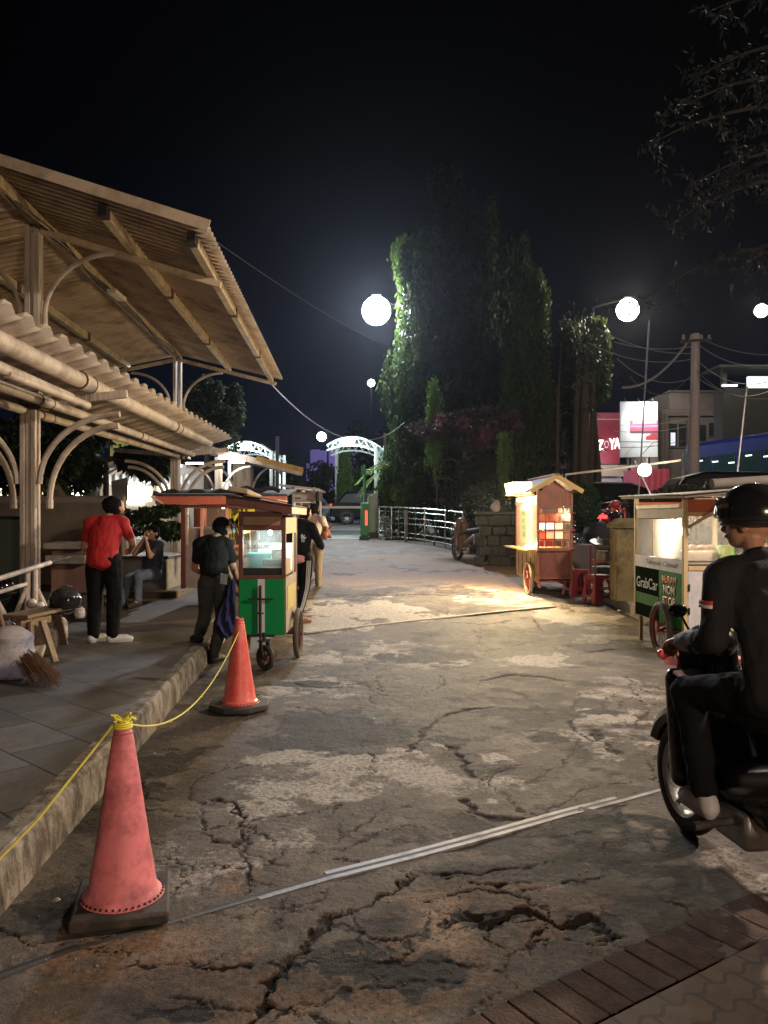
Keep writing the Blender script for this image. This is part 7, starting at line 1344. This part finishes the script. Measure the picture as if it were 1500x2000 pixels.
# ---------------- VEHICLES ----------------
def car(label, loc, rz, bodym, taxi=False, tail=True, group='cars on the street'):
    t_ = thing('parked_car', label, 'car', loc, rz, group); Lh, Wd = 2.3, .90
    prof = [(-2.28, .42), (-2.3, .80), (-2.2, 1.02), (-1.95, 1.12), (-1.55, 1.62), (-1.1, 1.74), (.25, 1.72), (.75, 1.55), (1.15, 1.12), (1.95, .98), (2.25, .78), (2.3, .42), (1.85, .32), (-1.85, .32)]
    rings = []
    for yy, ins, sh_ in ((-Wd, .0, .14), (-Wd*.93, .0, 0), (Wd*.93, 0, 0), (Wd, 0, .14)):
        rings.append([V3(x*(1-.02*(abs(yy) == Wd)), yy*(1-.16*max(0, (z-1.0)/.7)), z-(.03 if abs(yy) == Wd and z > 1.6 else 0)) for x, z in prof])
    mb = MB(); mb.loft(rings); mb.build('body', bodym, t_, bev=.04)
    GL = mat('car_glass', (.006, .008, .008), .4, var=0, bump=0, spec=.12)
    for sg in (-1, 1):
        mb = MB(); q_ = [(-1.80, 1.14), (-1.48, 1.55), (-.45, 1.62), (-.45, 1.12)]; mb.prism([(x, sg*(Wd*(1-.16*max(0, (z-1)/.7))+.004), z) for x, z in q_], (0, sg*.006, 0)); mb.build('window', GL, t_)
        mb = MB(); q_ = [(-.38, 1.12), (-.38, 1.62), (.25, 1.60), (.62, 1.48), (1.0, 1.12)]; mb.prism([(x, sg*(Wd*(1-.16*max(0, (z-1)/.7))+.004), z) for x, z in q_], (0, sg*.006, 0)); mb.build('window', GL, t_)
        for x in (-1.42, 1.42):
            mb = MB(); mb.torus((x, sg*.84, .34), .26, .085, 'Y', 28, 10); w_ = mb.build('wheel', BLACKRUB, t_); mb = MB(); mb.cyl((x, sg*.80, .34), (x, sg*.90, .34), .09)
            for k in range(6): a = 2*pi*k/6; mb.beam((x, sg*.88, .34), (x+.19*cos(a), sg*.88, .34+.19*sin(a)), .05, .03, (0, 1, 0))
            mb.build('rim', STEEL, w_)
            mb = MB(); mb.torus((x, sg*.885, .34), .37, .035, 'Y', 16, 6, 0, pi); mb.build('wheel_arch', BLACKMATTE, t_)
        mb = MB(); mb.box((-2.22, sg*.72, .98), (.12, .26, .16)); mb.build('tail_light', emit('tail_dim', (1, .03, .03), 1.4) if tail else mat('red_lens', (.35, .02, .02), .2), t_, bev=.02)
        mb = MB(); mb.box((2.18, sg*.68, .76), (.16, .30, .12)); mb.build('headlight', CHROME, t_, bev=.02); mb = MB(); mb.ball((.95, sg*1.0, 1.12), (.06, .09, .06)); mb.build('mirror', bodym, t_)
    mb = MB(); mb.prism([(-1.97, -.70, 1.15), (-1.60, -.60, 1.58), (-1.60, .60, 1.58), (-1.97, .70, 1.15)], (-.012, 0, .008)); mb.build('rear_window', GL, t_); mb = MB(); mb.prism([(1.13, -.72, 1.15), (.78, -.62, 1.53), (.78, .62, 1.53), (1.13, .72, 1.15)], (.012, 0, .008)); mb.build('windscreen', GL, t_)
    mb = MB(); mb.box((-2.30, 0, .62), (.03, .46, .13)); mb.build('number_plate', mat('plate', (.3, .3, .3), .5), t_)
    if taxi: mb = MB(); mb.box((-.3, 0, 1.82), (.24, .7, .16)); mb.build('roof_sign', emit('taxi_sign', (1, .75, .2), .8), t_, bev=.03)
    return t_
CARB = mat('car_black', (.003, .0035, .0035), .5, 0, spec=.08, var=.1, bump=0)
car('large black car parked behind the white barrier boom', (PX(730, 42), 42, gz(42)), radians(2), CARB); car('dark car with a small yellow roof sign left of the black one', (PX(600, 45), 45.5, gz(45)), radians(4), mat('car_dark', (.05, .055, .06), .2, .3, bump=0), taxi=True)
car('dark car passing behind the round bush on the lit street', (PX(1200, 25), 25, gz(25)+.2), radians(4), CARB, tail=False); car('black car with a pale roof edge at the right end of the hedge', (PX(1500, 17.8), 19.0, gz(19)+.45), radians(-6), CARB, tail=False)
bs = thing('city_bus', 'long dark blue bus waiting on the street behind the hedge', 'bus', (PX(1470, 28), 28, gz(28))); BLU = mat('bus_blue', (.006, .014, .11), .3, .1, var=.15, bump=0); zb0, zb1 = .35, 3.62
bs.location = (PX(1336, 33), 33, gz(33)); bs.rotation_euler = (0, 0, radians(-76)); TF[bs.name] = Matrix.Translation(bs.location) @ Matrix.Rotation(radians(-76), 4, 'Z')
mb = MB(); mb.bb(0, 10.5, 0, 2.5, zb0, zb1); mb.build('body', BLU, bs, bev=.18); BGL = mat('bus_glass', (.012, .03, .035), .1, bump=0)
mb = MB(); mb.bb(-.02, .35, -.012, .0, zb0+.2, zb1-.3); mb.build('door', mat('bus_dark_end', (.02, .022, .03), .3), bs)
for k in range(7): x = .5+k*1.4; mb = MB(); mb.bb(x, x+1.30, -.03, .02, 1.95, 3.0); mb.build('window', BGL, bs, bev=.02)
for k in range(7): x = 1.1+k*.95; mb = MB(); mb.box((x, -.035, 2.85-.1*(k % 3)), (.35, .006, .05)); mb.build('cabin_light', emit('cabin_light', (.9, .95, 1), 1.2), bs)
mb = MB(); mb.bb(-.06, -.01, -.05, .05, .4, 3.2); mb.build('edge_trim', CHROME, bs)
for x in (2, 8):
    mb = MB(); mb.cyl((x, -.01, .48), (x, .3, .48), .48, n=28); mb.build('wheel', BLACKRUB, bs)
tk = thing('red_container', 'pinkish red box container lit beside the bare bulb across the street', 'container', (PX(1290, 34), 34, 1.1)); mb = MB(); mb.bb(PX(1245, 34), PX(1307, 34), 34, 36, gz(34)+.6, PZ(916, 34)); mb.build('box', mat('pinkish_red', (.42, .06, .09), .5, var=.1), tk, world=True)
for x in (1250, 1262, 1274, 1286, 1298): mb = MB(); mb.bb(PX(x, 34), PX(x, 34)+.05, 33.95, 33.99, gz(34)+.65, PZ(918, 34)); mb.build('rib', mat('pinkish_red', (.42, .06, .09), .5), tk, world=True)
for x in (PX(1255, 34), PX(1297, 34)): mb = MB(); mb.cyl((x, 33.9, gz(34)+.35), (x, 34.2, gz(34)+.35), .35, n=20); mb.build('wheel', BLACKRUB, tk, world=True)
# ---------------- BUILDINGS right ----------------
zb = thing('red_sign_building', 'shop building with a large dark red wall sign and glowing white letters', 'building', (PX(1190, 46), 46, 1.3)); Yz = 46
def rb(nm, m, a, c_, y0, y1, Y, par, d=.1, bev=0): mb = MB(); mb.bb(PX(a, Y), PX(c_, Y), Y, Y+d, PZ(y1, Y), PZ(y0, Y)); return mb.build(nm, m, par, world=True, bev=bev)
rb('wall', mat('dim_plaster', (.12, .10, .10), .8), 1010, 1213, 925, 975, Yz+.2, zb, 6); rb('sign_panel', mat('crimson_panel', (.24, .018, .04), .5, var=.12), 1140, 1210.5, 806, 906, Yz, zb, 6)
rb('sign_trim', mat('pink_trim', (.55, .3, .32), .5), 1140, 1210.5, 818, 819.5, Yz-.04, zb, .03)
for k, (ch, x) in enumerate((('Z', 1172), ('O', 1184), ('Y', 1195), ('A', 1205))):
    s = .36 if k else .40; o = text('sign_letter', ch, s if k != 1 else .26, .62 if k != 1 else .42, emit('white_letter' if k != 1 else 'grey_letter', (1, .97, .98) if k != 1 else (.7, .45, .5), 3.2 if k != 1 else .5), zb, (PX(x, Yz)-PX(1190, 46), -.05, PZ(868-(k-1)*1.0 if k else 870, Yz)-1.3), extr=.03, bold=.02 if k != 1 else 0)
rb('stone_front', mat('stone_front', (.28, .23, .19), .8, var=.4, scale=4), 1158, 1245, 908, 930, Yz-.1, zb, .2)
for a, c_, y0, y1, mm in ((1156, 1170, 932, 955, LITC), (1219, 1238, 925, 955, LITC), (1172, 1216, 935, 955, mat('dim_shopfront', (.25, .22, .23), .6)), (1112, 1118, 934, 952, LITC), (1142, 1146, 930, 952, LITC), (1020, 1034, 935, 950, LITC), (1060, 1080, 930, 948, GOODS), (1098, 1106, 938, 952, LITW)): rb('lit_window', mm, a, c_, y0, y1, Yz-.15, zb, .04)
for px, py, w, h, cc in ((1108, 878, 12, 7, (.9, .9, 1)), (1107, 893, 14, 5, (.9, .85, 1)), (1105, 886, 16, 1.5, (.25, .2, 1))): mb = MB(); mb.box(P(px, py, 45.7), (w/F*46, .08, h/F*46)); mb.build('lit_sign', emit('sign%d' % py, cc, 3), zb, world=True, bev=.03)
light('POINT', P(1190, 900, 44), 160, (1, .9, .9), .3)
bb_ = thing('billboard', 'tall billboard glowing white at the top with red and lilac bands below', 'billboard', (PX(1248, 40), 40, 1.2)); Yl = 40
rb('panel', mat('billboard_white', (.62, .64, .64), .5, var=.08), 1212, 1285, 784, 893, Yl, bb_, .15, bev=.02)
for nm, cc, a, c_, y0, y1 in (('red_band', (.62, .10, .16), 1230, 1285, 821, 829), ('pale_lettering', (.8, .6, .66), 1236, 1282, 823, 827), ('lilac_band', (.32, .28, .55), 1230, 1285, 829.5, 834), ('red_band', (.62, .09, .12), 1230, 1285, 834.5, 841), ('grey_band', (.16, .07, .09), 1231, 1285, 841.5, 846), ('dark_line', (.2, .2, .2), 1212, 1285, 862, 863.2)): rb(nm, mat(nm, cc, .5, bump=0), a, c_, y0, y1, Yl-.02-(.012 if 'lett' in nm else 0), bb_, .012)
mb = MB(); mb.prism([P(px, py, Yl-.03) for px, py in ((1262, 858), (1262, 852), (1268, 850), (1272, 847), (1284, 847), (1285, 858))], (0, .02, 0)); mb.build('car_picture', mat('billboard_car', (.45, .06, .08), .4), bb_, world=True)
mb = MB()
for (a, b_) in (((1219, 890), (1240, 866)), ((1250, 889), (1276, 862))): mb.beam(P(*a, Yl-.03), P(*b_, Yl-.03), .03, .02, (0, 1, 0))
mb.build('lane_marking', WH, bb_, world=True)
for x in (1222, 1248, 1275): mb = MB(); mb.tube([P(x, 784, Yl), P(x-2, 778, Yl-.7), P(x, 781, Yl-1.2)], .03); mb.build('lamp_arm', DARKMETAL, bb_, world=True)
rb('support', DARKMETAL, 1228, 1232, 893, 960, Yl+.05, bb_, .2); rb('support', DARKMETAL, 1266, 1270, 893, 960, Yl+.05, bb_, .2)
for x in (1262, 1278): l = light('SPOT', P(x, 772, Yl-1.5), 240 if x > 1250 else 120, (1, 1, 1), .1, spot=95); aim(l, P(x, 812, Yl))
BB2 = mat('dim_brown_wall', (.13, .10, .08), .85, var=.2, scale=1.5, grime=(.08, .06, .05), gamt=.6); b2 = thing('old_shophouse', 'dim brown two-storey shophouse with small lit window and stepped parapet', 'building', (PX(1345, 42), 42, 1.25)); Yh = 42
rb('wall', BB2, 1286, 1420, 800, 975, Yh, b2, 6); rb('parapet', BB2, 1308, 1404, 762, 799.5, Yh, b2, 4); rb('parapet_step', mat('dim_brown_trim', (.12, .09, .07), .8), 1300, 1412, 808, 812, Yh-.3, b2, .29); rb('cornice', mat('dim_brown_trim', (.12, .09, .07), .8), 1306, 1406, 762, 766, Yh-.2, b2, .19)
rb('pilaster', mat('dim_brown_trim', (.12, .09, .07), .8), 1300, 1306, 812.5, 945, Yh-.2, b2, .19); rb('pilaster', mat('dim_brown_trim', (.12, .09, .07), .8), 1344, 1350, 812.5, 945, Yh-.2, b2, .19)
for a, c_, y0, y1, mm in ((1308, 1322, 828, 872, mat('dark_pane', (.02, .02, .02), .2)), (1326, 1340, 828, 872, mat('dark_pane', (.02, .02, .02), .2)), (1385, 1400, 826, 852, mat('dark_pane', (.02, .02, .02), .2)), (1362, 1378, 830, 862, mat('dark_pane', (.02, .02, .02), .2))):
    o = rb('window', mm, a, c_, y0, y1, Yh-.04, b2, .03)
    rb('window_frame', mat('dim_brown_trim', (.12, .09, .07), .8), a-1, c_+1, y1+.2, y1+2, Yh-.12, b2, .11)
rb('lit_pane', emit('dim_lit_pane', (.75, .8, .9), .5), 1310, 1319, 845, 870, Yh-.06, b2, .015)
b3 = thing('dark_office_block', 'dark modern block at the right with a bright lit upper ceiling', 'building', (PX(1470, 36), 36, 1.15)); Yq = 36
rb('wall', mat('dark_block_wall', (.012, .011, .010), .8, var=.2), 1412, 1640, 758, 975, Yq, b3, 1.0); rb('roof_slab', mat('dark_block_wall', (.012, .011, .010), .8), 1405, 1640, 712, 716, Yq-.6, b3, 2); rb('lit_ceiling', emit('lit_ceiling', (.85, 1, .95), .9), 1462, 1600, 735, 757.5, Yq+.1, b3, .2); rb('tube_lamp', emit('office_tube', (.9, 1, 1), 7), 1412, 1440, 751, 754, Yq-.3, b3, .1)
rb('column', mat('dark_block_wall', (.012, .011, .010), .8), 1412, 1420, 716.5, 757.5, Yq-.2, b3, .3)
# purple lit building
pb = thing('purple_lit_building', 'far building glowing dim purple beyond the gate', 'building', (PX(630, 90), 90, 1.35)); PUR = mat('lilac_wall', (.34, .29, .48), .8, var=.15); Yp_ = 88
rb('wall', PUR, 606, 700, 880, 975, Yp_, pb, 8); rb('upper_block', PUR, 608, 624, 878, 879.8, Yp_, pb, 7); rb('wing', PUR, 598, 605.8, 905, 975, Yp_+.5, pb, 7)
for k in range(6): rb('window', mat('dark_pane', (.02, .02, .02), .2), 612+14*k, 620+14*k, 925, 935, Yp_-.05, pb, .04)
light('POINT', P(640, 890, 80), 1000, (.55, .45, 1), .5)  # violet light added in front of the far building to tint it
# poles and wires
up_ = thing('utility_pole', 'thick weathered concrete utility pole carrying tangled wires', 'utility pole', (PX(1357, 20), 20, gz(20))); q = P(1359, 652, 20); mb = MB(); mb.tube([(PX(1353, 20), 20, gz(20)), q], [.16, .10], 14); mb.build('pole', mat('pole_concrete', (.30, .27, .30), .8, var=.25, grime=(.5, .35, .15), gscale=1.2, gamt=.5), up_, world=True)
mb = MB(); mb.beam(P(1330, 668, 19.9), P(1390, 662, 19.9), .06, .06); mb.build('cross_arm', DARKMETAL, up_, world=True)
for x in (1335, 1350, 1370, 1385): mb = MB(); mb.lathe([(.03, 0), (.045, .03), (.03, .06), (.04, .09), (.02, .12)], P(x, 663, 19.9), 10); mb.build('insulator', mat('insulator', (.3, .25, .22), .3), up_, world=True)
for (a, b_, nm, lb) in (((1240, 945), (1268, 625), .02, 'slim pale leaning pole in front of the billboard'), ((1422, 945), (1459, 755), .035, 'slim leaning pole crossing in front of the blue bus')):
    Yk = 20.5; mb = MB(); pa = P(*a, Yk); pa.z = gz(Yk); mb.tube([pa, P(*b_, Yk)], nm, 8); tag(mb.build('leaning_pole', STEEL, None, world=True, loc=pa), lb, 'pole')
WIRE = mat('wire', (.05, .05, .05), .6); LW = mat('pale_cable', (.22, .21, .21), .5)
def wire(label, a, b_, sag, r=.012, m=WIRE, Ya=20, Yb=20, fz_=None):
    A = P(*a, Ya); B = P(*b_, Yb); mb = MB(); mb.tube([A.lerp(B, i/16)-V3(0, 0, sag*4*(i/16)*(1-i/16)) for i in range(17)], r, 5); tag(mb.build('overhead_wire', m, None, world=True, loc=A), label, 'wire', 'overhead wires')
wire('pale thick cable bundle rising to the utility pole', (1215, 757), (1352, 655), .35, .03, LW); wire('upper wire running from the weeping tree to the utility pole', (1150, 670), (1358, 700), .25, .008, LW); wire('lower wire drooping in a deep curve before the utility pole', (1230, 735), (1358, 720), .55, .012)
wire('wire leading from the utility pole off to the right', (1358, 668), (1540, 705), .3, .010, LW, 20, 16); wire('second wire leading right from the utility pole below the first', (1358, 700), (1540, 730), .4, .010, LW, 20, 16); wire('third lowest wire leading right from the utility pole', (1358, 720), (1540, 742), .5, .010, WIRE, 20, 16)
wire('wire sagging from the shelter roof corner towards the trees', (525, 745), (790, 825), .9, .010, LW, 17, 26); wire('faint wire crossing the dark sky from the roof to the trees', (412, 465), (850, 700), .3, .003, WIRE, 8, 26)
wire('pair of street wires across the billboard foot', (1160, 905), (1345, 893), .15, .012, WIRE, 30, 30); wire('upper street wire crossing the grey billboard', (1160, 868), (1345, 858), .2, .012, WIRE, 30, 30)
wire('thin cable dangling from the pole top beside the pale bundle', (1268, 625), (1262, 730), .0, .008, WIRE)
for k_, (a_, b_, s_) in enumerate((((1165, 640), (1357, 690), .2), ((1200, 668), (1357, 676), .12), ((1205, 700), (1357, 735), .35), ((1357, 735), (1540, 770), .3), ((1357, 655), (1540, 690), .2), ((1210, 830), (1345, 818), .1), ((1200, 842), (1345, 832), .12))):
    wire('%s thin street wire near the utility pole, one of a tangled set' % ('topmost', 'second', 'third', 'lowest right-hand', 'topmost right-hand', 'lower billboard-crossing', 'lowest billboard-crossing')[k_], a_, b_, s_, .009, LW, 20 if k_ < 5 else 30, 20 if k_ < 5 else 30)
# litter
def litter(label, px, py, s, col, seed, em=False):
    q = G(px, py); mb = MB(); n = 10; rnd = random.Random(seed); pts = [V3(s*rnd.uniform(.5, 1)*cos(2*pi*k/n), s*.7*rnd.uniform(.5, 1)*sin(2*pi*k/n), 0) for k in range(n)]; mb.add([V3(0, 0, s*.35)]+pts+[p*.6+V3(0, 0, s*rnd.uniform(.15, .4)) for p in pts], [(1+k, 1+(k+1) % n, 11+(k+1) % n, 11+k) for k in range(n)]+[(0, 11+k, 11+(k+1) % n) for k in range(n)])
    tag(mb.build('litter', mat('litter%d' % seed, col, .4), None, loc=(q.x, q.y, gz(q.y)+.015)), label, 'litter', 'scraps of litter on the road')
litter('crumpled clear plastic bag lying against the ledge beside the green printed cart', 1262, 1220, .10, (.55, .5, .48), 1); litter('tiny turquoise scrap lying alone in the middle of the road', 730, 1407, .018, (.2, .8, .9), 2); litter('small white scrap near the two red stools', 1210, 1195, .05, (.6, .55, .5), 3)
litter('white scrap on the road just before the drain slot end', 1300, 1534, .025, (.7, .62, .58), 4); litter('small pale scrap between the kerb and the pink cone', 302, 1476, .012, (.6, .6, .55), 5); litter('white scrap on the ground under the wooden cart lamp', 838, 1100, .03, (.6, .6, .55), 6)
litter('pale scrap on the ground left of the pink cone base', 110, 1765, .025, (.35, .3, .27), 7)
# ---------------- added lamps out of view, standing in for warm light on the near road ----------------
sl = thing('added_lamp', 'added unseen low warm lamp on a short post behind the viewer, lighting the near road', 'lamp', (2.4, -3.2, 0))
mb = MB(); mb.cyl((2.4, -3.2, 0), (2.4, -3.2, 2.3), .05); mb.build('pole', STEEL, sl, world=True)
mb = MB(); mb.cyl((2.4, -3.2, 2.62), (2.4, -3.2, 2.66), .17); mb.build('head', DARKMETAL, sl, world=True); mb = MB(); mb.ball((2.4, -3.2, 2.45), .14, 20, 14); mb.build('globe', emit('added_lamp_glow', (1, .72, .45), 30), sl, world=True)
light('POINT', (2.4, -2.95, 2.45), 800, (1, .72, .51), .15)  # kept low so its grazing light shows the roof corrugation
sl = thing('street_lamp', 'added unseen warm lamp on a steel pole standing outside the view at the right', 'street lamp', (7.6, 5.2, 0))  # second added lamp, lights the road from the right
mb = MB(); mb.cyl((7.6, 5.2, 0), (7.6, 5.2, 5.0), .06); mb.tube([(7.6, 5.2, 5.0), (7.3, 5.2, 5.3), (6.8, 5.2, 5.35)], .04); mb.build('pole', STEEL, sl, world=True)
mb = MB(); mb.box((6.6, 5.2, 5.32), (.5, .25, .1)); mb.build('head', DARKMETAL, sl, world=True); mb = MB(); mb.box((6.6, 5.2, 5.25), (.4, .18, .03)); mb.build('lens', emit('added_lamp_glow', (1, .72, .45), 30), sl, world=True)
light('POINT', (6.5, 5.2, 5.1), 2300, (1, .80, .64), .2)
# added haze volume, gives the lamps a halo like lens bloom
hz = MB(); hz.bb(-70, 70, -14, 130, -2, 15.6); m_ = bpy.data.materials.new('bloom_haze'); m_.use_nodes = True; N_ = m_.node_tree.nodes; N_.remove(N_['Principled BSDF']); pvn = N_.new('ShaderNodeVolumePrincipled'); pvn.inputs['Color'].default_value = (.72, .82, 1, 1); pvn.inputs['Density'].default_value = HAZE; pvn.inputs['Anisotropy'].default_value = .82
m_.node_tree.links.new(pvn.outputs[0], N_['Material Output'].inputs['Volume']); tag(hz.build('haze', m_, None), kind='stuff')
